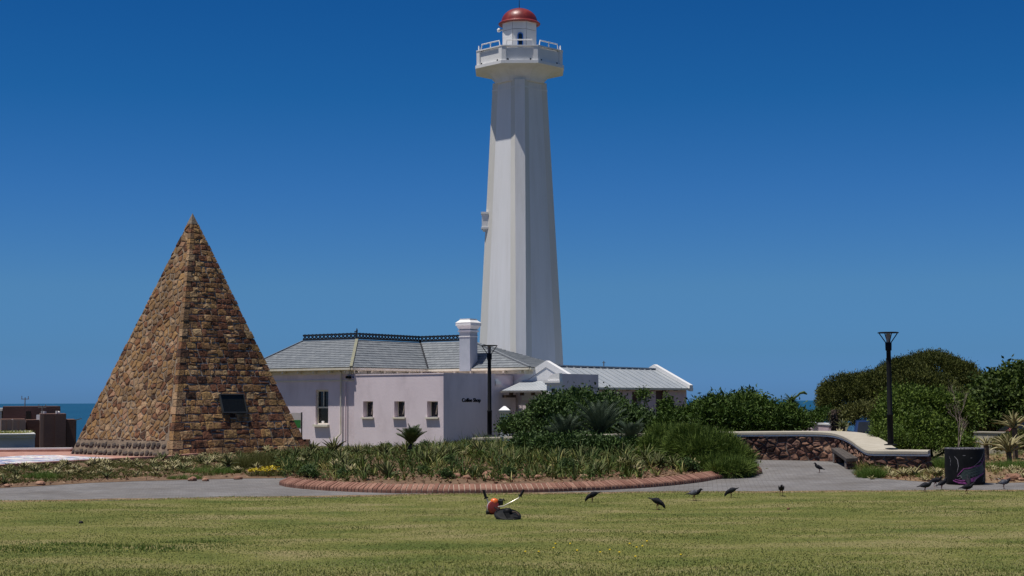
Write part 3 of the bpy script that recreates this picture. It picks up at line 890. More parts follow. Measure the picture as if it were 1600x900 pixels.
# ------------------------------------------------------------------ lighthouse
LY = 82.0
LX = P(814, 600, LY).x
def LZ(py): return P(814, py, LY).z
lh = thing('lighthouse', 'tall white tapering lighthouse with a gallery and red dome', 'lighthouse', (LX, LY, 0))
zt = LZ(132)
def shaft_ring(Rr, z):
    hwid = .26; hs = hwid + .30 * Rr / 2.2
    d1 = Rr - .34 * Rr / 2.2 - .06
    pts = []
    for k in range(4):
        a = k * PI / 2
        ca, sa = math.cos(a), math.sin(a)
        for (x, y) in ((-hs, -d1), (-hwid, -Rr), (hwid, -Rr), (hs, -d1)):
            pts.append((x * ca - y * sa, x * sa + y * ca, z))
    return pts
zs = [0] + [zt * k / 12 for k in range(1, 13)]
Rb = 65.5 / 29.88; Rt = 41.8 / 29.88
Rof = lambda z: Rb + .02 + (Rt - Rb) * ((z - LZ(570)) / (zt - LZ(570))) if z > LZ(570) else Rb + .02 + (LZ(570) - z) * .03
rings = [shaft_ring(Rof(z), z) for z in zs]
sh_o = MB().loft(rings).build('shaft', M['tower'], lh)
sh_o.data.materials.append(M['towerbeige'])  # pilaster flanks take a slightly darker, yellower tone than the faces
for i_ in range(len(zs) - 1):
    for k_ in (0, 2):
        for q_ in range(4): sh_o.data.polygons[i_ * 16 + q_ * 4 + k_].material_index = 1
# string moulding under the cove
zm = LZ(143)
MB().loft([shaft_ring(Rof(zm) + .02, zm - .04), shaft_ring(Rof(zm) + .02, zm + .03)]).build('band', M['tower'], lh)
# flared cove: 8 sided
def octo(Rc, z, ph=PI / 8): return [(Rc * math.cos(2 * PI * k / 8 + ph), Rc * math.sin(2 * PI * k / 8 + ph), z) for k in range(8)]
z_sl = LZ(113) 
Rg = 2.46
covr = []
for k in range(9):
    t = k / 8
    a = t * PI / 2
    covr.append(octo(Rt * .98 + (Rg - .12 - Rt * .98) * (1 - math.cos(a)), zt - .05 + (z_sl - zt + .05) * math.sin(a)))
MB().loft(covr).build('cove', M['tower'], lh, sm=False)
MB().loft([octo(Rg + .05, z_sl), octo(Rg + .05, z_sl + .16)]).build('gallery_slab', M['white'], lh)
z_p0 = z_sl + .16; z_p1 = z_p0 + .74
oc_o = octo(Rg - .02, 0); oc_i = octo(Rg - .26, 0)
for k in range(8):
    a = Vector(oc_o[k]); b = Vector(oc_o[(k + 1) % 8]); ai = Vector(oc_i[k]); bi = Vector(oc_i[(k + 1) % 8])
    d = (b - a).normalized(); nn = Vector((d.y, -d.x, 0))
    # recessed panel
    mb = MB()
    q = [a - nn * .07 + d * .18, b - nn * .07 - d * .18, bi, ai]
    mb.add([(p.x, p.y, z_p0) for p in q] + [(p.x, p.y, z_p1 - .05) for p in q], [(3, 2, 1, 0), (4, 5, 6, 7), (0, 1, 5, 4), (1, 2, 6, 5), (2, 3, 7, 6), (3, 0, 4, 7)])
    pn = mb.build('gallery_panel', M['white'], lh)
    mb = MB()
    for s in (.3, 1.4):
        c = a.lerp(b, s / 1.75) - nn * .07
        mb.beam((c.x, c.y, z_p0 + .07), (c.x + nn.x * .03, c.y + nn.y * .03, z_p0 + .07), .07)
    mb.build('scupper', M['black'], pn)
    # corner pier
    pv = Vector(oc_o[(k - 1) % 8]); d0 = (a - pv).normalized()
    q = [a - d0 * .22, a, a + d * .22, ai + d * .16, ai, ai - d0 * .16]
    mb = MB().loft([[(p.x, p.y, z_p0) for p in q], [(p.x, p.y, z_p1) for p in q]])
    mb.build('gallery_pier', M['white'], lh)
    mb = MB()
    q2 = [a + nn * .02, b + nn * .02, bi, ai]
    mb.add([(p.x, p.y, z_p1 - .05 if 0 else z_p1) for p in q2] + [(p.x, p.y, z_p1 + .06) for p in q2], [(3, 2, 1, 0), (4, 5, 6, 7), (0, 1, 5, 4), (1, 2, 6, 5), (2, 3, 7, 6), (3, 0, 4, 7)])
    mb.build('gallery_coping', M['white'], lh)
    # rail
    m_a = (a + ai) / 2; m_b = (b + bi) / 2
    hr = .30
    p0 = m_a.lerp(m_b, .10); p1 = m_a.lerp(m_b, .90); pm = p0.lerp(p1, .5)
    up = Vector((0, 0, z_p1 + .05)); u2 = Vector((0, 0, z_p1 + .05 + hr))
    mb = MB().tube([p0 + up, p0 + u2 + d * .06, p1 + u2 - d * .06, p1 + up], .033, 6)
    if k not in (5,): mb.tube([pm + up, pm + u2], .028, 6)
    mb.build('gallery_rail', M['white'], lh, sm=True)
# lantern
z_l1 = LZ(38.5)
dec = [(.97 * math.cos(2 * PI * k / 8 + PI / 8), .97 * math.sin(2 * PI * k / 8 + PI / 8)) for k in range(8)]
z_ls = LZ(51)
for k in range(8):
    a = dec[k]; b = dec[(k + 1) % 8]
    A = Vector((*a, 0)); B = Vector((*b, 0)); d = (B - A).normalized(); nn = Vector((d.y, -d.x, 0))
    for (z0, z1) in ((z_p0, z_ls - .012), (z_ls + .012, z_l1)):
        q = [A + d * .02, B - d * .02, B - d * .02 - nn * .06, A + d * .02 - nn * .06]
        mb = MB(); mb.add([(p.x, p.y, z0) for p in q] + [(p.x, p.y, z1) for p in q], [(3, 2, 1, 0), (4, 5, 6, 7), (0, 1, 5, 4), (1, 2, 6, 5), (2, 3, 7, 6), (3, 0, 4, 7)])
        mb.build('lantern_panel', M['white'], lh)
MB().loft([[(x * .955, y * .955, z_p0) for x, y in dec], [(x * .955, y * .955, z_l1) for x, y in dec]]).build('lantern_core', M['iron'], lh)
# arched opening with blue frame in the front panel
fy = -.97 * math.cos(PI / 8) - .01
xo = P(813, 60, LY - 1).x - LX
z0 = z_p1 - .1; z1 = LZ(61); hw_ = .125
arch = [(-hw_, z0), (hw_, z0)] + [(hw_ * math.cos(t), z1 + hw_ * math.sin(t)) for t in [PI * k / 8 for k in range(9)]]
mb = MB(); n = len(arch)
mb.add([(xo + x, fy - .012, z) for x, z in arch] + [(xo + x, fy + .03, z) for x, z in arch], [tuple(range(n)), tuple(range(2 * n - 1, n - 1, -1))] + [(k, (k + 1) % n, n + (k + 1) % n, n + k) for k in range(n)])
op = mb.build('lantern_window', M['glass'], lh)
path_ = [(xo - hw_, fy - .02, z0)] + [(xo + hw_ * math.cos(PI - t), fy - .02, z1 + hw_ * math.sin(PI - t)) for t in [PI * k / 8 for k in range(9)]] + [(xo + hw_, fy - .02, z0)]
MB().tube(path_, .03, 5).build('frame', M['bluepaint'], op)
MB().box((xo - .07, fy - .06, z_p1 - .25), (xo + .07, fy - .02, z_p1 + .02)).build('hatch', M['yellow'] if 0 else M['cream'], op)
# dome
prof = [(1.09, z_l1 - .02), (1.12, z_l1 + .02), (1.07, z_l1 + .07), (.97, z_l1 + .12)]
Hd = LZ(13.5) - z_l1 - .12
for k in range(1, 10):
    a = k / 10 * PI / 2
    prof.append((.96 * math.cos(a), z_l1 + .12 + Hd * math.sin(a)))
prof.append((.05, z_l1 + .12 + Hd))
MB().lathe(prof, 32).build('dome', M['red'], lh, sm=True)
MB().tube([(0, 0, z_l1 + .1 + Hd), (0, 0, z_l1 + .2 + Hd), (0, 0, z_l1 + .62 + Hd)], [.05, .022, .012], 6).build('finial', M['iron'], lh)
vx = P(779.5, 47, LY).x - LX; vz = LZ(47)
MB().tube([(vx + .3, 0, vz), (vx - .02, -.02, vz)], .05, 6).lathe([(.09, vz - .09), (.10, vz), (.08, vz + .06), (.03, vz + .10)], 10, c=(vx, -.02, 0)).build('lamp_fitting', M['white'], lh)
# window box on the left of the shaft
zb0, zb1 = LZ(360), LZ(332)
xb = P(753, 345, LY).x - LX; xe = -Rof((zb0 + zb1) / 2) + .12
mb = MB().box((xb, -.35, zb0 + .16), (xe, .35, zb1 - .1))
bx_ = mb.build('window_box', M['white'], lh)
MB().box((xb - .04, -.40, zb1 - .1), (xe, .40, zb1)).box((xb - .03, -.38, zb0 + .06), (xe, .38, zb0 + .16)).box((xb + .05, -.3, zb0 - .03), (xe, .3, zb0 + .06)).build('moulding', M['white'], bx_)

# ------------------------------------------------------------------ house frame
PHI = math.radians(34)
HU = Vector((math.cos(PHI), -math.sin(PHI), 0)); HV = Vector((math.sin(PHI), math.cos(PHI), 0))
HO = Vector((P(693, 690, 68.8).x, 68.8, 0))
def H(u, v, z): 
    p = HO + HU * u + HV * v
    return (p.x, p.y, z)
def Hpix(px, py, u=None, v=None):
    p = on_plane(px, py, Vector(H(u or 0, v or 0, 0)), HU if u is not None else HV) - HO
    return (p.dot(HU), p.dot(HV), p.z)
ZE, ZR = 3.58, 4.96
cs = thing('coffee_shop', 'lilac plastered cafe with hipped slate roof and flat roofed front block', 'building', (0, 0, 0))
def holed(mb, axis, c, a0, a1, z0, z1, holes, depth):
    """wall face at u or v = c with recessed openings (a0,z0,a1,z1); depth is signed along the other axis"""
    A = sorted({a0, a1, *[h[0] for h in holes], *[h[2] for h in holes]}); Z = sorted({z0, z1, *[h[1] for h in holes], *[h[3] for h in holes]})
    pt = (lambda a, z, d=0: H(a, c + d, z)) if axis == 'v' else (lambda a, z, d=0: H(c + d, a, z))
    for i in range(len(A) - 1):
        for j in range(len(Z) - 1):
            am, zm_ = (A[i] + A[i + 1]) / 2, (Z[j] + Z[j + 1]) / 2
            if any(h[0] < am < h[2] and h[1] < zm_ < h[3] for h in holes): continue
            mb.add([pt(A[i], Z[j]), pt(A[i + 1], Z[j]), pt(A[i + 1], Z[j + 1]), pt(A[i], Z[j + 1])], [(0, 1, 2, 3)])
    for h in holes:
        q = [(h[0], h[1]), (h[2], h[1]), (h[2], h[3]), (h[0], h[3])]
        for k in range(4):
            k2 = (k + 1) % 4
            mb.add([pt(*q[k]), pt(*q[k2]), pt(*q[k2], depth), pt(*q[k], depth)], [(0, 1, 2, 3)])
    return mb
def hb(u0, u1, v0, v1, z0, z1): 
    return MB().box((u0, v0, z0), (u1, v1, z1), fr=H)
# main block walls
wA = .17
w0 = Hpix(493, 663, v=wA); w1 = Hpix(513, 609, v=wA)
win = (w0[0], w0[2], w1[0], w1[2])
mb = holed(MB(), 'v', wA, -11.5, -5.45, -.1, ZE - .02, [win], .20)
mb.add([H(-5.45, wA, -.1), H(-4.6, wA, -.1), H(-4.6, wA, 3.1), H(-5.45, wA, 3.1)], [(0, 1, 2, 3)])
mb.add([H(-11.5, wA, -.1), H(-11.5, 4.9, -.1), H(-11.5, 4.9, ZE - .02), H(-11.5, wA, ZE - .02)], [(0, 1, 2, 3)])
mb.add([H(-11.5, 4.9, -.1), H(-8.6, 4.9, -.1), H(-8.6, 4.9, ZE), H(-11.5, 4.9, ZE)], [(0, 1, 2, 3)])
mb.add([H(-8.6, 4.9, -.1), H(-8.6, 8.2, -.1), H(-8.6, 8.2, ZE), H(-8.6, 4.9, ZE)], [(0, 1, 2, 3)])
mb.add([H(-5.45, wA, 2.9), H(-5.45, 5.97, 2.9), H(-5.45, 5.97, ZE), H(-5.45, wA, ZE)], [(0, 1, 2, 3)])
mb.add([H(-5.45, 5.97, -.1), H(.47, 5.97, -.1), H(.47, 5.97, ZE), H(-5.45, 5.97, ZE)], [(0, 1, 2, 3)])
mb.add([H(.47, 5.97, -.1), H(.47, 8.2, -.1), H(.47, 8.2, ZE), H(.47, 5.97, ZE)], [(0, 1, 2, 3)])
mb.build('wall', M['pink'], cs, fixn=False)
# sash window
u0, z0, u1, z1 = win
fr_ = MB(); d0, d1 = wA + .10, wA + .17; t_ = .055; zmid = (z0 + z1) / 2 - .02
for (a, b_, c, d) in ((u0, z0, u0 + t_, z1), (u1 - t_, z0, u1, z1), (u0 + t_, z1 - t_ - .02, u1 - t_, z1), (u0 + t_, z0, u1 - t_, z0 + t_), (u0 + t_, zmid - .035, u1 - t_, zmid + .035)):
    fr_.box((a, d0, b_), (c, d1, d), fr=H)
um = (u0 + u1) / 2
fr_.box((um - .014, d0 + .01, zmid + .035), (um + .014, d1 - .01, z1 - t_ - .02), fr=H)
sw = fr_.build('window', M['cream'], cs)
hb(u0 + t_, u1 - t_, wA + .19, wA + .21, z0 + .02, z1 - .02).build('pane', M['glass'], sw)
hb(u0 - .07, u1 + .07, wA - .14, wA + .19, z0 - .10, z0 - .002).build('sill', M['cream'], sw)
MB().box((um - .12, wA + .12, z0 + t_), (um + .02, wA + .17, z0 + t_ + .10), fr=H).build('ornament', M['whiteplastic'], sw)
# front block
ZB = P(693, 584.2, 68.8).z
holes = []
for (x0, y0, x1, y1) in ((567.3, 651.8, 582.8, 627), (616, 651.8, 632.3, 627), (667.3, 651.8, 684.3, 627)):
    a = Hpix(x0, y0, v=0); b_ = Hpix(x1, y1, v=0); holes.append((a[0], a[2], b_[0], b_[2]))
uL = Hpix(553.5, 640, v=0)[0]
BV = 3.95
mb = holed(MB(), 'v', 0, uL, 0, -.1, ZB, holes, .34)
mb.add([H(0, 0, -.1), H(0, BV, -.1), H(0, BV, ZB), H(0, 0, ZB)], [(0, 1, 2, 3)])
mb.add([H(uL, 0, -.1), H(uL, 5.9, -.1), H(uL, 5.9, ZB), H(uL, 0, ZB)], [(0, 1, 2, 3)])
mb.add([H(uL, 0, ZB), H(0, 0, ZB), H(0, BV, ZB), H(-.3, 5.9, ZB), H(uL, 5.9, ZB)], [(0, 1, 2, 3, 4)])
mb.add([H(0, BV, -.1), H(-.3, BV, -.1), H(-.3, BV, ZB), H(0, BV, ZB)], [(0, 1, 2, 3)])
mb.add([H(-.3, BV, -.1), H(-.3, 5.9, -.1), H(-.3, 5.9, ZB), H(-.3, BV, ZB)], [(0, 1, 2, 3)])
fb = mb.build('front_block', M['pink'], cs, fixn=False)
mb = MB().box((uL - .02, -.025, ZB - .005), (.025, .16, ZB + .045), fr=H).box((-.14, .16, ZB - .005), (.025, BV + .02, ZB + .045), fr=H)
mb.build('coping', M['pink'], fb)
for h in holes:
    f_ = MB(); t_ = .03
    for (a, b_, c, d) in ((h[0], h[1], h[0] + t_, h[3]), (h[2] - t_, h[1], h[2], h[3]), (h[0] + t_, h[3] - t_, h[2] - t_, h[3]), (h[0] + t_, h[1], h[2] - t_, h[1] + t_)):
        f_.box((a, .26, b_), (c, .297, d), fr=H)
    wn = f_.build('window', M['cream'], cs)
    hb(h[0] - .06, h[2] + .06, -.10, .12, h[1] - .07, h[1] - .002).build('sill', M['cream'], wn)
    hb(h[0], h[2], .30, .335, h[1], h[3]).build('pane', M['glass'], wn)
    uc = (h[0] + h[2]) / 2
    MB().beam(H(uc - .02, .28, h[1] + .12), H(uc + .13, .2, h[3] - .15), .05, .02).build('casement_stay', M['alu'], wn)
# lettering on the shaded side
fc = bpy.data.curves.new('lettering', 'FONT'); fc.body = 'Coffee Shop'; fc.size = 1; fc.extrude = .012; fc.resolution_u = 3; fc.offset = .022
fo = bpy.data.objects.new('tmp', fc); COL.objects.link(fo)
bpy.context.view_layer.update()
tm = bpy.data.meshes.new_from_object(fo.evaluated_get(bpy.context.evaluated_depsgraph_get()))
bpy.data.objects.remove(fo)
co = [v.co.copy() for v in tm.vertices]
mnx, mxx = min(c.x for c in co), max(c.x for c in co)
ta = Hpix(721.6, 628.0, u=0); tb = Hpix(750.6, 628.2, u=0)
vsc = (tb[1] - ta[1]) / (mxx - mnx); zsc = .235
base_z = ta[2]
for v in tm.vertices:
    c = v.co
    v.co = H(.012 + c.z, ta[1] + (c.x - mnx) * vsc, base_z + c.y * zsc * 1.0)
tm.name = 'lettering'
link('lettering', tm, cs, M['black'])
# roof planes -----------------------------------------------------------
rA = dict(EA=(-5.10, -.18, ZE), EL=(-11.83, -.18, ZE), ELb=(-11.83, 5.22, ZE), J=(-7.0, 2.52, ZR), RL=(-10.4, 2.52, ZR), VB=(-5.10, 5.62, ZE), R2=(-7.0, 7.49, ZR), R3=(-3.83, 7.49, ZR), EB=(.823, 5.62, ZE), EBb=(.823, 9.36, ZE), IN=(-8.9, 5.22, ZE), INb=(-8.9, 9.36, ZE))
planes = [('EL', 'EA', 'J', 'RL'), ('EA', 'VB', 'R2', 'J'), ('VB', 'EB', 'R3', 'R2'), ('EB', 'EBb', 'R3'), ('ELb', 'EL', 'RL'), ('IN', 'ELb', 'RL', 'J'), ('INb', 'IN', 'J', 'R2'), ('EBb', 'INb', 'R2', 'R3')]
roof = MB()
for pl_ in planes:
    q = [H(*rA[k]) for k in pl_]; roof.add(q, [tuple(range(len(q)))])
    roof.add([(x, y, z - .05) for x, y, z in q], [tuple(range(len(q)))])
roof_o = roof.build('roof', M['slate'], cs, fixn=False)
sl_mb = MB(); rnd = random.Random(5)
def slates(q3, cw=.30, chh=.20):
    q3 = [Vector(p) for p in q3]; o = q3[0]; ax = (q3[1] - q3[0]).normalized()
    nrm = (q3[1] - q3[0]).cross(q3[-1] - q3[0]).normalized()
    if nrm.z < 0: nrm = -nrm
    up = nrm.cross(ax); up = up if up.z > 0 else -up
    poly = [((p - o).dot(ax), (p - o).dot(up)) for p in q3]
    if area2(poly) < 0: poly = poly[::-1]
    W1 = max(p[0] for p in poly); W0 = min(p[0] for p in poly); Ht = max(p[1] for p in poly)
    r = 0; y = -.03
    while y < Ht:
        x = W0 - (cw / 2 if r % 2 else 0)
        while x < W1:
            c = clip_convex([(x + .004, y), (x + cw - .004, y), (x + cw - .004, y + chh * 1.1), (x + .004, y + chh * 1.1)], poly) if y > 0 else clip_convex([(x + .004, 0.001), (x + cw - .004, .001), (x + cw - .004, y + chh * 1.1), (x + .004, y + chh * 1.1)], poly)
            if len(c) >= 3 and abs(area2(c)) > .003:
                y_lo = y
                th = lambda p: .030 - .024 * (p[1] - y_lo) / (chh * 1.1)
                j = rnd.uniform(-.003, .003)
                vs = [o + ax * p[0] + up * p[1] + nrm * (th(p) + j) for p in c] + [o + ax * p[0] + up * p[1] + nrm * .002 for p in c]
                n_ = len(c)
                sl_mb.add(vs, [tuple(range(n_))] + [(k, (k + 1) % n_, n_ + (k + 1) % n_, n_ + k) for k in range(n_)], min(1, max(0, rnd.gauss(.5, .2))))
            x += cw
        y += chh; r += 1
for k in (0, 1, 2, 3):
    slates([H(*rA[i]) for i in planes[k]])
tag(sl_mb.build('slates', M['slate'], roof_o), kind='stuff')
up = Vector((0, 0, .035))
def V3(k): return Vector(H(*rA[k])) + up
MB().beam(V3('EA'), V3('J'), .13, .05).build('hip_capping', M['ridge'], roof_o)
MB().beam(V3('EB'), V3('R3'), .12, .06).build('hip_capping', M['slate'], roof_o)
MB().beam(V3('EL'), V3('RL'), .12, .06).build('hip_capping', M['slate'], roof_o)
MB().beam(V3('VB'), V3('R2') , .10, .03).build('valley_flashing', M['iron'], roof_o)
# fascia, gutters, brackets
for (a, b_) in ((('EL'), ('EA')), (('EA'), ('VB')), (('VB'), ('EB')), ('EB', 'EBb')):
    p, q = Vector(H(*rA[a])), Vector(H(*rA[b_]))
    d = (q - p).normalized(); n_ = Vector((d.y, -d.x, 0))
    MB().beam(p - Vector((0, 0, .07)) + n_ * .03, q - Vector((0, 0, .07)) + n_ * .03, .10, .09).build('gutter', M['cream'], cs)
    MB().beam(p - n_ * .12 - Vector((0, 0, .13)), q - n_ * .12 - Vector((0, 0, .13)), .22, .02).build('soffit', M['cream'], cs)
    MB().beam(p - n_ * .32 - Vector((0, 0, .22)) + d * .05, q - n_ * .32 - Vector((0, 0, .22)) - d * .05, .07, .16).build('cornice', M['cream'], cs)
    k = .6
    while k < (q - p).length - .2:
        c = p + d * k - Vector((0, 0, .20))
        MB().beam(c - n_ * .28, c - n_ * .04, .09, .10).build('eaves_bracket', M['cream'], cs)
        k += .95
hb(-11.5, -5.2, wA - .035, wA - .002, 2.96, 3.02).build('string_course', M['cream'], cs)
# cresting
def crest(p, q, fin):
    p = Vector(p); q = Vector(q); d = (q - p).normalized(); L_ = (q - p).length; mb = MB(); hh = .26
    z_ = Vector((0, 0, 1))
    mb.beam(p + z_ * .04, q + z_ * .04, .05, .09); mb.beam(p + z_ * hh, q + z_ * hh, .05, .07); mb.beam(p + z_ * .12, q + z_ * .12, .03, .02)
    n_ = int(L_ / .24)
    for k in range(n_):
        a = p + d * (L_ * k / n_); b_ = p + d * (L_ * (k + 1) / n_)
        mb.beam(a + z_ * .06, b_ + z_ * hh, .03, .05); mb.beam(b_ + z_ * .06, a + z_ * hh, .03, .05)
        m_ = (a + b_) / 2
        mb.beam(m_ + z_ * hh, m_ + z_ * (hh + .05), .05, .05)
    for e in fin:
        c = p if e == 0 else q
        mb.tube([c, c + z_ * .36, c + z_ * .40, c + z_ * .52], [.05, .04, .05, .012], 6)
        mb.beam(c + z_ * .36 - d * (.14 if e else -.14), c + z_ * .34, .03, .05)
    return mb.build('ridge_cresting', M['iron'], roof_o)
crest(V3('RL'), V3('J'), (1,)); crest(V3('J') + HV * .1, V3('R2'), ()); crest(V3('R2'), V3('R3'), (1,))
# chimney
u_, v_ = -2.79, 5.78
ch = hb(u_ - .31, u_ + .31, v_ - .31, v_ + .31, 3.45, 5.620).build('chimney', M['chimney'], roof_o)
mb = MB()
for (e, z0, z1) in ((.335, 5.080, 5.120), (.36, 5.320, 5.400), (.44, 5.620, 5.760)):
    mb.box((u_ - e, v_ - e, z0), (u_ + e, v_ + e, z1), fr=H)
def hsq(e, z): return [H(u_ - e, v_ - e, z), H(u_ + e, v_ - e, z), H(u_ + e, v_ + e, z), H(u_ - e, v_ + e, z)]
mb.loft([hsq(.33, 5.450), hsq(.42, 5.618)]); mb.loft([hsq(.45, 5.762), hsq(.30, 5.890), hsq(.30, 5.950)])
mb.build('chimney_cap', M['white'], cs)
# pipes
for (px, wd, lean) in ((532.6, .075, 0), (540.3, .06, 0)):
    a = Hpix(px, 600, v=wA - .09)
    zt_ = 3.35 if px < 536 else 2.9
    pts = [H(a[0], wA - .09, .15), H(a[0], wA - .09, zt_)]
    if px < 536: pts = [H(a[0] - .22, wA - .2, .32), H(a[0], wA - .09, .55)] + pts[1:] + [H(a[0] - .12, wA - .2, zt_ + .14)]
    mb = MB().tube(pts, wd / 2, 8)
    mb.build('drainpipe', M['cream'] if px < 536 else M['pink_dark'], cs, sm=True)
b_ = Hpix(546.5, 588, v=wA)
MB().box((b_[0] - .12, wA - .16, b_[2] - .10), (b_[0] + .10, wA - .01, b_[2] + .02), fr=H).build('security_camera', M['black'], cs)
# courtyard wall beyond the front block with its scroll end
mb = MB()
mb.box((-.42, BV + .03, -.1), (-.02, BV + 1.75, 2.72), fr=H)
mb.box((-.47, BV + .03, 2.72), (.03, BV + .62, 2.80), fr=H)
cw = mb.build('courtyard_wall', M['pink'], cs)
MB().box((-.45, BV + .03, 2.80), (.05, BV + .45, 2.92), fr=H).box((-.40, BV + .03, 2.92), (.0, BV + .30, 3.04), fr=H).build('scroll_moulding', M['white'], cw)
# porch
pv0, pv1 = 4.25, 5.93
mb = MB()
for k in range(14):
    ua = .2 + k * .198
    mb.add([H(ua, pv0, 2.50), H(ua + .18, pv0, 2.50), H(ua + .18, pv1, 2.93), H(ua, pv1, 2.93), H(ua, pv0, 2.46), H(ua + .18, pv0, 2.46), H(ua + .18, pv1, 2.89), H(ua, pv1, 2.89)], [(0, 1, 2, 3), (7, 6, 5, 4), (0, 4, 5, 1), (1, 5, 6, 2), (2, 6, 7, 3), (3, 7, 4, 0)])
po = mb.build('porch_roof', M['zinc'], cs)
hb(.15, 3.0, pv0 - .06, pv0 - .004, 2.40, 2.47).build('gutter', M['conc'], po)
hb(.05, .75, pv0 + .25, pv0 + .33, 2.17, 2.29).build('timber_beam', M['brownwood'], po)
d0 = Hpix(815, 640, v=pv1); d1 = Hpix(843, 625, v=pv1); e0 = Hpix(779, 660, v=pv1); e1_ = Hpix(793.5, 615, v=pv1)
mb = holed(MB(), 'v', pv1, .47, 3.0, -.1, 2.9, [(d0[0], 1.0, d1[0], d1[2])], .2)
pw = mb.build('porch_wall', M['white'], cs, fixn=False)
hb(d0[0], d1[0], pv1 + .18, pv1 + .21, 1.0, d1[2]).build('window', M['brownwood'], pw)
hb(e0[0], e1_[0], pv1 - .06, pv1 - .004, -.1, e1_[2]).build('door', M['brownwood'], pw)
for k in range(4):
    hb(.55 + k * .6, .62 + k * .6, pv0 + .05, pv0 + .30, 2.26, 2.40).build('rafter_end', M['brownwood'], po)
# scroll ended parapet block
hb(3.02, 3.57, 3.99, 7.24, -.1, 3.22).build('parapet_block', M['pink_dark'] if 0 else M['pink'], cs)
mb = MB().box((2.90, 3.84, -.1), (3.60, 3.985, 2.74), fr=H)
sp = mb.build('scroll_pier', M['white'], cs)
mb = MB().box((2.84, 3.78, 2.74), (3.64, 4.02, 2.82), fr=H).box((2.78, 3.74, 2.82), (3.66, 4.02, 2.92), fr=H)
n_ = 7; prof2 = [(2.98, 2.92), (3.60, 2.92), (3.60, 3.24), (3.50, 3.24)] + [(3.50 - .52 * math.sin(t), 3.24 - .30 * (1 - math.cos(t)) / 1.0) for t in [PI / 2 * k / n_ for k in range(1, n_ + 1)]]
nn_ = len(prof2)
mb.add([H(a, 3.80, z) for a, z in prof2] + [H(a, 4.05, z) for a, z in prof2], [tuple(range(nn_)), tuple(range(2 * nn_ - 1, nn_ - 1, -1))] + [(k, (k + 1) % nn_, nn_ + (k + 1) % nn_, nn_ + k) for k in range(nn_)])
mb.build('scroll_moulding', M['white'], sp)
hb(3.18, 3.34, 3.81, 3.836, 2.42, 2.56).build('wall_lamp', M['black'], sp)

# right wing ------------------------------------------------------------
wg = thing('outbuilding', 'low pink wing with white gable parapets and grey metal roof', 'building', (0, 0, 0))
gu, gv0, gv1, ghw, gzr, gze = 1.505, 6.02, 16.6, 1.95, 3.64, 2.63
mb = MB()
wu = gu + ghw - .22
dr = [Hpix(1025, 655, u=wu), Hpix(1040, 610.5, u=wu)]; dr2 = [Hpix(988, 655, u=wu), Hpix(999, 612, u=wu)]
hol = [(dr[0][1], .05, dr[1][1], dr[1][2]), (dr2[0][1], .9, dr2[1][1], dr2[1][2])]
holed(mb, 'u', wu, gv0, gv1, -.1, gze + .06, hol, -.18)
mb.add([H(gu - ghw, gv0, -.1), H(wu, gv0, -.1), H(wu, gv0, gze + .1), H(gu, gv0, gzr - .05), H(gu - ghw, gv0, gze)], [(0, 1, 2, 3, 4)])
mb.add([H(gu - ghw, gv1, -.1), H(wu, gv1, -.1), H(wu, gv1, gze + .1), H(gu, gv1, gzr - .05), H(gu - ghw, gv1, gze)], [(4, 3, 2, 1, 0)])
mb.add([H(gu - ghw + .2, gv0, -.1), H(gu - ghw + .2, gv1, -.1), H(gu - ghw + .2, gv1, gze), H(gu - ghw + .2, gv0, gze)], [(0, 1, 2, 3)])
mb.build('wall', M['pink_dark'], wg, fixn=False)
for h, nm in zip(hol, ('door', 'door')):
    MB().box((wu - .2, h[0], h[1]), (wu - .15, h[2], h[3]), fr=H).build(nm, M['darkred'], wg)
# metal sheets with seams
mr = MB()
for sgn in (1, -1):
    q = [H(gu + sgn * ghw, gv0 + .2, gze), H(gu + sgn * ghw, gv1 - .2, gze), H(gu, gv1 - .2, gzr), H(gu, gv0 + .2, gzr)]
    mr.add(q + [(x, y, z - .03) for x, y, z in q], [(0, 1, 2, 3), (7, 6, 5, 4), (0, 4, 5, 1), (2, 6, 7, 3), (1, 5, 6, 2), (3, 7, 4, 0)])
ro = mr.build('roof', M['zinc'], wg)
nS = 16
for k in range(nS + 1):
    v = gv0 + .3 + (gv1 - gv0 - .6) * k / nS
    MB().beam(H(gu + ghw, v, gze + .015), H(gu, v, gzr + .015), .045, .05).build('standing_seam', M['zinc'], ro)
MB().beam(H(gu, gv0 + .2, gzr + .03), H(gu, gv1 - .2, gzr + .03), .22, .05).build('ridge_capping', M['zinc'], ro)
MB().beam(H(gu + ghw + .06, gv0 + .2, gze - .05), H(gu + ghw + .06, gv1 + .1, gze - .05), .11, .10).build('gutter', M['cream'], wg)
for k in range(8):
    v = gv0 + .8 + k * 1.2
    MB().beam(H(wu + .005, v, gze - .09), H(gu + ghw, v, gze - .09), .07, .08).build('rafter_end', M['brownwood'], wg)
for (va, vb) in ((gv0 - .06, gv0 + .26), (gv1 - .3, gv1 + .06)):
    mb = MB()
    pr = [(gu - ghw - .12, gze - .16), (gu - ghw - .12, gze + .16), (gu, gzr + .24), (gu + ghw + .12, gze + .16), (gu + ghw + .12, gze - .16), (gu + ghw - .16, gze - .05), (gu, gzr - .06), (gu - ghw + .16, gze - .05)]
    n_ = len(pr)
    mb.add([H(a, va, z) for a, z in pr] + [H(a, vb, z) for a, z in pr], [(0, 1, 2, 6, 7), (2, 3, 4, 5, 6), (n_ + 7, n_ + 6, n_ + 2, n_ + 1, n_), (n_ + 6, n_ + 5, n_ + 4, n_ + 3, n_ + 2)] + [(k, (k + 1) % n_, n_ + (k + 1) % n_, n_ + k) for k in range(n_)])
    mb.build('gable_coping', M['white'], wg)
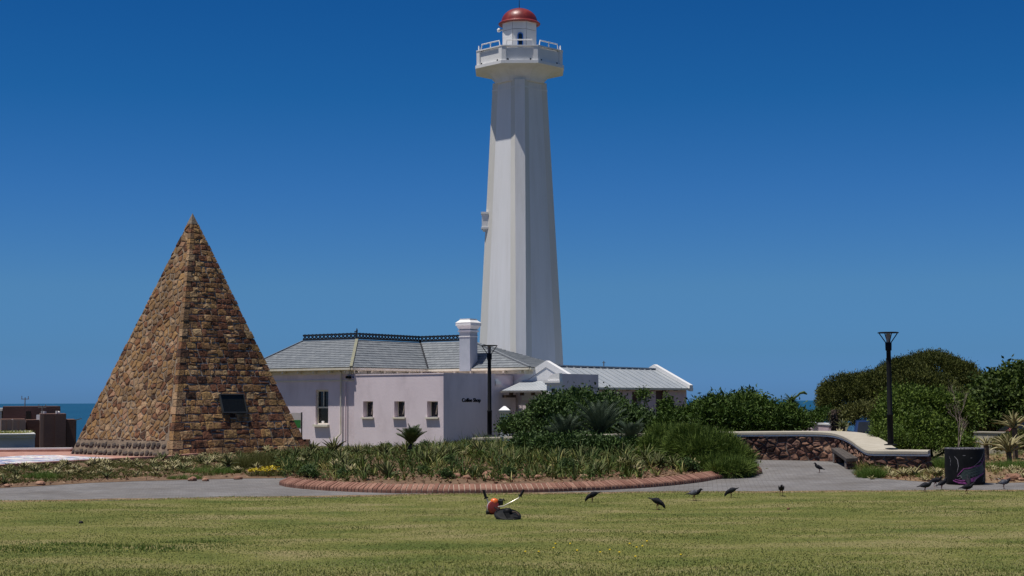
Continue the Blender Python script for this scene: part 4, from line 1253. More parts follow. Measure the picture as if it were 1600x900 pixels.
# white face of the near gable
mb = MB(); pr = [(gu - ghw + .17, gze - .1), (gu, gzr - .065), (gu + ghw - .17, gze - .1)]
mb.add([H(a, gv0 - .03, z) for a, z in pr] + [H(a, gv0 - .004, z) for a, z in pr], [(0, 1, 2), (5, 4, 3), (0, 3, 4, 1), (1, 4, 5, 2), (2, 5, 3, 0)])
mb.build('gable_face', M['white'], wg)
aa = P(943.5, 575, 92)
an = thing('antenna_mast', 'thin grey antenna mast rising behind the metal roofed wing', 'mast', (aa.x, aa.y, 0))
zt_ = P(943.5, 564, 92).z
MB().tube([(0, 0, -.2), (0, 0, zt_)], .03, 5).build('pole', M['conc'], an)
MB().beam((-.1, 0, zt_ - .1), (.1, 0, zt_ - .1), .03).build('crossbar', M['conc'], an)

# ------------------------------------------------------------------ foliage generators (numpy)
def unit(a): return a / np.maximum(np.linalg.norm(a, axis=-1, keepdims=True), 1e-9)
def leaf_quads(c, d, L_, W_, fold=None):
    """rhombic leaves: centre c, direction d"""
    n = len(c)
    r = unit(rng.normal(size=(n, 3)))
    s = unit(np.cross(d, r))
    nn = np.cross(s, d)
    L_ = np.broadcast_to(np.asarray(L_, dtype=float), (n,))[:, None]; W_ = np.broadcast_to(np.asarray(W_, dtype=float), (n,))[:, None]
    V = np.stack([c - d * L_ / 2, c + s * W_ / 2 + nn * W_ * .18, c + d * L_ / 2, c - s * W_ / 2 + nn * W_ * .18], 1)
    Q = np.arange(4 * n).reshape(n, 4)
    return V.reshape(-1, 3), Q
def lobe_points(lobes, n, shell=(.72, 1.02), zmin=-.35):
    """points in the outer part of a union of ellipsoids; lobes: (cx,cy,cz,rx,ry,rz)"""
    lobes = np.asarray(lobes, float)
    wgt = (lobes[:, 3] * lobes[:, 5] + lobes[:, 4] * lobes[:, 5] + lobes[:, 3] * lobes[:, 4]); wgt = wgt / wgt.sum()
    out_p = []; out_n = []; got = 0
    while got < n:
        m_ = (n - got) * 2 + 50
        k = rng.choice(len(lobes), m_, p=wgt)
        d = unit(rng.normal(size=(m_, 3)))
        r = rng.uniform(shell[0] ** 2, shell[1] ** 2, m_) ** .5
        p = lobes[k, :3] + lobes[k, 3:] * d * r[:, None]
        ok = d[:, 2] > zmin
        for j in range(len(lobes)):
            q = (p - lobes[j, :3]) / lobes[j, 3:]
            inside = (q ** 2).sum(1) < (shell[0] * .92) ** 2
            ok &= ~(inside & (k != j))
        nn = unit(d / lobes[k, 3:])
        out_p.append(p[ok]); out_n.append(nn[ok]); got += ok.sum()
    return np.concatenate(out_p)[:n], np.concatenate(out_n)[:n]
def crown_mesh(name, lobes, nclump, per, sig, L_, W_, outw=.6, shell=(.72, 1.02), upw=.25, zmin=-.35, tint_sp=.22, lump=.0):
    p, nrm = lobe_points(lobes, nclump, shell, zmin)
    if lump > 0: p = p + nrm * rng.normal(size=(len(p), 1)) * lump
    ct = np.clip(rng.normal(.45, tint_sp, nclump), 0, 1)
    c = np.repeat(p, per, 0) + rng.normal(size=(nclump * per, 3)) * sig
    on = np.repeat(nrm, per, 0)
    d = unit(on * outw + rng.normal(size=c.shape) * .55 + np.array([0, 0, upw]))
    n = len(c)
    V, Q = leaf_quads(c, d, L_ * rng.uniform(.6, 1.25, n), W_ * rng.uniform(.7, 1.2, n))
    t = np.clip(np.repeat(ct, per) + rng.normal(0, .12, n), 0, 1)
    return np_mesh(name, V, Q, t)
def blade_geo(base, az, el0, bend, L_, W_, seg=3, twist=None, wprof=(1, .95, .65, .08)):
    """curved strap leaves; all arrays of length n"""
    n = len(base)
    h = np.stack([np.cos(az), np.sin(az), np.zeros(n)], 1)
    s = np.stack([-np.sin(az), np.cos(az), np.zeros(n)], 1)
    if twist is not None: s = s * np.cos(twist)[:, None] + np.array([0, 0, 1.]) * np.sin(twist)[:, None]
    p = base.copy(); e = el0.copy(); rows = []
    for k in range(seg + 1):
        wd = (W_ * wprof[k])[:, None] / 2
        rows.append(p - s * wd); rows.append(p + s * wd)
        st = (L_ / seg)[:, None]
        p = p + (h * np.cos(e)[:, None] + np.array([0, 0, 1.]) * np.sin(e)[:, None]) * st
        e = e - bend / seg
    V = np.stack(rows, 1).reshape(-1, 3)
    m_ = 2 * (seg + 1)
    b = (np.arange(n) * m_)[:, None, None]
    q = np.array([[2 * k, 2 * k + 1, 2 * k + 3, 2 * k + 2] for k in range(seg)])[None]
    return V, (b + q).reshape(-1, 4)
def tuft_mesh(name, bases, per, Lr, Wr, el=(.7, 1.45), bend=(.3, 1.4), spread=.05, tint=(.4, .25), seg=3, scale=None, dryfrac=0.0):
    n = len(bases) * per
    B = np.repeat(np.asarray(bases, float), per, 0)
    az = rng.uniform(0, 2 * PI, n)
    B = B + np.stack([np.cos(az), np.sin(az), np.zeros(n)], 1) * rng.uniform(0, spread, n)[:, None]
    sc_ = np.ones(n) if scale is None else np.repeat(np.asarray(scale, float), per)
    V, Q = blade_geo(B, az + rng.normal(0, .3, n), rng.uniform(*el, n), rng.uniform(*bend, n), rng.uniform(*Lr, n) * sc_, rng.uniform(*Wr, n) * np.sqrt(sc_), seg, rng.normal(0, .5, n),
                     wprof=(1, .95, .65, .08) if seg == 3 else (1, .6, .1))
    t = np.clip(np.repeat(rng.normal(tint[0], tint[1], len(bases)), per) + rng.normal(0, .15, n), 0, 1)
    if dryfrac > 0: t[rng.random(n) < dryfrac] = rng.uniform(.8, 1)
    return np_mesh(name, V, Q, np.repeat(t, seg))
def stuff(name, me, m, label): return tag(link(name, me, None, m), label, None, None, 'stuff')

# ------------------------------------------------------------------ shrubs and trees
def px_lobes(L_):
    """(px,py,Y,rx_px,rz_px,ry_m) -> world ellipsoids"""
    r = []
    for (px, py, Y, rx, rz, ry) in L_:
        c = P(px, py, Y); s = Y / F
        r.append((c.x, c.y, c.z, rx * s, ry, rz * s))
    return r
def woody(name, label, cat, lobes_px, base_px, baseY, m, nclump, per, sig, L_, W_, group=None, zbase=None, stems=4, trunk_r=.09, nsub=9, **kw):
    lb = px_lobes(lobes_px)
    bp = P(base_px, 690, baseY); bz = gh(bp.x, bp.y) if zbase is None else zbase
    t = thing(name, label, cat, (bp.x, bp.y, bz), 0, group)
    lbl = [(a - bp.x, b - bp.y, c - bz, d, e, f) for a, b, c, d, e, f in lb]
    mb = MB()
    for k in range(stems):
        q = lbl[k % len(lbl)]
        tip = Vector((q[0] + rng.normal() * q[3] * .25, q[1] + rng.normal() * q[4] * .2, q[2] + q[5] * .35))
        st = Vector((rng.normal() * .12, rng.normal() * .12, -.1))
        mid = st.lerp(tip, .5) + Vector((rng.normal() * .12, rng.normal() * .1, -.1))
        mb.tube([st, mid, tip], [trunk_r, trunk_r * .65, trunk_r * .2], 6)
        for j in range(3):
            b2 = mid.lerp(tip, .2 + .25 * j); e = b2 + Vector((rng.normal() * q[3] * .4, rng.normal() * q[4] * .35, abs(rng.normal()) * q[5] * .4 + .1))
            mb.tube([b2, e], [trunk_r * .35, trunk_r * .1], 5)
    mb.build('trunk' if stems < 3 else 'stems', M['sapling'], t)
    sub = []
    for q_ in lbl:
        for k_ in range(nsub):
            d_ = rng.normal(size=3); d_ /= np.linalg.norm(d_)
            d_[2] = abs(d_[2]) if k_ % 3 else d_[2]
            f_ = rng.uniform(.24, .36)
            sub.append((q_[0] + d_[0] * q_[3] * .74, q_[1] + d_[1] * q_[4] * .74, q_[2] + d_[2] * q_[5] * .74, q_[3] * f_, q_[4] * f_, q_[5] * f_))
    link('crown', crown_mesh('crown', lbl + sub, nclump, per, sig, L_, W_, **kw), t, M[m])
    return t

# big domed pine on the right
woody('pine_tree', 'broad dome shaped dark pine tree behind the right lamp post', 'tree',
      [(1330, 628, 76, 52, 32, 2.2), (1318, 622, 74, 36, 36, 2.0), (1368, 606, 75, 40, 26, 2), (1412, 592, 76, 44, 30, 2.4), (1455, 582, 77, 52, 30, 2.6), (1498, 602, 76, 36, 34, 2.2), (1440, 618, 74, 60, 38, 2.4), (1385, 630, 74, 50, 34, 2.0), (1480, 640, 75, 50, 40, 2.2), (1345, 606, 75, 36, 20, 1.6)],
      1420, 76, 'pine', 9500, 20, .095, .13, .042, stems=5, trunk_r=.16, outw=.9, shell=(.70, 1.03), upw=.5, zmin=-.6, tint_sp=.30, lump=.03, nsub=14)
woody('broadleaf_tree', 'dense broad leaved tree cut by the right edge of the view', 'tree',
      [(1562, 610, 62, 32, 24, 1.6), (1602, 604, 62, 48, 30, 2.0), (1546, 632, 61, 28, 34, 1.5), (1590, 636, 61, 46, 40, 1.8), (1640, 615, 62, 50, 50, 2), (1538, 664, 61, 24, 24, 1.2), (1520, 660, 60, 20, 30, 1.0), (1570, 668, 60, 40, 18, 1.2)],
      1600, 62, 'broad', 2500, 14, .16, .20, .095, stems=4, trunk_r=.14, outw=.5, upw=-.1, tint_sp=.25, shell=(.68, 1.06), lump=.10)
woody('leafy_shrub', 'tall bright green shrub behind the right lamp post', 'shrub',
      [(1452, 645, 48, 44, 34, .9), (1415, 632, 49, 32, 26, .8), (1490, 652, 48, 38, 32, .8), (1440, 676, 47, 48, 28, .8), (1398, 660, 48.5, 30, 24, .7), (1478, 690, 47, 32, 22, .7), (1435, 692, 46.5, 46, 13, .7), (1400, 684, 47, 26, 16, .6), (1500, 700, 46.5, 24, 16, .6)],
      1450, 48, 'lightshrub', 3400, 14, .09, .105, .045, stems=6, trunk_r=.05, tint_sp=.25, shell=(.65, 1.08), lump=.07)
woody('trailing_shrub', 'small light green shrub spilling over the wall coping', 'shrub',
      [(1384, 674, 44.5, 18, 13, .5), (1398, 682, 43.6, 18, 10, .5), (1372, 680, 44.6, 12, 9, .4)],
      1382, 44.2, 'lightshrub', 420, 12, .06, .075, .03, stems=4, trunk_r=.02, tint_sp=.2, shell=(.5, 1.1))
woody('olive_shrub', 'yellowish green shrub under the domed pine beside the blue car', 'shrub',
      [(1350, 648, 60, 34, 18, 1.0), (1325, 652, 60, 20, 14, .8), (1385, 645, 60, 28, 22, 1.0)],
      1350, 60, 'olive', 800, 12, .10, .13, .05, stems=4, trunk_r=.05, tint_sp=.22)
woody('dark_shrub', 'low dark shrub below the left end of the domed pine', 'shrub',
      [(1290, 652, 70, 22, 12, 1.0), (1275, 655, 70, 12, 8, .8)],
      1288, 70, 'shrub2', 300, 12, .10, .14, .05, stems=3, trunk_r=.04)
woody('coastal_bush', 'long dark green bush behind the stone wall beside the pink wing', 'shrub',
      [(1160, 652, 52, 44, 30, 1.3), (1118, 652, 52, 36, 26, 1.2), (1200, 656, 52, 36, 24, 1.2), (1232, 660, 52, 26, 18, 1.0), (1080, 660, 52.5, 32, 18, 1.0), (1050, 664, 53, 26, 13, .8), (1160, 662, 51.5, 70, 22, .9), (1172, 636, 52, 22, 14, .8)],
      1150, 52.3, 'shrub2', 3000, 14, .11, .16, .05, stems=7, trunk_r=.06, tint_sp=.25, shell=(.68, 1.1), lump=.10)
woody('glossy_shrub', 'large dark glossy shrub in front of the porch beside the cycads', 'shrub',
      [(905, 648, 53.9, 54, 33, 1.0), (868, 650, 53.4, 40, 30, 1.1), (840, 666, 54.2, 38, 19, .7), (940, 658, 53.4, 46, 30, 1.0), (806, 668, 54.6, 24, 11, .6), (985, 664, 53.8, 34, 26, 1.0), (905, 672, 52.4, 66, 26, .9), (956, 636, 54, 18, 20, .5)],
      900, 53.8, 'shrub', 3600, 14, .10, .13, .062, stems=7, trunk_r=.06, tint_sp=.26, shell=(.66, 1.1), lump=.09)
woody('young_shrub', 'thin open sapling standing before the dark red wing door', 'shrub',
      [(1040, 645, 60, 13, 18, .5), (1043, 628, 60, 6, 12, .3), (1006, 618, 60, 9, 12, .3)],
      1038, 60, 'shrub2', 190, 10, .10, .13, .05, stems=3, trunk_r=.03, shell=(.2, 1.0))

# fine leaved rounded bushes by the kerb end
def fine_bush(label, lobes_px, px, Y, n, L_=.17, group=None):
    lb = px_lobes(lobes_px); bp = P(px, 700, Y); bz = bed_z(bp.x, bp.y)
    t = thing('fine_bush', label, 'bush', (bp.x, bp.y, bz), 0, group)
    lbl = [(a - bp.x, b - bp.y, c - bz, d, e, f) for a, b, c, d, e, f in lb]
    sub = []
    for q_ in lbl:                                                      # smaller tussocks over each mound break the outline
        for k_ in range(16):
            d_ = rng.normal(size=3); d_ /= np.linalg.norm(d_); d_[2] = abs(d_[2]) if k_ % 3 else d_[2]
            sub.append((q_[0] + d_[0] * q_[3] * .8, q_[1] + d_[1] * q_[4] * .8, q_[2] + d_[2] * q_[5] * .8, q_[3] * rng.uniform(.2, .36), q_[4] * rng.uniform(.2, .36), q_[5] * rng.uniform(.26, .42)))
    p, nr = lobe_points(lbl + sub, n, (.6, 1.03), -.6)
    az = np.arctan2(nr[:, 1], nr[:, 0]) + rng.normal(0, .8, n)
    el = np.arcsin(np.clip(nr[:, 2], -1, 1)) * .7 + .5 + rng.normal(0, .4, n)
    V, Q = blade_geo(p, az, el, rng.uniform(0, 1.1, n), rng.uniform(.5, 1.5, n) * L_, rng.uniform(.010, .020, n), 2, rng.normal(0, .8, n), wprof=(1, .8, .15))
    pnz = np.sin(p[:, 0] * 9 + 2 * np.sin(p[:, 2] * 11)) * np.sin(p[:, 1] * 8 + p[:, 2] * 7)
    tt = np.clip(.45 + .22 * pnz + rng.normal(0, .24, n), 0, 1)
    link('foliage', np_mesh('foliage', V, Q, np.repeat(tt, 2)), t, M['fine'])
    mb = MB()
    for q in lbl:
        for k in range(3):
            mb.tube([(rng.normal() * .1, rng.normal() * .1, -.05), (q[0] + rng.normal() * q[3] * .4, q[1] + rng.normal() * q[4] * .4, q[2] + q[5] * .5)], [.03, .008], 5)
    mb.build('stems', M['sapling'], t)
    return t
fine_bush('large rounded bush of fine green stems hiding the kerb end', [(1108, 712, 41.6, 54, 36, .9), (1140, 722, 41.3, 36, 26, .75), (1080, 706, 42, 40, 32, .9), (1157, 735, 40.5, 19, 14, .5), (1120, 733, 40.6, 40, 16, .5), (1138, 737, 40.0, 34, 12, .45)], 1115, 41.5, 42000, .2)
fine_bush('smaller darker rounded bush behind the large fine bush', [(1042, 692, 45.6, 38, 22, .9), (1022, 702, 45, 24, 18, .8)], 1040, 45.6, 12000, .18)

# ------------------------------------------------------------------ rosettes, cycads, aloes
def channel_leaf(L_, W_, el0, bend, thick=.25, seg=5, droop_w=(.8, 1, .95, .75, .45, .05)):
    """thick channelled aloe leaf lying along +x"""
    mb = MB(); p = Vector((0, 0, 0)); e = el0; rings = []
    for k in range(seg + 1):
        wd = W_ * droop_w[k] / 2
        d = Vector((math.cos(e), 0, math.sin(e))); up = Vector((-math.sin(e), 0, math.cos(e)))
        rings.append([p + Vector((0, -wd, 0)) + up * wd * .45, p - up * wd * thick * .2 + up * wd * .12, p + Vector((0, wd, 0)) + up * wd * .45, p - up * wd * thick * 2])
        p = p + d * (L_ / seg); e -= bend / seg
    mb.loft(rings)
    me = bpy.data.meshes.new('leaf'); me.from_pydata(mb.v, [], mb.f)
    a = me.attributes.new('tint', 'FLOAT', 'FACE')
    base = random.random() * .5 + .2
    a.data.foreach_set('value', [min(1, base + .25 * (i // 4) / seg) for i in range(len(mb.f))])
    for q in me.polygons: q.use_smooth = True
    return me
def leaf_set(n, L_, W_, els, bends, m):
    r = []
    for k in range(n):
        me = channel_leaf(L_ * random.uniform(.85, 1.15), W_ * random.uniform(.85, 1.15), random.uniform(*els), random.uniform(*bends))
        me.materials.append(m); r.append(me)
    return r
def aloe(name, label, cat, loc, leafs, nleaf, stem_h=0.0, stem_r=.05, size=1.0, group=None, dead=0, els=None):
    t = thing(name, label, cat, loc, random.uniform(0, 6.28), group)
    if stem_h > 0:
        MB().tube([(0, 0, -.08), (.02, 0, stem_h * .5), (0, 0, stem_h + .02)], [stem_r * 1.1, stem_r, stem_r * 1.1], 7).build('trunk', M['sapling'], t)
    for k in range(nleaf):
        o = link('leaf', random.choice(leafs), t)
        ring_ = k / nleaf
        o.rotation_euler = (random.uniform(-.12, .12), -(ring_ * .9 - .35) + random.uniform(-.15, .15), k * 2.39996)
        s = size * (1.0 - .25 * ring_) * random.uniform(.85, 1.1)
        o.scale = (s, s, s); o.location = (0, 0, stem_h)
    return t
def at_bed(px, Y, off=0.0, right=False):
    p = P(px, 700, Y)
    z = rbed_z(p.x, p.y) if right else bed_z(p.x, p.y)
    return (p.x, p.y, z + off)
LF_dark = leaf_set(6, .48, .075, (.75, 1.15), (.2, .9), M['aloe'])
LF_mid = leaf_set(6, .34, .060, (.6, 1.1), (.1, .8), M['aloe'])
LF_pale = leaf_set(6, .25, .085, (.45, 1.05), (-.2, .5), M['aloepale'])
LF_big = leaf_set(8, .85, .105, (.8, 1.2), (.5, 1.5), M['aloepale'])
# dark aloes standing clear of the mass
for (px, Y, n, sh_, sz, lab) in (
        (357, 44.6, 20, .16, 1.0, 'dark spiky aloe on a short stem before the plaque side of the pyramid'),
        (437, 44.8, 22, .05, 1.0, 'silvery spiky aloe left of the yellow flowers near the pyramid corner'),
        (462, 45.0, 20, .06, 1.0, 'spiky aloe just right of the pyramid corner above the yellow flowers'),
        (488, 49.0, 20, .12, 1.05, 'dark spiky aloe below the tall sash window'),
        (522, 49.4, 24, .14, 1.25, 'largest dark spiky aloe below the cream drainpipe'),
        (558, 47.5, 18, .05, 1.0, 'dark aloe at the foot of the lilac wall left of the first small window'),
        (600, 46.0, 18, .04, 1.0, 'dark aloe between the drainpipe and the small green cycad'),
        (704, 47.0, 18, .05, 1.0, 'dark aloe right of the small green cycad by the block corner')):
    aloe('aloe', lab, 'aloe', at_bed(px, Y), LF_dark, n, sh_, .06, sz)
# pale rosettes of the front of the left bed (look-alikes)
rnd = random.Random(21)
ORD = ['first', 'second', 'third', 'fourth', 'fifth', 'sixth', 'seventh', 'eighth', 'ninth', 'tenth', 'eleventh', 'twelfth', 'thirteenth', 'fourteenth', 'fifteenth', 'sixteenth', 'seventeenth', 'eighteenth', 'nineteenth', 'twentieth', 'twenty-first', 'twenty-second', 'twenty-third', 'twenty-fourth', 'twenty-fifth', 'twenty-sixth']
def pxof(p):
    v = CM.transposed() @ (Vector(p) - EYE); return 800 + F * v.x / -v.z
def label_row(items, fmt):
    """items: (object, xyz); fmt(k) -> label; ordered from the left as seen"""
    items.sort(key=lambda q: pxof(q[1]))
    for k, (o, p) in enumerate(items): o['label'] = fmt(ORD[k])
cells = {}
spots = []
tries = 0
while len(spots) < 118 and tries < 6000:
    tries += 1
    s_ = rnd.random(); t = rnd.uniform(.1, .9)
    i = int(s_ * 69); p = LBF[i].lerp(LBB[i], t); px_ = pxof((p.x, p.y, 0))
    if px_ < -20 or any((p - q[0]).length < .34 for q in spots): continue
    z = bed_z(p.x, p.y); big = rnd.random() < .35
    row = 'near the path' if t < .37 else 'mid bed' if t < .64 else 'near the plaza'
    zone = 'below the grey building' if px_ < 60 else 'below the mosaic floor' if px_ < 130 else 'below the left pyramid face' if px_ < 250 else 'below the pyramid plaque' if px_ < 385 else 'beside the yellow flowers'
    spots.append((p, z, row, zone, px_))
    o = aloe('pale_rosette', 'pale aloe rosette', 'aloe', (p.x, p.y, z), LF_pale if rnd.random() < .7 else LF_mid, rnd.randint(9, 14), .02, .03, rnd.uniform(.95, 1.25) if big else rnd.uniform(.65, .95), 'pale aloe rosettes in the left bed')
    cells.setdefault((row, zone), []).append((o, (p.x, p.y, z)))
for (row, zone), it in cells.items():
    label_row(it, lambda k: k + ' pale rosette from the left ' + row + ', ' + zone)
# mid green rosettes standing out of the straps of the central bed
cells = {}
for _ in range(96):
    s_ = rnd.uniform(.03, .88); t = rnd.uniform(.05, .7); p = cb_point(s_, t); px_ = pxof(p)
    zone = 'left of the small green cycad' if px_ < 620 else 'above the brush cutter' if px_ < 760 else 'below the blue grey cycads' if px_ < 960 else 'left of the fine bush'
    row = 'near the kerb' if t < .25 else 'deep in the bed'
    o = aloe('spiky_rosette', 'spiky rosette', 'aloe', (p.x, p.y, p.z), rnd.choice([LF_mid, LF_dark, LF_dark, LF_pale]), rnd.randint(11, 16), .05, .04, rnd.uniform(.8, 1.3), 'spiky rosettes in the central bed')
    cells.setdefault((row, zone), []).append((o, tuple(p)))
for (row, zone), it in cells.items():
    label_row(it, lambda k: k + ' spiky rosette from the left ' + row + ', ' + zone)
# right bed
for (px, Y, n, sz, lab) in ((1462, 39.6, 11, 1.15, 'pale twisted aloe rosette just left of the painted bin'), (1478, 38.6, 9, .9, 'small pale rosette touching the left foot of the painted bin'),
                            (1428, 39.6, 14, 1.3, 'pale straggly aloe below the right end of the stone wall'), (1412, 39.4, 12, 1.2, 'pale yellow aloe clump under the right lamp post'),
                            (1388, 39.8, 10, 1.0, 'small pale aloe right of the bright grass tuft')):
    aloe('pale_rosette', lab, 'aloe', at_bed(px, Y, 0, True), LF_pale, n, .02, .03, sz)
for (px, py, Y, n, sz, sth, lab) in ((1576, 690, 43.0, 34, 1.0, .35, 'large striped aloe with long arching leaves right of the bin'), (1586, 668, 44.5, 26, .85, .9, 'tall stemmed aloe crown standing behind the large striped aloe'),
                                (1541, 690, 44.0, 14, .6, .45, 'thin grey aloe between the painted bin and the large striped aloe')):
    aloe('aloe', lab, 'aloe', at_bed(px, Y, -.05, True), LF_big, n, sth, .07, sz)
cells = {}
for k in range(26):
    px = rnd.uniform(1550, 1600) if k < 12 else rnd.uniform(1345, 1480); q = at_bed(px, rnd.uniform(38.3, 41.2), 0, True)
    o = aloe('low_rosette', 'low rosette', 'aloe', q, LF_pale, rnd.randint(7, 10), .0, .03, rnd.uniform(.55, .9), 'dry rosettes in the right bed')
    cells.setdefault(('right of the painted bin' if k < 12 else 'left of the painted bin'), []).append((o, q))
for zone, it in cells.items():
    label_row(it, lambda k: k + ' low half dry rosette from the left in the litter ' + zone)
# cycads
def frond_mesh(L_, bend, el0, npair=22, lw=.16):
    mb = MB(); pts = []; p = Vector((0, 0, 0)); e = el0
    for k in range(9):
        pts.append(p.copy()); p = p + Vector((math.cos(e), 0, math.sin(e))) * (L_ / 8); e -= bend / 8
    mb.tube(pts, [.014 - .0012 * k for k in range(9)], 4)
    for k in range(npair):
        f = .14 + .86 * k / npair; i = min(7, int(f * 8)); a = pts[i].lerp(pts[i + 1], f * 8 - i); d = (pts[i + 1] - pts[i]).normalized()
        up = Vector((-d.z, 0, d.x))
        ll = lw * math.sin(PI * min(1, .15 + f * .85)) ** .6 + .03
        for s in (1, -1):
            dr = (Vector((0, s, 0)) * .85 + d * .5 + up * .32).normalized()
            tip = a + dr * ll; w_ = d * .011
            mb.add([a - w_, a + w_, a + dr * ll * .6 + w_ * .8, tip, a + dr * ll * .6 - w_ * .8], [(0, 1, 2, 3, 4)], random.uniform(.2, .8))
    me = bpy.data.meshes.new('frond'); me.from_pydata(mb.v, [], mb.f)
    at_ = me.attributes.new('tint', 'FLOAT', 'FACE'); at_.data.foreach_set('value', mb.t)
    return me
def cycad(label, loc, L_, nf, m, stem_h=.2, stem_r=.16, dead=0):
    ms = [frond_mesh(L_ * random.uniform(.85, 1.1), random.uniform(.35, .8), random.uniform(1.05, 1.4)) for _ in range(5)]
    for q in ms: q.materials.append(M[m])
    t = thing('cycad', label, 'cycad', loc, random.uniform(0, 6))
    MB().lathe([(stem_r, -.1), (stem_r * 1.1, stem_h * .4), (stem_r * .9, stem_h), (stem_r * .3, stem_h + .05)], 10).build('trunk', M['darkbark'], t)
    for k in range(nf):
        o = link('frond', random.choice(ms), t); r_ = k / nf
        o.rotation_euler = (random.uniform(-.15, .15), -(r_ * .75 - .45) + random.uniform(-.12, .12), k * 2.39996); o.location = (0, 0, stem_h)
        s = random.uniform(.85, 1.1); o.scale = (s, s, s)
    if dead:
        dm = frond_mesh(L_ * .8, 1.2, .1); dm.materials.append(M['dead'])
        for k in range(dead):
            o = link('dead_frond', dm, t); o.rotation_euler = (0, random.uniform(.2, .7), k * 1.3 + 3.6); o.location = (0, 0, stem_h - .05); o['label'] = 'dry brown hanging frond'
    return t
cycad('small green cycad in front of the middle window of the lilac block', at_bed(643, 48.5), .74, 34, 'cycadgreen', .30, .12)
cycad('tall blue grey cycad with stiff fronds before the glossy shrub', at_bed(938, 45.5), 1.12, 46, 'cycad', .62, .15, 12)
cycad('left blue grey cycad in the shade of the glossy shrub', at_bed(884, 45.8), 1.05, 42, 'cycad', .34, .14, 7)
cycad('low cycad spreading right of the tall cycad by the wall', at_bed(985, 47.0), .8, 24, 'cycad', .3, .16, 2)
woody('dark_shrub', 'dense dark shrub filling the shade under the blue grey cycads', 'shrub', [(905, 704, 44.7, 48, 24, .5), (862, 704, 45.2, 34, 22, .5), (952, 706, 44.5, 32, 20, .45), (828, 700, 46.5, 30, 20, .5), (985, 704, 45.5, 22, 16, .4)], 905, 44.8, 'shrub', 1900, 14, .08, .11, .04, stems=5, trunk_r=.03)

# strap leaved mass of the central bed: nobody could count it
def px_of_pt(p): return pxof(p)
bs = []; scs = []
while len(bs) < 1450:
    s = rnd.random(); t = rnd.random() ** 1.15
    p = cb_point(min(s, .985), .03 + t * .93)
    if p.x > 3.2 and p.y < 41.5 and rnd.random() < .75: continue      # barer litter strip at the front right
    if t < .10 and rnd.random() < .45: continue
    if p.y > 56 and p.x > -3.6: continue
    k = rnd.uniform(.4, 1.25) * (.85 + .3 * t)
    if p.x < -3.5 and p.y > 46: k *= .62
    if px_of_pt(p) < 560: k *= .8
    bs.append((p.x, p.y, p.z - .02)); scs.append(k)
na = len(bs)
stuff('strappy_plants', tuft_mesh('strappy_plants', bs[:850], 15, (.26, .50), (.020, .036), (.75, 1.5), (.0, 1.1), .05, (.34, .30), 3, scs[:850], .10), M['strap'], 'crowded strappy green and straw coloured leaves filling the kerbed central bed')
stuff('dark_strappy_plants', tuft_mesh('dark_strappy_plants', bs[850:], 16, (.30, .62), (.020, .034), (.8, 1.5), (.1, 1.0), .04, (.42, .30), 3, scs[850:], .05), M['strapdark'], 'taller dark green strappy clumps standing in the central bed')
# low broad ground cover under it
lp = []
for _ in range(2600):
    s = rnd.random(); t = rnd.random(); p = cb_point(min(s, .98), .04 + .92 * t)
    if p.x > 3.0 and p.y < 41.3 and rnd.random() < .7: continue
    lp.append((p.x, p.y, p.z))
lp = np.array(lp); c = np.repeat(lp, 16, 0) + rng.normal(size=(len(lp) * 16, 3)) * np.array([.14, .14, .06]) + np.array([0, 0, .09]) * np.repeat(rng.uniform(.1, 1.3, len(lp)), 16)[:, None]
Vv, Qq = leaf_quads(c, unit(rng.normal(size=c.shape) + np.array([0, 0, .6])), rng.uniform(.05, .12, len(c)), rng.uniform(.022, .05, len(c)))
tq = np.clip(np.repeat(rng.normal(.38, .28, len(lp)), 16) + rng.normal(0, .14, len(c)), 0, 1)
half = len(c) // 2
stuff('ground_cover', np_mesh('ground_cover', Vv[:4 * half], Qq[:half], tq[:half]), M['olive'], 'low olive green ground cover between the strappy plants')
stuff('leafy_cover', np_mesh('leafy_cover', Vv[4 * half:], Qq[half:] - 4 * half, tq[half:]), M['bedgreen'], 'bright green leafy weeds between the strappy plants')
# litter along the kerb and in the right bed
c = []
for _ in range(2600):
    s = rnd.random(); p = cb_point(min(s, .985), abs(rnd.gauss(0, .12)) + .01); c.append((p.x, p.y, p.z + .03))
for _ in range(2600):
    i = rnd.randrange(60); p = RBF[i].lerp(RBB[i], rnd.uniform(.01, .8)); c.append((p.x, p.y, rbed_z(p.x, p.y) + .025))
for _ in range(1500):
    i = rnd.randrange(70); p = LBF[i].lerp(LBB[i], rnd.uniform(.01, .6)); c.append((p.x, p.y, bed_z(p.x, p.y) + .025))
c = np.array(c)
Vv, Qq = leaf_quads(c, unit(rng.normal(size=c.shape) * np.array([1, 1, .35])), rng.uniform(.06, .14, len(c)), rng.uniform(.03, .06, len(c)))
stuff('leaf_litter', np_mesh('leaf_litter', Vv, Qq, rng.random(len(c))), M['dead'], 'dry brown fallen leaves scattered along the bed edges')
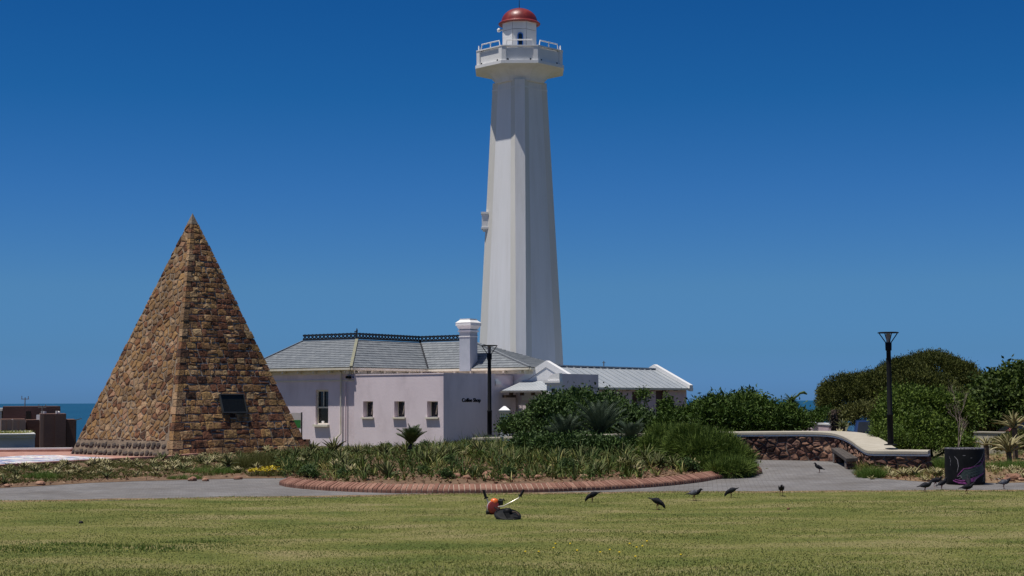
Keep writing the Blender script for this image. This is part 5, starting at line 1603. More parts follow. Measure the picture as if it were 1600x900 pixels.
# left bed greenery
bs = []; scs = []
for _ in range(1100):
    i = rnd.randrange(70); p = LBF[i].lerp(LBB[i], rnd.uniform(.08, .95)); bs.append((p.x, p.y, bed_z(p.x, p.y) - .01)); scs.append(rnd.uniform(.35, .7))
lb_c = np.repeat(np.array(bs), 12, 0) + rng.normal(size=(len(bs) * 12, 3)) * np.array([.13, .13, .015]) + np.array([0, 0, .03])
Vv, Qq = leaf_quads(lb_c, unit(rng.normal(size=lb_c.shape) + np.array([0, 0, .6])), rng.uniform(.05, .12, len(lb_c)), rng.uniform(.022, .05, len(lb_c)))
stuff('low_cover', np_mesh('low_cover', Vv, Qq, np.clip(np.repeat(rng.normal(.4, .25, len(bs)), 12) + rng.normal(0, .12, len(lb_c)), 0, 1)), M['olive'], 'low green weeds covering the soil of the left bed')
stuff('bed_grass', tuft_mesh('bed_grass', bs, 22, (.12, .30), (.010, .020), (.6, 1.5), (.2, 1.4), .12, (.45, .25), 2, scs), M['olive'], 'thin olive grass between the rosettes of the left bed')
# small leafy shrubs among the straps, copies of three plants
protos = []
for k in range(3):
    lb = [(rng.normal() * .12, rng.normal() * .12, .16 + .08 * j, .22 + .05 * rng.random(), .22, .17) for j in range(4)]
    protos.append((crown_mesh('crown', lb, 150, 9, .045, .085, .036, shell=(.4, 1.08), tint_sp=.28), ['shrub', 'lightshrub', 'olive'][k]))
    protos[-1][0].materials.append(M[protos[-1][1]])
stm = MB()
for k in range(5): stm.tube([(0, 0, -.05), (.16 * math.cos(k * 1.3), .16 * math.sin(k * 1.3), .3)], [.012, .004], 4)
sto = stm.build('stems', M['sapling']); stm_me = sto.data; bpy.data.objects.remove(sto)
cells = {}
for _ in range(52):
    s_ = rnd.uniform(.03, .9); t = rnd.uniform(.05, .8); p = cb_point(s_, t); px_ = pxof(p); k = rnd.choice([0, 0, 1, 2])
    o = thing('low_shrub', 'low shrub', 'shrub', (p.x, p.y, p.z - .02), rnd.uniform(0, 6), 'low leafy shrubs in the central bed')
    sz = rnd.uniform(.38, .75); o.scale = (sz * 1.15, sz * 1.15, sz * rnd.uniform(.7, 1.0))
    link('crown', protos[k][0], o); link('stems', stm_me, o)
    kind_ = ['dark glossy', 'bright green', 'olive'][k]
    zone = 'left of the small cycad' if px_ < 620 else 'above the brush cutter' if px_ < 800 else 'below the tall cycads' if px_ < 960 else 'by the fine bush'
    row = 'near the kerb' if t < .3 else 'deep in the bed'
    cells.setdefault((kind_, row, zone), []).append((o, tuple(p)))
for (kd, row, zone), it in cells.items():
    label_row(it, lambda k: k + ' ' + kd + ' low shrub from left ' + row + ', ' + zone)
# dry grass of the right bed
bs = []
for _ in range(420):
    i = rnd.randrange(60); p = RBF[i].lerp(RBB[i], rnd.uniform(.1, 1)); bs.append((p.x, p.y, rbed_z(p.x, p.y) - .01))
stuff('dry_grass', tuft_mesh('dry_grass', bs, 18, (.10, .30), (.008, .016), (.5, 1.5), (.2, 1.4), .12, (.5, .3), 2, [rnd.uniform(.5, 1.1) for _ in bs]), M['strap'], 'thin half dry grass over the litter of the right bed')
# lush patches
def patch(name, label, lst, m, per, Lr, Wr, kind=None, cat='grass tuft', group=None):
    B = []; S = []
    for (x, y, z, rx, ry, n, k) in lst:
        for _ in range(n):
            a = rnd.uniform(0, 6.283); r = rnd.random() ** .5
            B.append((x + math.cos(a) * rx * r, y + math.sin(a) * ry * r, z)); S.append(k * (1.1 - .5 * r))
    o = link(name, tuft_mesh(name, B, per, Lr, Wr, (.75, 1.5), (.1, 1.2), .06, (.45, .22), 2, S), None, M[m])
    return tag(o, label, cat, group)
q = at_bed(1360, 39.6, 0, True)
patch('grass_tuft', 'bright green grass tuft below the end of the bench', [(q[0], q[1], q[2] - .02, .34, .3, 60, 1.25)], 'lush', 18, (.22, .36), (.008, .014))
q = at_bed(1470, 41.5, 0, True)
patch('grass_tuft', 'lush green grass clump behind the left side of the bin', [(q[0], q[1], q[2], .4, .5, 60, 1.0)], 'lush', 16, (.25, .4), (.010, .018))
q = at_bed(1580, 42, 0, True)
patch('grass_tuft', 'wide green grass patch below the large striped aloe', [(q[0], q[1], q[2], 1.0, .6, 150, .9)], 'lush', 14, (.2, .36), (.010, .018))
q = at_bed(330, 43.6)
patch('grass_tuft', 'green grass mound in front of the plaque side of the pyramid', [(q[0], q[1], q[2], .8, .5, 90, .9)], 'lush', 14, (.2, .34), (.008, .015))
q = at_bed(290, 41.2)
patch('grass_tuft', 'short bright green grass patch at the path edge below the pyramid', [(q[0], q[1], q[2], .5, .3, 60, .6)], 'lush', 14, (.2, .3), (.008, .015))
q = at_bed(66, 40.5)
patch('grass_tuft', 'green grass clump below the mosaic floor at far left', [(q[0], q[1], q[2], .5, .5, 60, .9)], 'lush', 14, (.2, .34), (.008, .015))
q = at_bed(415, 46.5)
patch('grass_mound', 'soft rounded mound of thin olive grass at the pyramid corner', [(q[0], q[1], q[2], 1.1, .9, 260, 1.2)], 'olive', 18, (.3, .55), (.006, .012), cat='grass mound')
q = at_bed(430, 42.4)
yp = patch('flower_patch', 'low patch of small yellow flowers at the left end of the kerb', [(q[0], q[1], q[2], .75, .35, 90, .8)], 'olive', 14, (.15, .28), (.008, .016), cat='flower patch')
n = 520; a = rng.uniform(0, 2 * PI, n); r = rng.random(n) ** .5
c = np.stack([q[0] + np.cos(a) * r * .75, q[1] + np.sin(a) * r * .35, q[2] + .22 * (1.1 - .5 * r) + rng.uniform(-.02, .05, n)], 1)
Vv, Qq = leaf_quads(c, unit(rng.normal(size=c.shape) * np.array([1, 1, .4])), .05, .045)
tag(link('flower_heads', np_mesh('flower_heads', Vv, Qq, rng.random(n)), yp, M['yellowmix']), kind='stuff')
# dark bare twig shrub behind the bin
q = at_bed(1497, 43.5, 0, True)
t = thing('bare_shrub', 'bare grey branching twig shrub behind the painted bin', 'shrub', q)
mb = MB()
def twig(p, d, L_, r, dep):
    e = p + d * L_; mb.tube([p, p.lerp(e, .5) + Vector((rnd.gauss(0, .02), rnd.gauss(0, .02), 0)), e], [r, r * .8, r * .55], 5)
    if dep > 0:
        for _ in range(3 if dep > 1 else 4):
            twig(e if rnd.random() < .6 else p.lerp(e, .6), (d + Vector((rnd.gauss(0, .42), rnd.gauss(0, .42), rnd.uniform(.05, .4)))).normalized(), L_ * rnd.uniform(.5, .8), r * .55, dep - 1)
rnd = random.Random(4)
twig(Vector((0, 0, -.05)), Vector((.03, 0, 1)).normalized(), .75, .022, 4)
mb.build('branches', M['twig'], t)

# ------------------------------------------------------------------ rubble wall with coping
wl = [(739, 53.6, 684), (800, 52.6, 682), (850, 51.9, 680.5), (1000, 49.6, 677), (1120, 48.0, 675), (1200, 47.0, 674.3), (1270, 46.2, 674), (1300, 45.7, 675.5), (1318, 44.9, 680), (1332, 43.6, 687), (1344, 42.4, 695.5), (1354, 41.5, 701.5), (1364, 41.1, 703.6), (1395, 40.8, 703.8), (1450, 40.5, 704.2)]
wp = []
for (px, Y, py) in wl:
    p = P(px, py, Y); wp.append((p.x, p.y, p.z))
# Catmull-Rom resample
def catmull(pts, n):
    pts = [Vector(p) for p in pts]; ext = [pts[0] * 2 - pts[1]] + pts + [pts[-1] * 2 - pts[-2]]
    dense = []
    for i in range(1, len(ext) - 2):
        for k in range(12):
            t = k / 12; a, b, c, d = ext[i - 1], ext[i], ext[i + 1], ext[i + 2]
            dense.append(.5 * ((2 * b) + (c - a) * t + (2 * a - 5 * b + 4 * c - d) * t * t + (3 * b - a - 3 * c + d) * t ** 3))
    dense.append(pts[-1])
    acc = [0]
    for a, b in zip(dense, dense[1:]): acc.append(acc[-1] + (b - a).xy.length)
    out_ = []; k = 0
    for i in range(n):
        s = acc[-1] * i / (n - 1)
        while k < len(dense) - 2 and acc[k + 1] < s: k += 1
        t = (s - acc[k]) / max(1e-6, acc[k + 1] - acc[k]); out_.append(dense[k].lerp(dense[k + 1], t))
    return out_, acc[-1]
NW = 160
wpath, wlen = catmull(wp, NW)
def wtan(i):
    a = wpath[max(0, i - 2)]; b = wpath[min(NW - 1, i + 2)]; d = (b - a); d.z = 0; return d.normalized()
def wat(s):
    f = max(0, min(NW - 1.001, s / wlen * (NW - 1))); i = int(f); p = wpath[i].lerp(wpath[i + 1], f - i); t = wtan(i).lerp(wtan(i + 1), f - i).normalized()
    return p, Vector((t.y, -t.x, 0))          # outward normal = towards the viewer
sw_ = thing('stone_wall', 'curving rubble stone retaining wall with a pale concrete coping', 'wall', (0, 0, 0))
CAPT = .085; TH = .80
rings = []
for i in range(NW):
    p, n = wat(wlen * i / (NW - 1)); g = gh(p.x, p.y) - .15; top = p.z - CAPT - .05
    rings.append([(p.x - n.x * .03, p.y - n.y * .03, g), (p.x - n.x * .03, p.y - n.y * .03, top), (p.x - n.x * TH, p.y - n.y * TH, top), (p.x - n.x * TH, p.y - n.y * TH, g)])
MB().loft(rings).build('core', M['wmortar'], sw_)
for nm, o0, o1, za, zb in (('coping_slab', .06, TH + .05, -CAPT, 0), ('coping_moulding', .03, TH + .02, -CAPT - .055, -CAPT - .004)):
    rings = []
    for i in range(NW):
        p, n = wat(wlen * i / (NW - 1))
        b_ = .02
        q = [(o0, za), (o0, zb - b_), (o0 - b_, zb), (-o1 + b_, zb), (-o1, zb - b_), (-o1, za)]
        rings.append([(p.x + n.x * a, p.y + n.y * a, p.z + z) for a, z in q])
    MB().loft(rings).build(nm, M['cap'] if nm == 'coping_slab' else M['white'], sw_)
rnd = random.Random(33)
def wmap(s, h, o):
    p, n = wat(s); g = gh(p.x, p.y) - .05; top = p.z - CAPT - .055
    z = g + (top - g) * h / 1.0
    return (p.x + n.x * (o - .03), p.y + n.y * (o - .03), z)
wst = []
for c in voronoi(wlen, 1.0, .30, .19, .48, rnd):
    c = clip_convex(c if area2(c) > 0 else c[::-1], [(.02, .0), (wlen - .02, .0), (wlen - .02, 1.0), (.02, 1.0)])
    if len(c) < 3 or abs(area2(c)) < .006: continue
    c = inset(c, .012 * rnd.uniform(.6, 1.8))
    if not c: continue
    vs, fs = stone_geo(c, wmap, .04, rnd.uniform(.02, .09), .045, rnd, .022)
    smid = sum(p[0] for p in c) / len(c); px_mid = smid / wlen
    wst.append((abs(area2(c)) + (1 if px_mid > .42 else 0), vs, fs, rnd.random()))
wst.sort(key=lambda s: -s[0])
for s in wst[:300]:
    MB().add(s[1], s[2], s[3]).build('stone', M['rubble'], sw_)
if wst[300:]:
    b_ = MB()
    for s in wst[300:]: b_.add(s[1], s[2], s[3])
    tag(b_.build('small_stones', M['rubble'], sw_), kind='stuff')
# right end face stones
p, n = wat(wlen); t = wtan(NW - 1)
g = gh(p.x, p.y)
for r_ in range(3):
    for c_ in range(3):
        a0 = -TH + c_ * TH / 3; z0 = g + r_ * (p.z - CAPT - .06 - g) / 3; z1 = g + (r_ + 1) * (p.z - CAPT - .06 - g) / 3
        f_ = lambda s, h, o: (p.x + n.x * s + t.x * o, p.y + n.y * s + t.y * o, h)
        poly = inset([(a0, z0), (a0 + TH / 3, z0 + rnd.uniform(-.02, .02)), (a0 + TH / 3, z1), (a0, z1 + rnd.uniform(-.02, .02))], .012)
        vs, fs = stone_geo(poly, f_, .04, .03, .04, rnd, .015)
        MB().add(vs, fs, rnd.random()).build('stone', M['rubble'], sw_)

# bench against the wall
bn = thing('bench', 'dark plank bench on a stone foot built against the rubble wall', 'bench', (0, 0, 0))
b0 = P(1299, 700, 45.2); b1 = P(1322, 716.5, 42.2); b2 = P(1341, 715.5, 42.2); b3 = P(1313, 699, 45.2)
nb = (b1 - b2).normalized()
for k in range(3):
    f0, f1 = k / 3 + .012, (k + 1) / 3 - .012
    q = [b0.lerp(b3, f0), b1.lerp(b2, f0), b1.lerp(b2, f1), b0.lerp(b3, f1)]
    MB().add([(p.x, p.y, p.z - .085) for p in q] + [tuple(p) for p in q], [(3, 2, 1, 0), (4, 5, 6, 7), (0, 1, 5, 4), (1, 2, 6, 5), (2, 3, 7, 6), (3, 0, 4, 7)]).build('plank', M['plank'], bn)
d_ = (b0 - b1).normalized()
for (f, nm) in ((.06, 'foot'), (.86, 'foot')):
    q = [b1.lerp(b0, f), b2.lerp(b3, f), b2.lerp(b3, f + .13), b1.lerp(b0, f + .13)]
    q = [p.lerp(q[(i + 2) % 4], .08) for i, p in enumerate(q)]
    ft = MB().add([(p.x, p.y, gh(p.x, p.y) - .05) for p in q] + [(p.x, p.y, p.z - .09) for p in q], [(3, 2, 1, 0), (4, 5, 6, 7), (0, 1, 5, 4), (1, 2, 6, 5), (2, 3, 7, 6), (3, 0, 4, 7)]).build(nm, M['wmortar'], bn)
    ax_ = (q[1] - q[0]).normalized(); W_ = (q[1] - q[0]).length; nn_ = Vector((ax_.y, -ax_.x, 0)); gz = gh(q[0].x, q[0].y); Hh = q[0].z - .09 - gz
    for r_ in range(3):
        for c_ in range(2):
            poly = inset([(c_ * W_ / 2, r_ * Hh / 3), ((c_ + 1) * W_ / 2, r_ * Hh / 3), ((c_ + 1) * W_ / 2, (r_ + 1) * Hh / 3), (c_ * W_ / 2, (r_ + 1) * Hh / 3)], .01)
            vs, fs = stone_geo(poly, lambda s, h, o: (q[0].x + ax_.x * s + nn_.x * o, q[0].y + ax_.y * s + nn_.y * o, gz + h), .03, .02, .03, rnd, .01)
            MB().add(vs, fs, rnd.random()).build('stone', M['rubble'], ft)

# ------------------------------------------------------------------ lamp posts
def lamp(label, px, py_base, py_top, Y):
    b = P(px, py_base, Y); h = P(px, py_top, Y).z - b.z
    t = thing('street_lamp', label, 'street lamp', (b.x, b.y, b.z), 0, 'black lamp posts on the stone wall')
    MB().lathe([(.17, 0), (.17, .02), (.09, .035)], 16).build('base_plate', M['black'], t, sm=True)
    MB().lathe([(.078, .03), (.078, h * .26), (.083, h * .262), (.083, h * .272), (.066, h * .28), (.060, h - .50), (.082, h - .49), (.086, h - .30), (.075, h - .285), (.060, h - .28)], 16).build('post', M['black'], t, sm=True)
    MB().lathe([(.055, h - .285), (.062, h - .05)], 12).build('lamp_glass', M['lampglass'], t, sm=True)
    MB().lathe([(.275, h - .035), (.280, h - .02), (.25, h - .005), (.05, h)], 24).build('canopy', M['black'], t, sm=True)
    for k in range(4):
        a = k * PI / 2 + .12
        MB().tube([(.07 * math.cos(a), .07 * math.sin(a), h - .29), (.255 * math.cos(a), .255 * math.sin(a), h - .03)], .014, 5).build('bracket', M['black'], t)
    return t
lamp('black lamp post with flat disc top before the cafe lettering wall', 765, 680.5, 539, 52.6)
lamp('taller looking black lamp post with flat disc top before the domed pine', 1391.5, 695.5, 518.5, 41.55)

# ------------------------------------------------------------------ painted bin
g_ = G(1517, 758.5); bx0 = g_.x; by0 = g_.y + .45; br = 30.4 / (F / by0)
bz1 = P(1517, 700.5, by0).z - g_.z
bn_ = thing('litter_bin', 'round concrete bin painted black with magenta strokes at the path edge', 'bin', (bx0, by0, g_.z))
MB().lathe([(br * .93, 0), (br * .985, .05), (br, .14), (br * .995, bz1 - .06), (br * .985, bz1 - .01)], 40, capt=False).build('body', M['black'], bn_, sm=True)
MB().lathe([(br * .985, bz1 - .008), (br * .975, bz1 + .012), (br * .80, bz1 + .012), (br * .78, bz1 - .02), (br * .76, bz1 - .5)], 40, capb=False, capt=True).build('rim', M['rimstone'], bn_, sm=True)
def bin_px(px, py):
    """unrolled position on the drum for a place on its front"""
    s = max(-.97, min(.97, (px - 1517) / 30.4)); return math.asin(s), (758.5 - py) / 58.0 * bz1
def stroke(pts, wd, m, name='painted_stroke', rr_=.004):
    pts = [bin_px(*p) for p in pts]
    # densify
    d_ = []
    for a, b in zip(pts, pts[1:]):
        for k in range(6): d_.append((a[0] + (b[0] - a[0]) * k / 6, a[1] + (b[1] - a[1]) * k / 6))
    d_.append(pts[-1]); vs = []; n = len(d_)
    for i, (a, z) in enumerate(d_):
        p0 = d_[max(0, i - 1)]; p1 = d_[min(n - 1, i + 1)]; tx, tz = (p1[0] - p0[0]) * br, p1[1] - p0[1]; l = math.hypot(tx, tz) or 1
        w_ = wd * (.35 + .65 * math.sin(PI * (i + .6) / (n + .2))) / 2
        for sg in (1, -1):
            aa = a - tz / l * w_ * sg / br; zz = max(.03, min(bz1 - .02, z + tx / l * w_ * sg))
            vs.append((math.sin(aa) * (br + rr_), -math.cos(aa) * (br + rr_), zz))
    MB().add(vs, [(2 * i, 2 * i + 1, 2 * i + 3, 2 * i + 2) for i in range(n - 1)]).build(name, m, bn_)
def fillp(pts, m, rr_=.002):
    pts = [bin_px(*p) for p in pts]; vs = []; k_ = 10; half = len(pts) // 2
    up_ = pts[:half]; lo_ = pts[half:][::-1]
    for i in range(k_ + 1):
        f = i / k_ * (half - 1); j = min(half - 2, int(f)); f -= j
        for L_ in (up_, lo_):
            a = L_[j][0] + (L_[j + 1][0] - L_[j][0]) * f; z = L_[j][1] + (L_[j + 1][1] - L_[j][1]) * f
            vs.append((a, z))
    V_ = []
    rows = 4
    for i in range(k_ + 1):
        (a0, z0), (a1, z1) = vs[2 * i], vs[2 * i + 1]
        for r_ in range(rows + 1):
            a = a0 + (a1 - a0) * r_ / rows; z = z0 + (z1 - z0) * r_ / rows; V_.append((math.sin(a) * (br + rr_), -math.cos(a) * (br + rr_), z))
    f_ = [(i * (rows + 1) + r_, (i + 1) * (rows + 1) + r_, (i + 1) * (rows + 1) + r_ + 1, i * (rows + 1) + r_ + 1) for i in range(k_) for r_ in range(rows)]
    MB().add(V_, f_).build('painted_patch', m, bn_)
fillp([(1502, 742), (1508, 733), (1522, 730), (1537, 722), (1541, 733), (1536, 741), (1524, 746), (1505, 751)], M['greenpaint'])
pk = M['pinkpaint']
stroke([(1493, 751), (1500, 754), (1510, 755), (1522, 749), (1532, 743), (1540, 739)], .055, pk)
stroke([(1495, 749), (1503, 751), (1514, 750), (1524, 745)], .03, pk)
stroke([(1498, 744), (1502, 738), (1507, 732), (1515, 731), (1524, 728), (1534, 726)], .024, pk)
stroke([(1522, 728), (1531, 721), (1537, 714), (1541, 705)], .016, M['greypaint'])
stroke([(1526, 730), (1536, 725), (1541, 716), (1544, 706)], .022, pk)
stroke([(1540, 739), (1543.5, 726), (1545, 712)], .022, pk)
stroke([(1498, 745), (1502, 743), (1504, 746), (1500, 748)], .016, M['greypaint'])
stroke([(1521, 754), (1526, 747), (1531, 743)], .016, M['greypaint'])
stroke([(1514, 755), (1516, 752), (1524, 752)], .018, pk)
stroke([(1537, 754), (1540, 747), (1543, 742)], .010, M['greypaint'])
stroke([(1542, 754), (1544, 746), (1545, 738)], .010, M['greypaint'])
stroke([(1495, 712), (1499, 718), (1500, 728), (1498, 738)], .018, M['greypaint'])
stroke([(1489.5, 712), (1491, 719), (1490.5, 728)], .014, M['rimstone'])
stroke([(1528, 724), (1534, 719), (1537, 722)], .012, pk)
stroke([(1506, 711), (1510, 711)], .012, M['greypaint']); stroke([(1517, 715), (1520, 714.6)], .010, M['greypaint'])

# ------------------------------------------------------------------ pigeons
def pigeon_mesh(sp):
    rings = []
    n = len(sp)
    for i, (x, z, rw, rh) in enumerate(sp):
        a = sp[max(0, i - 1)]; b = sp[min(n - 1, i + 1)]; t = Vector((b[0] - a[0], 0, b[1] - a[1])).normalized(); up = Vector((-t.z, 0, t.x))
        rings.append([Vector((x, 0, z)) + Vector((0, 1, 0)) * rw * math.cos(2 * PI * k / 10) + up * rh * math.sin(2 * PI * k / 10) for k in range(10)])
    return MB().loft(rings)
SP = {
 'stand': [(-.155, .085, .030, .006), (-.10, .108, .034, .014), (-.05, .130, .048, .040), (0, .148, .050, .050), (.05, .168, .045, .048), (.078, .20, .034, .040), (.090, .232, .025, .028), (.100, .256, .024, .024), (.118, .262, .019, .019), (.132, .258, .008, .008), (.152, .252, .002, .003)],
 'walk': [(-.175, .120, .032, .006), (-.115, .132, .036, .014), (-.055, .140, .050, .040), (0, .146, .050, .050), (.052, .152, .045, .046), (.088, .172, .034, .038), (.110, .196, .025, .028), (.124, .215, .024, .024), (.142, .218, .019, .019), (.156, .212, .008, .008), (.174, .204, .002, .003)],
 'peck': [(-.175, .205, .032, .006), (-.115, .186, .036, .014), (-.06, .165, .050, .042), (-.01, .145, .050, .050), (.04, .126, .045, .046), (.078, .104, .034, .038), (.100, .080, .025, .028), (.114, .058, .024, .024), (.122, .042, .019, .019), (.126, .028, .008, .008), (.130, .010, .002, .003)]}
def make_pigeon(name, label, px, py, heading, pose, wing='wingdark', s=1.0):
    p = G(px, py); z = p.z + (.034 if p.y < lawn_y(p.x) else .004)
    t = thing(name, label, 'pigeon', (p.x, p.y, z), R(heading), 'pigeons feeding on the lawn and path')
    t.scale = (s, s, s)
    sp = SP[pose]
    pigeon_mesh(sp).build('body', M['pigeon'], t, sm=True)
    sh_, ta = sp[4], sp[1]
    for sg in (1, -1):
        mb = MB(); rg = []
        for (f, w_, hgt) in ((0, .006, .02), (.2, .012, .045), (.5, .012, .042), (.8, .009, .026), (1.05, .005, .008)):
            x = sh_[0] + (ta[0] - sh_[0]) * f; z_ = sh_[1] + (ta[1] - sh_[1]) * f + .022 * (1 - f); yy = sg * (.052 - .028 * f * f)
            rg.append([(x, yy + sg * w_ * math.cos(2 * PI * k / 8), z_ + hgt * math.sin(2 * PI * k / 8)) for k in range(8)])
        mb.loft(rg).build('wing', M[wing], t, sm=True)
    for sg in (1, -1):
        x0 = .012 * sg * (1.6 if pose == 'walk' else .6)
        MB().tube([(0, sg * .022, .105), (-.012 + x0, sg * .024, .05), (x0, sg * .024, .006)], [.012, .005, .004], 5).beam((x0 - .018, sg * .024, .004), (x0 + .034, sg * .024, .004), .006, .005).beam((x0, sg * .024, .004), (x0 + .024, sg * .024 + .016, .004), .005, .005).beam((x0, sg * .024, .004), (x0 + .024, sg * .024 - .016, .004), .005, .005).build('leg', M['pleg'], t)
    return t
for a in ((925, 788, 178, 'peck', 'wingdark', 'dark pigeon pecking head down to the left, first bird right of the brush cutter'),
          (1028, 799, -20, 'peck', 'wingdark', 'dark pigeon pecking to the right, the bird farthest down the lawn'),
          (1085, 784.5, -5, 'walk', 'winglight', 'pigeon with pale grey barred wings walking right on the lawn'),
          (1142, 780, 172, 'peck', 'winggrey', 'large dusky pigeon stooping left with its tail raised at the lawn edge'),
          (1221, 777, -96, 'walk', 'wingdark', 'round looking pigeon seen head on at the lawn edge'),
          (1280, 737, 168, 'stand', 'wingdark', 'upright dark pigeon alone on the grey paving before the stone wall'),
          (1446, 772, 4, 'walk', 'winggrey', 'dark pigeon walking right at the lawn edge left of the bin'),
          (1462, 761.5, -30, 'walk', 'wingdark', 'dark pigeon on the path, left one of the overlapping pair by the bin'),
          (1472, 765.5, 12, 'stand', 'wingdark', 'dark pigeon on the path, right one of the overlapping pair by the bin'),
          (1511, 774.5, -10, 'walk', 'wingdark', 'dark pigeon stooping right on the grass in front of the bin'),
          (1569, 764.5, 6, 'walk', 'winglight', 'pigeon with pale wings walking right on the path beyond the bin'),
          (1513, 762, 80, 'stand', 'wingdark', 'black pigeon facing away close against the foot of the bin')):
    make_pigeon('pigeon', a[5], a[0], a[1], a[2], a[3], a[4], rnd.uniform(.95, 1.06))

# ------------------------------------------------------------------ brush cutter
bc = thing('brush_cutter', 'orange petrol brush cutter with bicycle handles lying on the lawn', 'brush cutter', (0, 0, 0))
EY, HY = 27.6, 26.5
def E(px, py, dy=0): return P(px, py, EY + dy)
c = E(771, 791); s_ = EY / F
# engine lies with its axis pointing to the viewer, slightly right
eng = MB(); ex = Vector((.25, -1, .12)).normalized()
def disc(mb, c, ax, prof, n=20, sq=1.0):
    a = ax.orthogonal().normalized(); a = Vector((1, 0, 0)); a = (a - ax * a.dot(ax)).normalized(); b = ax.cross(a)
    rings = [[c + ax * z + (a * math.cos(2 * PI * k / n) + b * math.sin(2 * PI * k / n) * sq) * r for k in range(n)] for r, z in prof]
    return mb.loft(rings)
disc(eng, c + Vector((0, 0, -.02)), ex, [(.06, -.12), (.105, -.10), (.115, -.02), (.115, .04), (.10, .07), (.05, .08)]).build('engine_housing', M['maroon'], bc, sm=True)
disc(MB(), c + Vector((0, 0, -.015)), ex, [(.118, -.005), (.120, .02), (.104, .025)]).build('starter_ring', M['whiteplastic'], bc, sm=True)
oc = E(772.5, 784)
mb = MB(); rg = []
for (r, z) in ((.070, -.05), (.076, -.02), (.072, .02), (.055, .045), (.02, .06)):
    rg.append([oc + Vector((math.cos(2 * PI * k / 10) * r, math.sin(2 * PI * k / 10) * r * .9, z)) for k in range(10)])
mb.loft(rg).build('top_cover', M['orange'], bc, sm=True)
tc = E(768, 800.5)
mb = MB(); rg = []
for (x, r) in ((-.10, .02), (-.085, .048), (0, .058), (.09, .05), (.11, .02)):
    rg.append([tc + Vector((x, math.cos(2 * PI * k / 10) * r, math.sin(2 * PI * k / 10) * r)) for k in range(10)])
mb.loft(rg).build('fuel_tank', M['blackplastic'], bc, sm=True)
mc = E(782, 784)
MB().box((mc.x - .04, mc.y - .05, mc.z - .06), (mc.x + .045, mc.y + .05, mc.z + .035)).build('air_filter', M['blackplastic'], bc, bevel=.012)
MB().tube([E(780, 780), E(785, 781.5), E(787, 780), E(788.5, 783)], [.02, .02, .016, .008], 6).build('choke_lever', M['blackplastic'], bc)
MB().tube([E(773, 793, -.1), P(784, 799, 27), P(793, 802, HY)], .014, 8).build('shaft_tube', M['blackplastic'], bc, sm=True)
MB().tube([E(763, 786), E(760.5, 780), E(759.6, 777)], .014, 8).tube([E(778, 792, -.2), E(786.5, 791, -.2), E(797, 785.5, -.15), E(810, 778.5, -.1), E(812.5, 775.5, -.1)], .0115, 8).build('handlebar', M['alu'], bc, sm=True)
for pts, sgn in (([E(759.8, 779), E(757.6, 772.5), E(755.3, 765.5)], 1), ([E(812.3, 775.5, -.1), E(815.2, 771, -.1), E(818.6, 765, -.1)], -1)):
    gp = MB().tube(pts, [.026, .022, .020], 8).build('grip', M['blackplastic'], bc, sm=True)
    MB().tube([pts[0], pts[0] + (pts[1] - pts[0]) * .22], [.042, .040], 8).build('collar', M['black'], gp)
# guard: shallow dish tilted towards the viewer
gc = P(793.5, 803.0, HY); gax = Vector((.10, -.36, .93)).normalized(); R_g = 21 * HY / F
disc(MB(), gc, gax, [(R_g, -.045), (R_g * 1.01, -.03), (R_g * .96, -.005), (R_g * .9, .004), (R_g * .88, -.01), (R_g * .4, .012)], 28).build('guard', M['blackplastic'], bc, sm=True)
ga = Vector((1, 0, 0)); 
MB().lathe([(.075, -.03), (.082, .0), (.07, .045), (.04, .065)], 14, c=(gc.x - .002, gc.y + .02, gc.z + .03)).build('gear_head', M['black'], bc, sm=True)
MB().beam(gc + Vector((-.02, -.06, .01)), P(795.5, 814, HY - .15) , .075, .05).beam(gc + Vector((-.19, -.08, -.05)), gc + Vector((.18, -.1, -.06)), .03, .02).build('cutter_blade', M['black'], bc)
MB().tube([gc + Vector((.05, 0, .03)), gc + Vector((.14, -.02, .03)), gc + Vector((.19, -.06, -.02))], .012, 6).build('guard_stay', M['brownwood'], bc, sm=True)

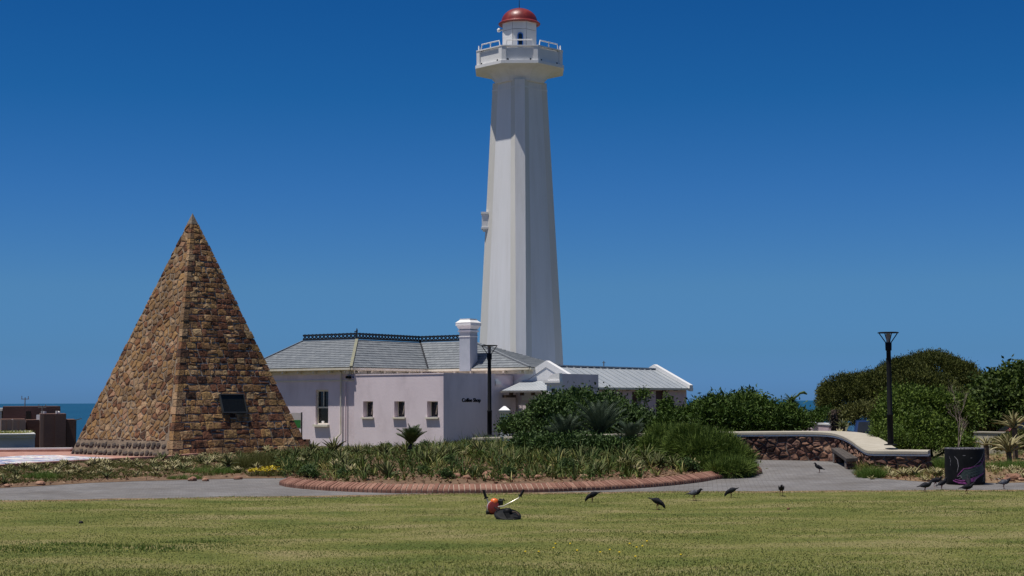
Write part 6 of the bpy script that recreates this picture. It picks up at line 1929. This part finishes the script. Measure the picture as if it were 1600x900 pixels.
# ------------------------------------------------------------------ cars (seen over the bed)
def car(label, loc, rz, body, h=1.28):
    t = thing('parked_car', label, 'car', loc, rz)
    sx = h / 1.42
    pro = [(-1.95, .30), (-1.98, .62), (-1.9, .88), (-1.1, .93), (1.0, .90), (1.75, .78), (1.95, .60), (1.95, .30)]
    n = len(pro)
    rg = []
    for (y, k) in ((-.80, .94), (-.82, 1.0), (.82, 1.0), (.80, .94)):
        rg.append([(x * (1 if abs(y) > .81 else .985), y, .2 + (z - .2) * sx * k + .0) for x, z in pro])
    MB().loft(rg).build('body', body, t, bevel=.03)
    cab = [(-1.75, .88), (-1.35, 1.36), (-1.1, 1.42), (.25, 1.42), (.45, 1.38), (1.05, .90)]
    rg = []
    for y in (-.74, .74):
        rg.append([(x, y * (1 - .22 * (z - .88) / .54), .2 + (z - .2) * sx) for x, z in cab])
    MB().loft(rg).build('cabin', body, t, bevel=.04)
    zf = lambda z: .2 + (z - .2) * sx
    yy = lambda z: .74 * (1 - .22 * (z - .88) / .54) + .006
    for sg in (1, -1):
        for q in ([(-1.42, .96), (-.45, .96), (-.45, 1.32), (-1.2, 1.32)], [(-.38, .96), (.82, .96), (.36, 1.32), (-.38, 1.32)]):
            mb = MB(); mb.add([(x, sg * yy(z), zf(z)) for x, z in q] + [(x, sg * (yy(z) - .02), zf(z)) for x, z in q], [(0, 1, 2, 3), (7, 6, 5, 4), (0, 4, 5, 1), (1, 5, 6, 2), (2, 6, 7, 3), (3, 7, 4, 0)])
            mb.build('side_window', M['glass'], t)
    for (xa, za, xb, zb, nm) in ((1.03, .93, .48, 1.36, 'windscreen'), (-1.74, .93, -1.37, 1.34, 'rear_window')):
        dx = .012 if nm == 'windscreen' else -.012
        MB().add([(xa + dx, -.62, zf(za)), (xa + dx, .62, zf(za)), (xb + dx, .52, zf(zb)), (xb + dx, -.52, zf(zb))], [(0, 1, 2, 3)]).build(nm, M['glass'], t)
    for x in (-1.25, 1.25):
        for sg in (1, -1):
            mb = MB(); rg = [[(x + r * math.cos(2 * PI * k / 18), sg * y, .31 + r * math.sin(2 * PI * k / 18)) for k in range(18)] for r, y in ((.27, .66), (.31, .68), (.31, .81), (.27, .835))]
            wh = mb.loft(rg).build('wheel', M['rubber'], t, sm=True)
            mb = MB(); rg = [[(x + r * math.cos(2 * PI * k / 18), sg * y, .31 + r * math.sin(2 * PI * k / 18)) for k in range(18)] for r, y in ((.2, .80), (.2, .84))]
            mb.loft(rg).build('rim', M['zinc'], wh)
    for sg in (1, -1):
        MB().box((1.90, sg * .62 - .14, zf(.56)), (1.965, sg * .62 + .14, zf(.70))).build('headlight', M['whiteplastic'], t, bevel=.02)
        MB().box((-1.985, sg * .66 - .10, zf(.62)), (-1.93, sg * .66 + .10, zf(.82))).build('tail_light', M['carred'], t, bevel=.02)
    MB().box((-2.0, -.24, zf(.50)), (-1.96, .24, zf(.60))).build('number_plate', M['whiteplastic'], t)
    return t
p = P(1357, 660, 60); car('dark blue car half hidden behind the wall and trailing shrub', (p.x, p.y, -.03), R(84), M['carblue'], 1.26)
p = P(1608, 660, 58.5); car('dark red car with big windscreen behind the striped aloe at right', (p.x, p.y, -.03), R(176), M['carred'], 1.28)

# ------------------------------------------------------------------ small things by the house and wall
g_ = P(788.5, 700, 60)
gp = thing('gate_pillar', 'white gate pillar with moulded pyramid cap before the porch', 'pillar', (g_.x, g_.y, 0))
zc = P(788, 641, 60).z; hw_ = .165
def sqr(e, z): return [(-e, -e, z), (e, -e, z), (e, e, z), (-e, e, z)]
MB().loft([sqr(hw_, -.05), sqr(hw_, zc - .2)]).build('shaft', M['white'], gp)
MB().loft([sqr(hw_ + .02, zc - .2), sqr(hw_ + .02, zc - .15), sqr(hw_ + .06, zc - .06), sqr(hw_ + .07, zc)]).build('capital', M['cream'], gp)
MB().loft([sqr(hw_ + .06, zc + .003), sqr(.03, zc + .16)]).build('pyramid_cap', M['white'], gp)
q = P(796, 656, 60)
gt = thing('garden_gate', 'thin black iron gate bars beside the white gate pillar', 'gate', (q.x, 60, 0))
zg = q.z
for k in range(5): MB().tube([(k * .11, 0, 0), (k * .11, 0, zg + (.05 if k % 2 else 0))], .012, 5).build('bar', M['iron'], gt)
MB().beam((-.02, 0, zg - .06), (.48, 0, zg - .06), .02).beam((-.02, 0, .2), (.48, 0, .2), .02).build('rail', M['iron'], gt)
g_ = P(466, 700, 66.5)
sg_ = thing('information_sign', 'small green and white sign board between the pyramid and the house', 'sign', (g_.x, g_.y, 0))
z0, z1 = P(466, 670, 66.5).z, P(466, 645, 66.5).z; ex_ = P(471.5, 650, 66.5).x - g_.x
MB().box((-.30, 0, z0), (ex_ - .03, .03, z1)).build('board', M['whiteplastic'], sg_)
MB().box((-.28, -.006, z0 + .04), (ex_ - .05, -.002, z0 + (z1 - z0) * .55)).build('green_panel', M['signgreen'], sg_)
MB().beam((ex_, 0, 0), (ex_, 0, z1 + .02), .05).build('post', M['iron'], sg_)
# small red step beside the pyramid corner
g_ = P(474, 700, 63.4)
st_ = thing('brick_plinth', 'small red brick plinth at the right foot of the pyramid', 'plinth', (g_.x, g_.y, 0))
for r_ in range(6):
    for k in range(2):
        off = .11 if r_ % 2 else 0
        MB().box((-.24 + k * .24 + (off if k == 0 else 0), 0, r_ * .085), (-.01 + k * .24 + (off if k == 0 else 0) - (off if 0 else 0), .3, r_ * .085 + .078), rnd.random()).build('brick', M['brick'], st_)
# rocks in the bed
rk = [(762, 741.5, 36.9, .13, 'upper orange rock of the stacked pair behind the middle of the kerb'), (764, 748, 36.6, .12, 'lower orange brown rock of the stacked pair behind the kerb'), (786, 747, 36.7, .13, 'pale yellowish rock right of the orange pair by the kerb'),
      (793, 749, 36.5, .10, 'small cream rock right of the yellowish rock by the kerb'), (730, 744, 37.2, .10, 'flat tan rock left of the stacked orange rocks'), (712, 745, 37.4, .12, 'reddish brown rock left of the flat tan rock'),
      (688, 743, 37.6, .10, 'pinkish rock among dark leaves farther left along the kerb'), (842, 745, 37, .09, 'small rusty rock under the straps right of the cream rock'), (912, 742, 37.4, .10, 'brown rock in the litter below the tall cycad'), (968, 738, 38.2, .11, 'dark brown rock in the litter right of the tall cycad')]
rk += [(300, 741, 40.3, .12, 'dark red boulder in the low bed below the pyramid plaque'), (322, 742, 40.2, .09, 'small white rock beside the dark red boulder'), (64, 754, 38.4, .11, 'pinkish boulder in the low bed at far left'), (12, 758, 37.6, .08, 'small grey pink rock at the far left end of the bed'), (372, 741, 41, .11, 'rounded brown rock left of the yellow flowers')]
rk += [(1583, 737, 38.6, .17, 'reddish rock on the dry ground right of the bin'), (1574, 743, 38.0, .11, 'pale cream rock on the dry ground right of the bin'), (1596, 742, 38.2, .08, 'tiny orange rock at the right end of the dry bed')]
for (px, py, Y, r, lab) in rk:
    p = P(px, py, Y)
    zz = rbed_z(p.x, p.y) if px > 1300 else bed_z(p.x, p.y)
    o_ = p.z if px < 800 and px > 750 else zz + r * .3
    bm = bmesh.new(); bmesh.ops.create_icosphere(bm, subdivisions=2, radius=r)
    ph = rnd.uniform(0, 9)
    for v in bm.verts:
        k = 1 + .22 * math.sin(v.co.x * 22 + ph) * math.cos(v.co.y * 19 + ph) + rnd.uniform(-.08, .08)
        v.co = Vector((v.co.x * k * 1.15, v.co.y * k, v.co.z * k * .68))
    me = bpy.data.meshes.new('rock'); bm.to_mesh(me); bm.free()
    o = link('rock', me, None, M['rock']); o.location = (p.x, p.y, max(zz + r * .3, o_ if px < 800 and px > 750 else -1)); o.rotation_euler = (0, 0, rnd.uniform(0, 6))
    tag(o, lab, 'rock')

# ------------------------------------------------------------------ far side of the wall
q = P(1304, 665, 58)
t = thing('aloe_stump', 'thick dark stem of an old aloe with layered dead leaves behind the wall', 'plant', (q.x, q.y, 0))
ztop_ = P(1304, 640, 58).z
mb = MB(); mb.tube([(0, 0, -.1), (0.02, 0, ztop_ * .5), (0, 0, ztop_)], [.13, .15, .10], 9); mb.build('trunk', M['sapling'], t)
n = 520; a = rng.uniform(0, 2 * PI, n); hh = rng.uniform(.1, ztop_, n)
V_, Q_ = blade_geo(np.stack([.12 * np.cos(a), .12 * np.sin(a), hh], 1), a, rng.uniform(-.4, .5, n), rng.uniform(.6, 1.6, n), rng.uniform(.12, .22, n), rng.uniform(.03, .05, n))
link('dead_leaves', np_mesh('dead_leaves', V_, Q_, np.repeat(rng.random(n) * .35, 3)), t, M['darkdead'])
aloe('aloe', 'pale flower topped succulent clump right of the dark aloe stump', 'aloe', (P(1317, 660, 57).x, 57, .75), LF_mid, 24, .25, .08, 1.25)
aloe('aloe', 'low pale rosettes at the foot of the dark aloe stump behind the coping', 'aloe', (P(1312, 668, 55).x, 55, .75), LF_pale, 14, .0, .05, 1.3)
# tree aloe / palm silhouette on the skyline
q = P(1236, 640, 68)
t = thing('tree_aloe', 'spiky topped tree aloe with one drooping flower stalk on the skyline', 'tree', (q.x, q.y, 0))
zb_ = P(1236, 628, 68).z; s_ = 68 / F
MB().tube([(0, 0, -.1), (.04, 0, zb_ * .6), (0, 0, zb_)], [.16, .2, .14], 8).build('trunk', M['sapling'], t)
n = 420; a = rng.uniform(0, 2 * PI, n); hh = rng.uniform(zb_ * .35, zb_, n)
V_, Q_ = blade_geo(np.stack([.16 * np.cos(a), .16 * np.sin(a), hh], 1), a, rng.uniform(-.6, .3, n), rng.uniform(.5, 1.3, n), rng.uniform(.12, .3, n), rng.uniform(.03, .06, n))
link('dead_leaves', np_mesh('dead_leaves', V_, Q_, np.repeat(rng.random(n) * .5, 3)), t, M['darkdead'])
LF_tree = leaf_set(5, .52, .085, (.5, 1.0), (.3, 1.3), M['strapdark'])
for k in range(30):
    o = link('leaf', random.choice(LF_tree), t); r_ = k / 30
    o.rotation_euler = (random.uniform(-.15, .15), -(r_ * 1.0 - .45), k * 2.39996); o.location = (0, 0, zb_ - .05); s = random.uniform(.7, 1.05); o.scale = (s, s, s)
dx = lambda px, py: Vector((P(px, py, 68).x - q.x, 0, P(px, py, 68).z))
MB().tube([dx(1239, 626), dx(1245, 619), dx(1250, 614.5), dx(1256, 613), dx(1261, 616)], [.03, .035, .05, .07, .03], 7).build('flower_stalk', M['strapdark'], t)
# pale garden wall far behind
gw = thing('garden_wall', 'low pale wall between the bush and the dark aloe stump', 'wall', (0, 0, 0))
a = P(1258, 661, 74); b = P(1304, 664, 66)
MB().beam((a.x, a.y, a.z - .35), (b.x, b.y, b.z - .35), .3, .66).build('body', M['pink_dark'], gw)
MB().beam((a.x, a.y, a.z + .02), (b.x, b.y, b.z + .02), .36, .07).build('coping', M['white'], gw)
lw_ = thing('low_wall', 'short pale low wall behind the bare twig shrub and striped aloe', 'wall', (0, 0, 0))
a = P(1526, 676, 52); b = P(1575, 677, 51)
MB().beam((a.x, a.y, a.z - .40), (b.x, b.y, b.z - .40), .3, .8).build('body', M['cap'], lw_)
MB().beam((a.x, a.y, a.z + .022), (b.x, b.y, b.z + .022), .36, .04).build('coping', M['cap'], lw_)
woody('olive_shrub', 'low olive shrub in front of the red car at the right edge', 'shrub', [(1592, 690, 50, 26, 14, .6), (1570, 696, 49, 20, 10, .5), (1620, 690, 50, 24, 16, .6)], 1592, 50, 'olive', 420, 12, .08, .11, .045, stems=4, trunk_r=.03)
q = P(1257, 657, 96)
t = thing('white_kiosk', 'tiny white flat roofed hut at the gap by the sea', 'hut', (q.x, q.y, P(1257, 662, 96).z - 1.2))
MB().box((-.40, 0, 0), (.45, .8, 1.3)).build('wall', M['white'], t)
MB().box((-.5, -.1, 1.303), (.55, .9, 1.40)).build('roof', M['white'], t)
MB().box((.50, .1, 0), (.58, .2, 1.6)).build('post', M['brownwood'], t)
q = P(1254.5, 650, 99)
t = thing('flag_post', 'small white conical marker rising above the hut at the gap', 'marker', (q.x, q.y, P(1254, 660, 99).z - .4))
MB().lathe([(.16, 0), (.13, .6), (.03, 1.0)], 8).build('cone', M['white'], t)

# ------------------------------------------------------------------ buildings below the hill at far left
def pbox(mb, px0, px1, py0, py1, Y, dep, zb=None):
    a = P(px0, py0, Y); c = P(px1, py0, Y); b = P(px1, py1, Y)
    dv = Vector((c.x, c.y, 0)).normalized(); dv = Vector((dv.x - .03, dv.y, 0)).normalized(); du = Vector((dv.y, -dv.x, 0))
    d0 = ray(px0, py0); d0 = Vector((d0.x, d0.y))                   # left end: where its view ray meets the front plane
    t = (c.x * dv.x + c.y * dv.y) / (d0.x * dv.x + d0.y * dv.y); L_ = Vector((d0.x * t, d0.y * t)) - c.xy
    ln = L_.length; z0 = zb if zb is not None else b.z
    q = [c - du * ln, c, c + dv * dep, c - du * ln + dv * dep]
    return mb.add([(p.x, p.y, z0) for p in q] + [(p.x, p.y, a.z) for p in q], [(3, 2, 1, 0), (4, 5, 6, 7), (0, 1, 5, 4), (1, 2, 6, 5), (2, 3, 7, 6), (3, 0, 4, 7)])
bb = thing('brown_building', 'brown modern block with stepped roofs below the hill at far left', 'building', (0, 0, 0))
ZBASE = terr(P(60, 700, 140).x, 140) - 1
pbox(MB(), 4.5, 94.5, 635, 0, 144, 16, ZBASE).build('upper_block', M['brownb'], bb)
pbox(MB(), 2, 40, 655, 0, 138, 5.9, ZBASE).build('terrace_block', M['brownb'], bb)
pbox(MB(), 41, 61.5, 656, 0, 139.5, 4.4, ZBASE).build('link_block', M['brownb'], bb)
pbox(MB(), 63, 103.5, 646.5, 0, 137, 6.9, ZBASE).build('tower_block', M['brownb'], bb)
pbox(MB(), 104, 118, 655.5, 0, 138, 5.9, ZBASE).build('side_block', M['brownb'], bb)
for (x0, x1) in ((2.2, 10.6), (11.2, 20), (20.6, 29.8), (30.4, 39.6)):
    pbox(MB(), x0, x1, 656, 672, 137.0, .5).build('parapet_panel', M['brownl'], bb)
for (x0, x1) in ((5, 14.5), (15, 24.5)):
    pbox(MB(), x0, x1, 636, 655, 143.2, .5).build('wall_panel', M['brownl'], bb)
for (x0, x1) in ((63.2, 68.5), (69, 86), (86.5, 103.3)):
    pbox(MB(), x0, x1, 647.5, 706, 136.4, .4, ZBASE).build('wall_panel', M['brownl'] if x0 < 64 else M['brownb'], bb)  # lighter left end panel: the tower's sunlit left side put into the colour
for (x0, x1, y0, y1, Y) in ((40.6, 48.6, 642.5, 657, 143.2), (2.5, 39, 672.5, 676, 136.8)):
    pbox(MB(), x0, x1, y0, y1, Y, .4).build('window', M['glass'], bb)
for (x, y0, y1) in ((19.5, 655, 676), (38.7, 656, 677)):
    a = P(x, y0, 137.6); b = P(x, y1, 137.6); MB().beam((a.x, 137.6, b.z), (a.x, 137.6, a.z), .12).build('post', M['whitedull'], bb)
for (x, y0, y1) in ((39.2, 621, 635), (66, 634, 647), (88.7, 642, 656)):
    Y = 145 if x < 60 else 138
    a = P(x, y0, Y); b = P(x, y1, Y)
    m_ = MB().tube([(a.x, Y, b.z - .3), (a.x, Y, a.z)], .05 if x < 85 else .12, 6)
    if x < 85: m_.beam((a.x - .35, Y, a.z - .15), (a.x + .35, Y, a.z - .15), .06).beam((a.x - .3, Y, a.z - .15), (a.x - .3, Y, a.z + .15), .05).beam((a.x + .3, Y, a.z - .15), (a.x + .3, Y, a.z + .12), .05)
    m_.build('aerial' if x < 85 else 'flue', M['conc'] if x < 85 else M['whitedull'], bb)
ac = P(55, 650, 139); MB().box((ac.x - .2, 140, ac.z - .6), (ac.x + .45, 140.8, ac.z + .1)).build('air_conditioner', M['white'], bb)
ac = P(60.5, 648, 139); MB().box((ac.x - .1, 140, ac.z - 1.0), (ac.x + .2, 140.6, ac.z + .3)).build('air_conditioner', M['whitedull'], bb)
ac = P(81, 646, 138); MB().lathe([(.1, 0), (.16, .1), (.16, .2), (.05, .3)], 8, c=(ac.x, 140, ac.z - .1)).build('roof_vent', M['whitedull'], bb)
gb = thing('grey_building', 'blue grey flat roofed building with small windows beyond the plaza parapet', 'building', (0, 0, 0))
zb2 = ZBASE - 1
pbox(MB(), -60, 54.5, 684, 0, 118, 12, zb2).build('wall', M['greyb'], gb)
pbox(MB(), -60, 55.2, 679.5, 683.8, 117.6, 12.6).build('cornice', M['greyb'], gb)
pbox(MB(), -60, 55.6, 678, 679.4, 117.3, 13).build('roof_edge', M['whitedull'], gb)
for x in (-16, 10.5, 26.5, 42):
    w_ = pbox(MB(), x - 3.2, x + 3.2, 700.5, 712, 117.4, .4).build('window', M['glass'], gb)
    pbox(MB(), x - .4, x + .4, 700.5, 712, 117.2, .15).build('glazing_bar', M['greyb'], w_)
p0 = P(-40, 677, 118.5); p1 = P(48, 677, 121)
bs = [(rng.uniform(p0.x, p1.x), rng.uniform(118.5, 122), p0.z - .1) for _ in range(240)]
stuff('roof_planting', tuft_mesh('roof_planting', bs, 10, (.15, .36), (.05, .1), (.5, 1.4), (.2, 1.2), .25, (.65, .25), 2), M['strap'], 'yellowish planting on the roof of the blue grey building')
q = P(118.5, 656, 139)
t = thing('lamp_mast', 'thin pale mast at the right end of the brown building', 'mast', (q.x, 139, ZBASE))
MB().tube([(0, 0, 0), (0, 0, q.z - ZBASE)], .07, 6).build('pole', M['conc'], t)
MB().beam((0, 0, q.z - ZBASE), (.5, 0, q.z - ZBASE + .1), .08).build('arm', M['conc'], t)
q = P(1, 645, 150)
t = thing('white_tower_block', 'sliver of a pale building cut by the left edge of the view', 'building', (q.x, 150, 0))
a = P(2.6, 642, 150); b = P(-40, 642, 150)
MB().box((b.x - q.x, 0, ZBASE - 2), (a.x - q.x, 8, a.z)).build('wall', M['whitedull'], t)
MB().box((b.x - q.x, -.1, a.z + .003), (a.x - q.x + .1, 8.1, a.z + .25)).build('roof', M['whitedull'], t)

# ------------------------------------------------------------------ lawn grass, flowers, specks
N = 360000
yy = 15.5 + (34.6 - 15.5) * rng.random(N) ** 1.15
xx = (rng.random(N) * 2 - 1) * (yy * .335 + 2.6)
ly = np.interp(xx, [p.x for p in le], [p.y for p in le])
ok = yy < ly - .02 + rng.normal(0, .03, N)
xx, yy = xx[ok], yy[ok]; N = len(xx)
# patchiness of the sward: sum of sines as cheap noise
pn = (np.sin(xx * .9 + 1.3 * np.sin(yy * .7)) + np.sin(yy * 1.9 + 1.7 * np.sin(xx * .55)) + .8 * np.sin(xx * 2.3 + yy * 3.1) + .7 * np.sin(xx * 4.1 - yy * 5.3)) / 3.5
gx = G(150, 858); 
lush = np.exp(-(((xx - gx.x) / 1.75) ** 4 + ((yy - gx.y) / .85) ** 4)) * np.clip(.6 + .4 * np.sin(xx * 3.1 + 3 * np.sin(yy * 2.3)), 0, 1)
near = np.clip((19.8 - yy) / 2.2, 0, 1)
Lg = rng.uniform(.008, .021, N) * (1 + .35 * pn + 1.3 * near) + .04 * lush * rng.random(N)
az = rng.uniform(0, 2 * PI, N); tl = rng.uniform(.1, 1.15, N) * (1 - .5 * lush)
wg_ = rng.uniform(.006, .013, N)
zg = np.array([gh(a, b) for a, b in zip(xx[::1], yy[::1])]) + .028 + .012 * np.sin(xx * 1.3) * np.sin(yy * .9)
base = np.stack([xx, yy, zg], 1)
tip = base + np.stack([np.cos(az) * np.sin(tl), np.sin(az) * np.sin(tl), np.cos(tl)], 1) * Lg[:, None]
sd = np.stack([-np.sin(az), np.cos(az), np.zeros(N)], 1) * wg_[:, None]
V_ = np.stack([base - sd, base + sd, tip], 1).reshape(-1, 3)
tn = np.clip(.45 - .26 * pn + .18 * np.sin(xx * .35 + 2) * np.sin(yy * .5) + rng.normal(0, .20, N), 0, 1)
sel = lush * .8 > rng.random(N)
Tri = np.arange(3 * N).reshape(N, 3)
for nm, mask, m_, lb in (('lawn_grass', ~sel, 'grass', 'short sunburnt green grass blades of the mown lawn'), ('lush_grass', sel, 'lush', 'darker greener patch of grass low on the left of the lawn')):
    idx = np.nonzero(mask)[0]
    stuff(nm, np_mesh(nm, V_.reshape(-1, 3, 3)[idx].reshape(-1, 3), np.arange(3 * len(idx)).reshape(-1, 3), tn[idx]), M[m_], lb)
fl = None
for (px, py) in ((868, 859), (891, 859), (865, 866), (902, 870), (938, 873), (953, 869), (968, 873), (984, 859), (1011, 855), (995, 865), (1064, 877), (842, 872), (1004, 863), (993, 880), (821, 872)):
    p = G(px, py)
    if fl is None:
        fls = []
        fl = thing('yellow_flower', 'tiny yellow flower in the near grass right of centre', 'flower', (p.x, p.y, p.z + .03), 0, 'yellow flowers in the near lawn')
        mb = MB(); mb.tube([(0, 0, -.02), (.004, 0, .05)], .003, 4); mb.build('stalk', M['lush'], fl)
        MB().lathe([(.005, .045), (.015, .053), (.012, .060), (.004, .062)], 8).build('flower_head', M['yellow'], fl)
    else:
        c_ = copy_tree(fl); c_.location = (p.x, p.y, p.z + .03); c_.rotation_euler = (0, 0, rnd.uniform(0, 6)); fls.append((c_, tuple(p)))
fls.append((fl, tuple(fl.location)))
label_row(fls, lambda k: k + ' tiny yellow flower from the left in the near grass')
for (px, py, r, lab) in ((126.5, 821, .035, 'small dark stone lying alone on the left side of the lawn'), (1232, 799, .03, 'small brown fallen leaf clod on the lawn below the head on pigeon')):
    p = G(px, py); bm = bmesh.new(); bmesh.ops.create_icosphere(bm, subdivisions=2, radius=r)
    for v in bm.verts: v.co = Vector((v.co.x * rnd.uniform(1.0, 1.3), v.co.y * rnd.uniform(.9, 1.1), v.co.z * rnd.uniform(.75, 1.0)))
    me = bpy.data.meshes.new('stone'); bm.to_mesh(me); bm.free()
    o = link('stone', me, None, M['blackplastic'] if px < 500 else M['dead']); o.location = (p.x, p.y, p.z + .045); tag(o, lab, 'stone')
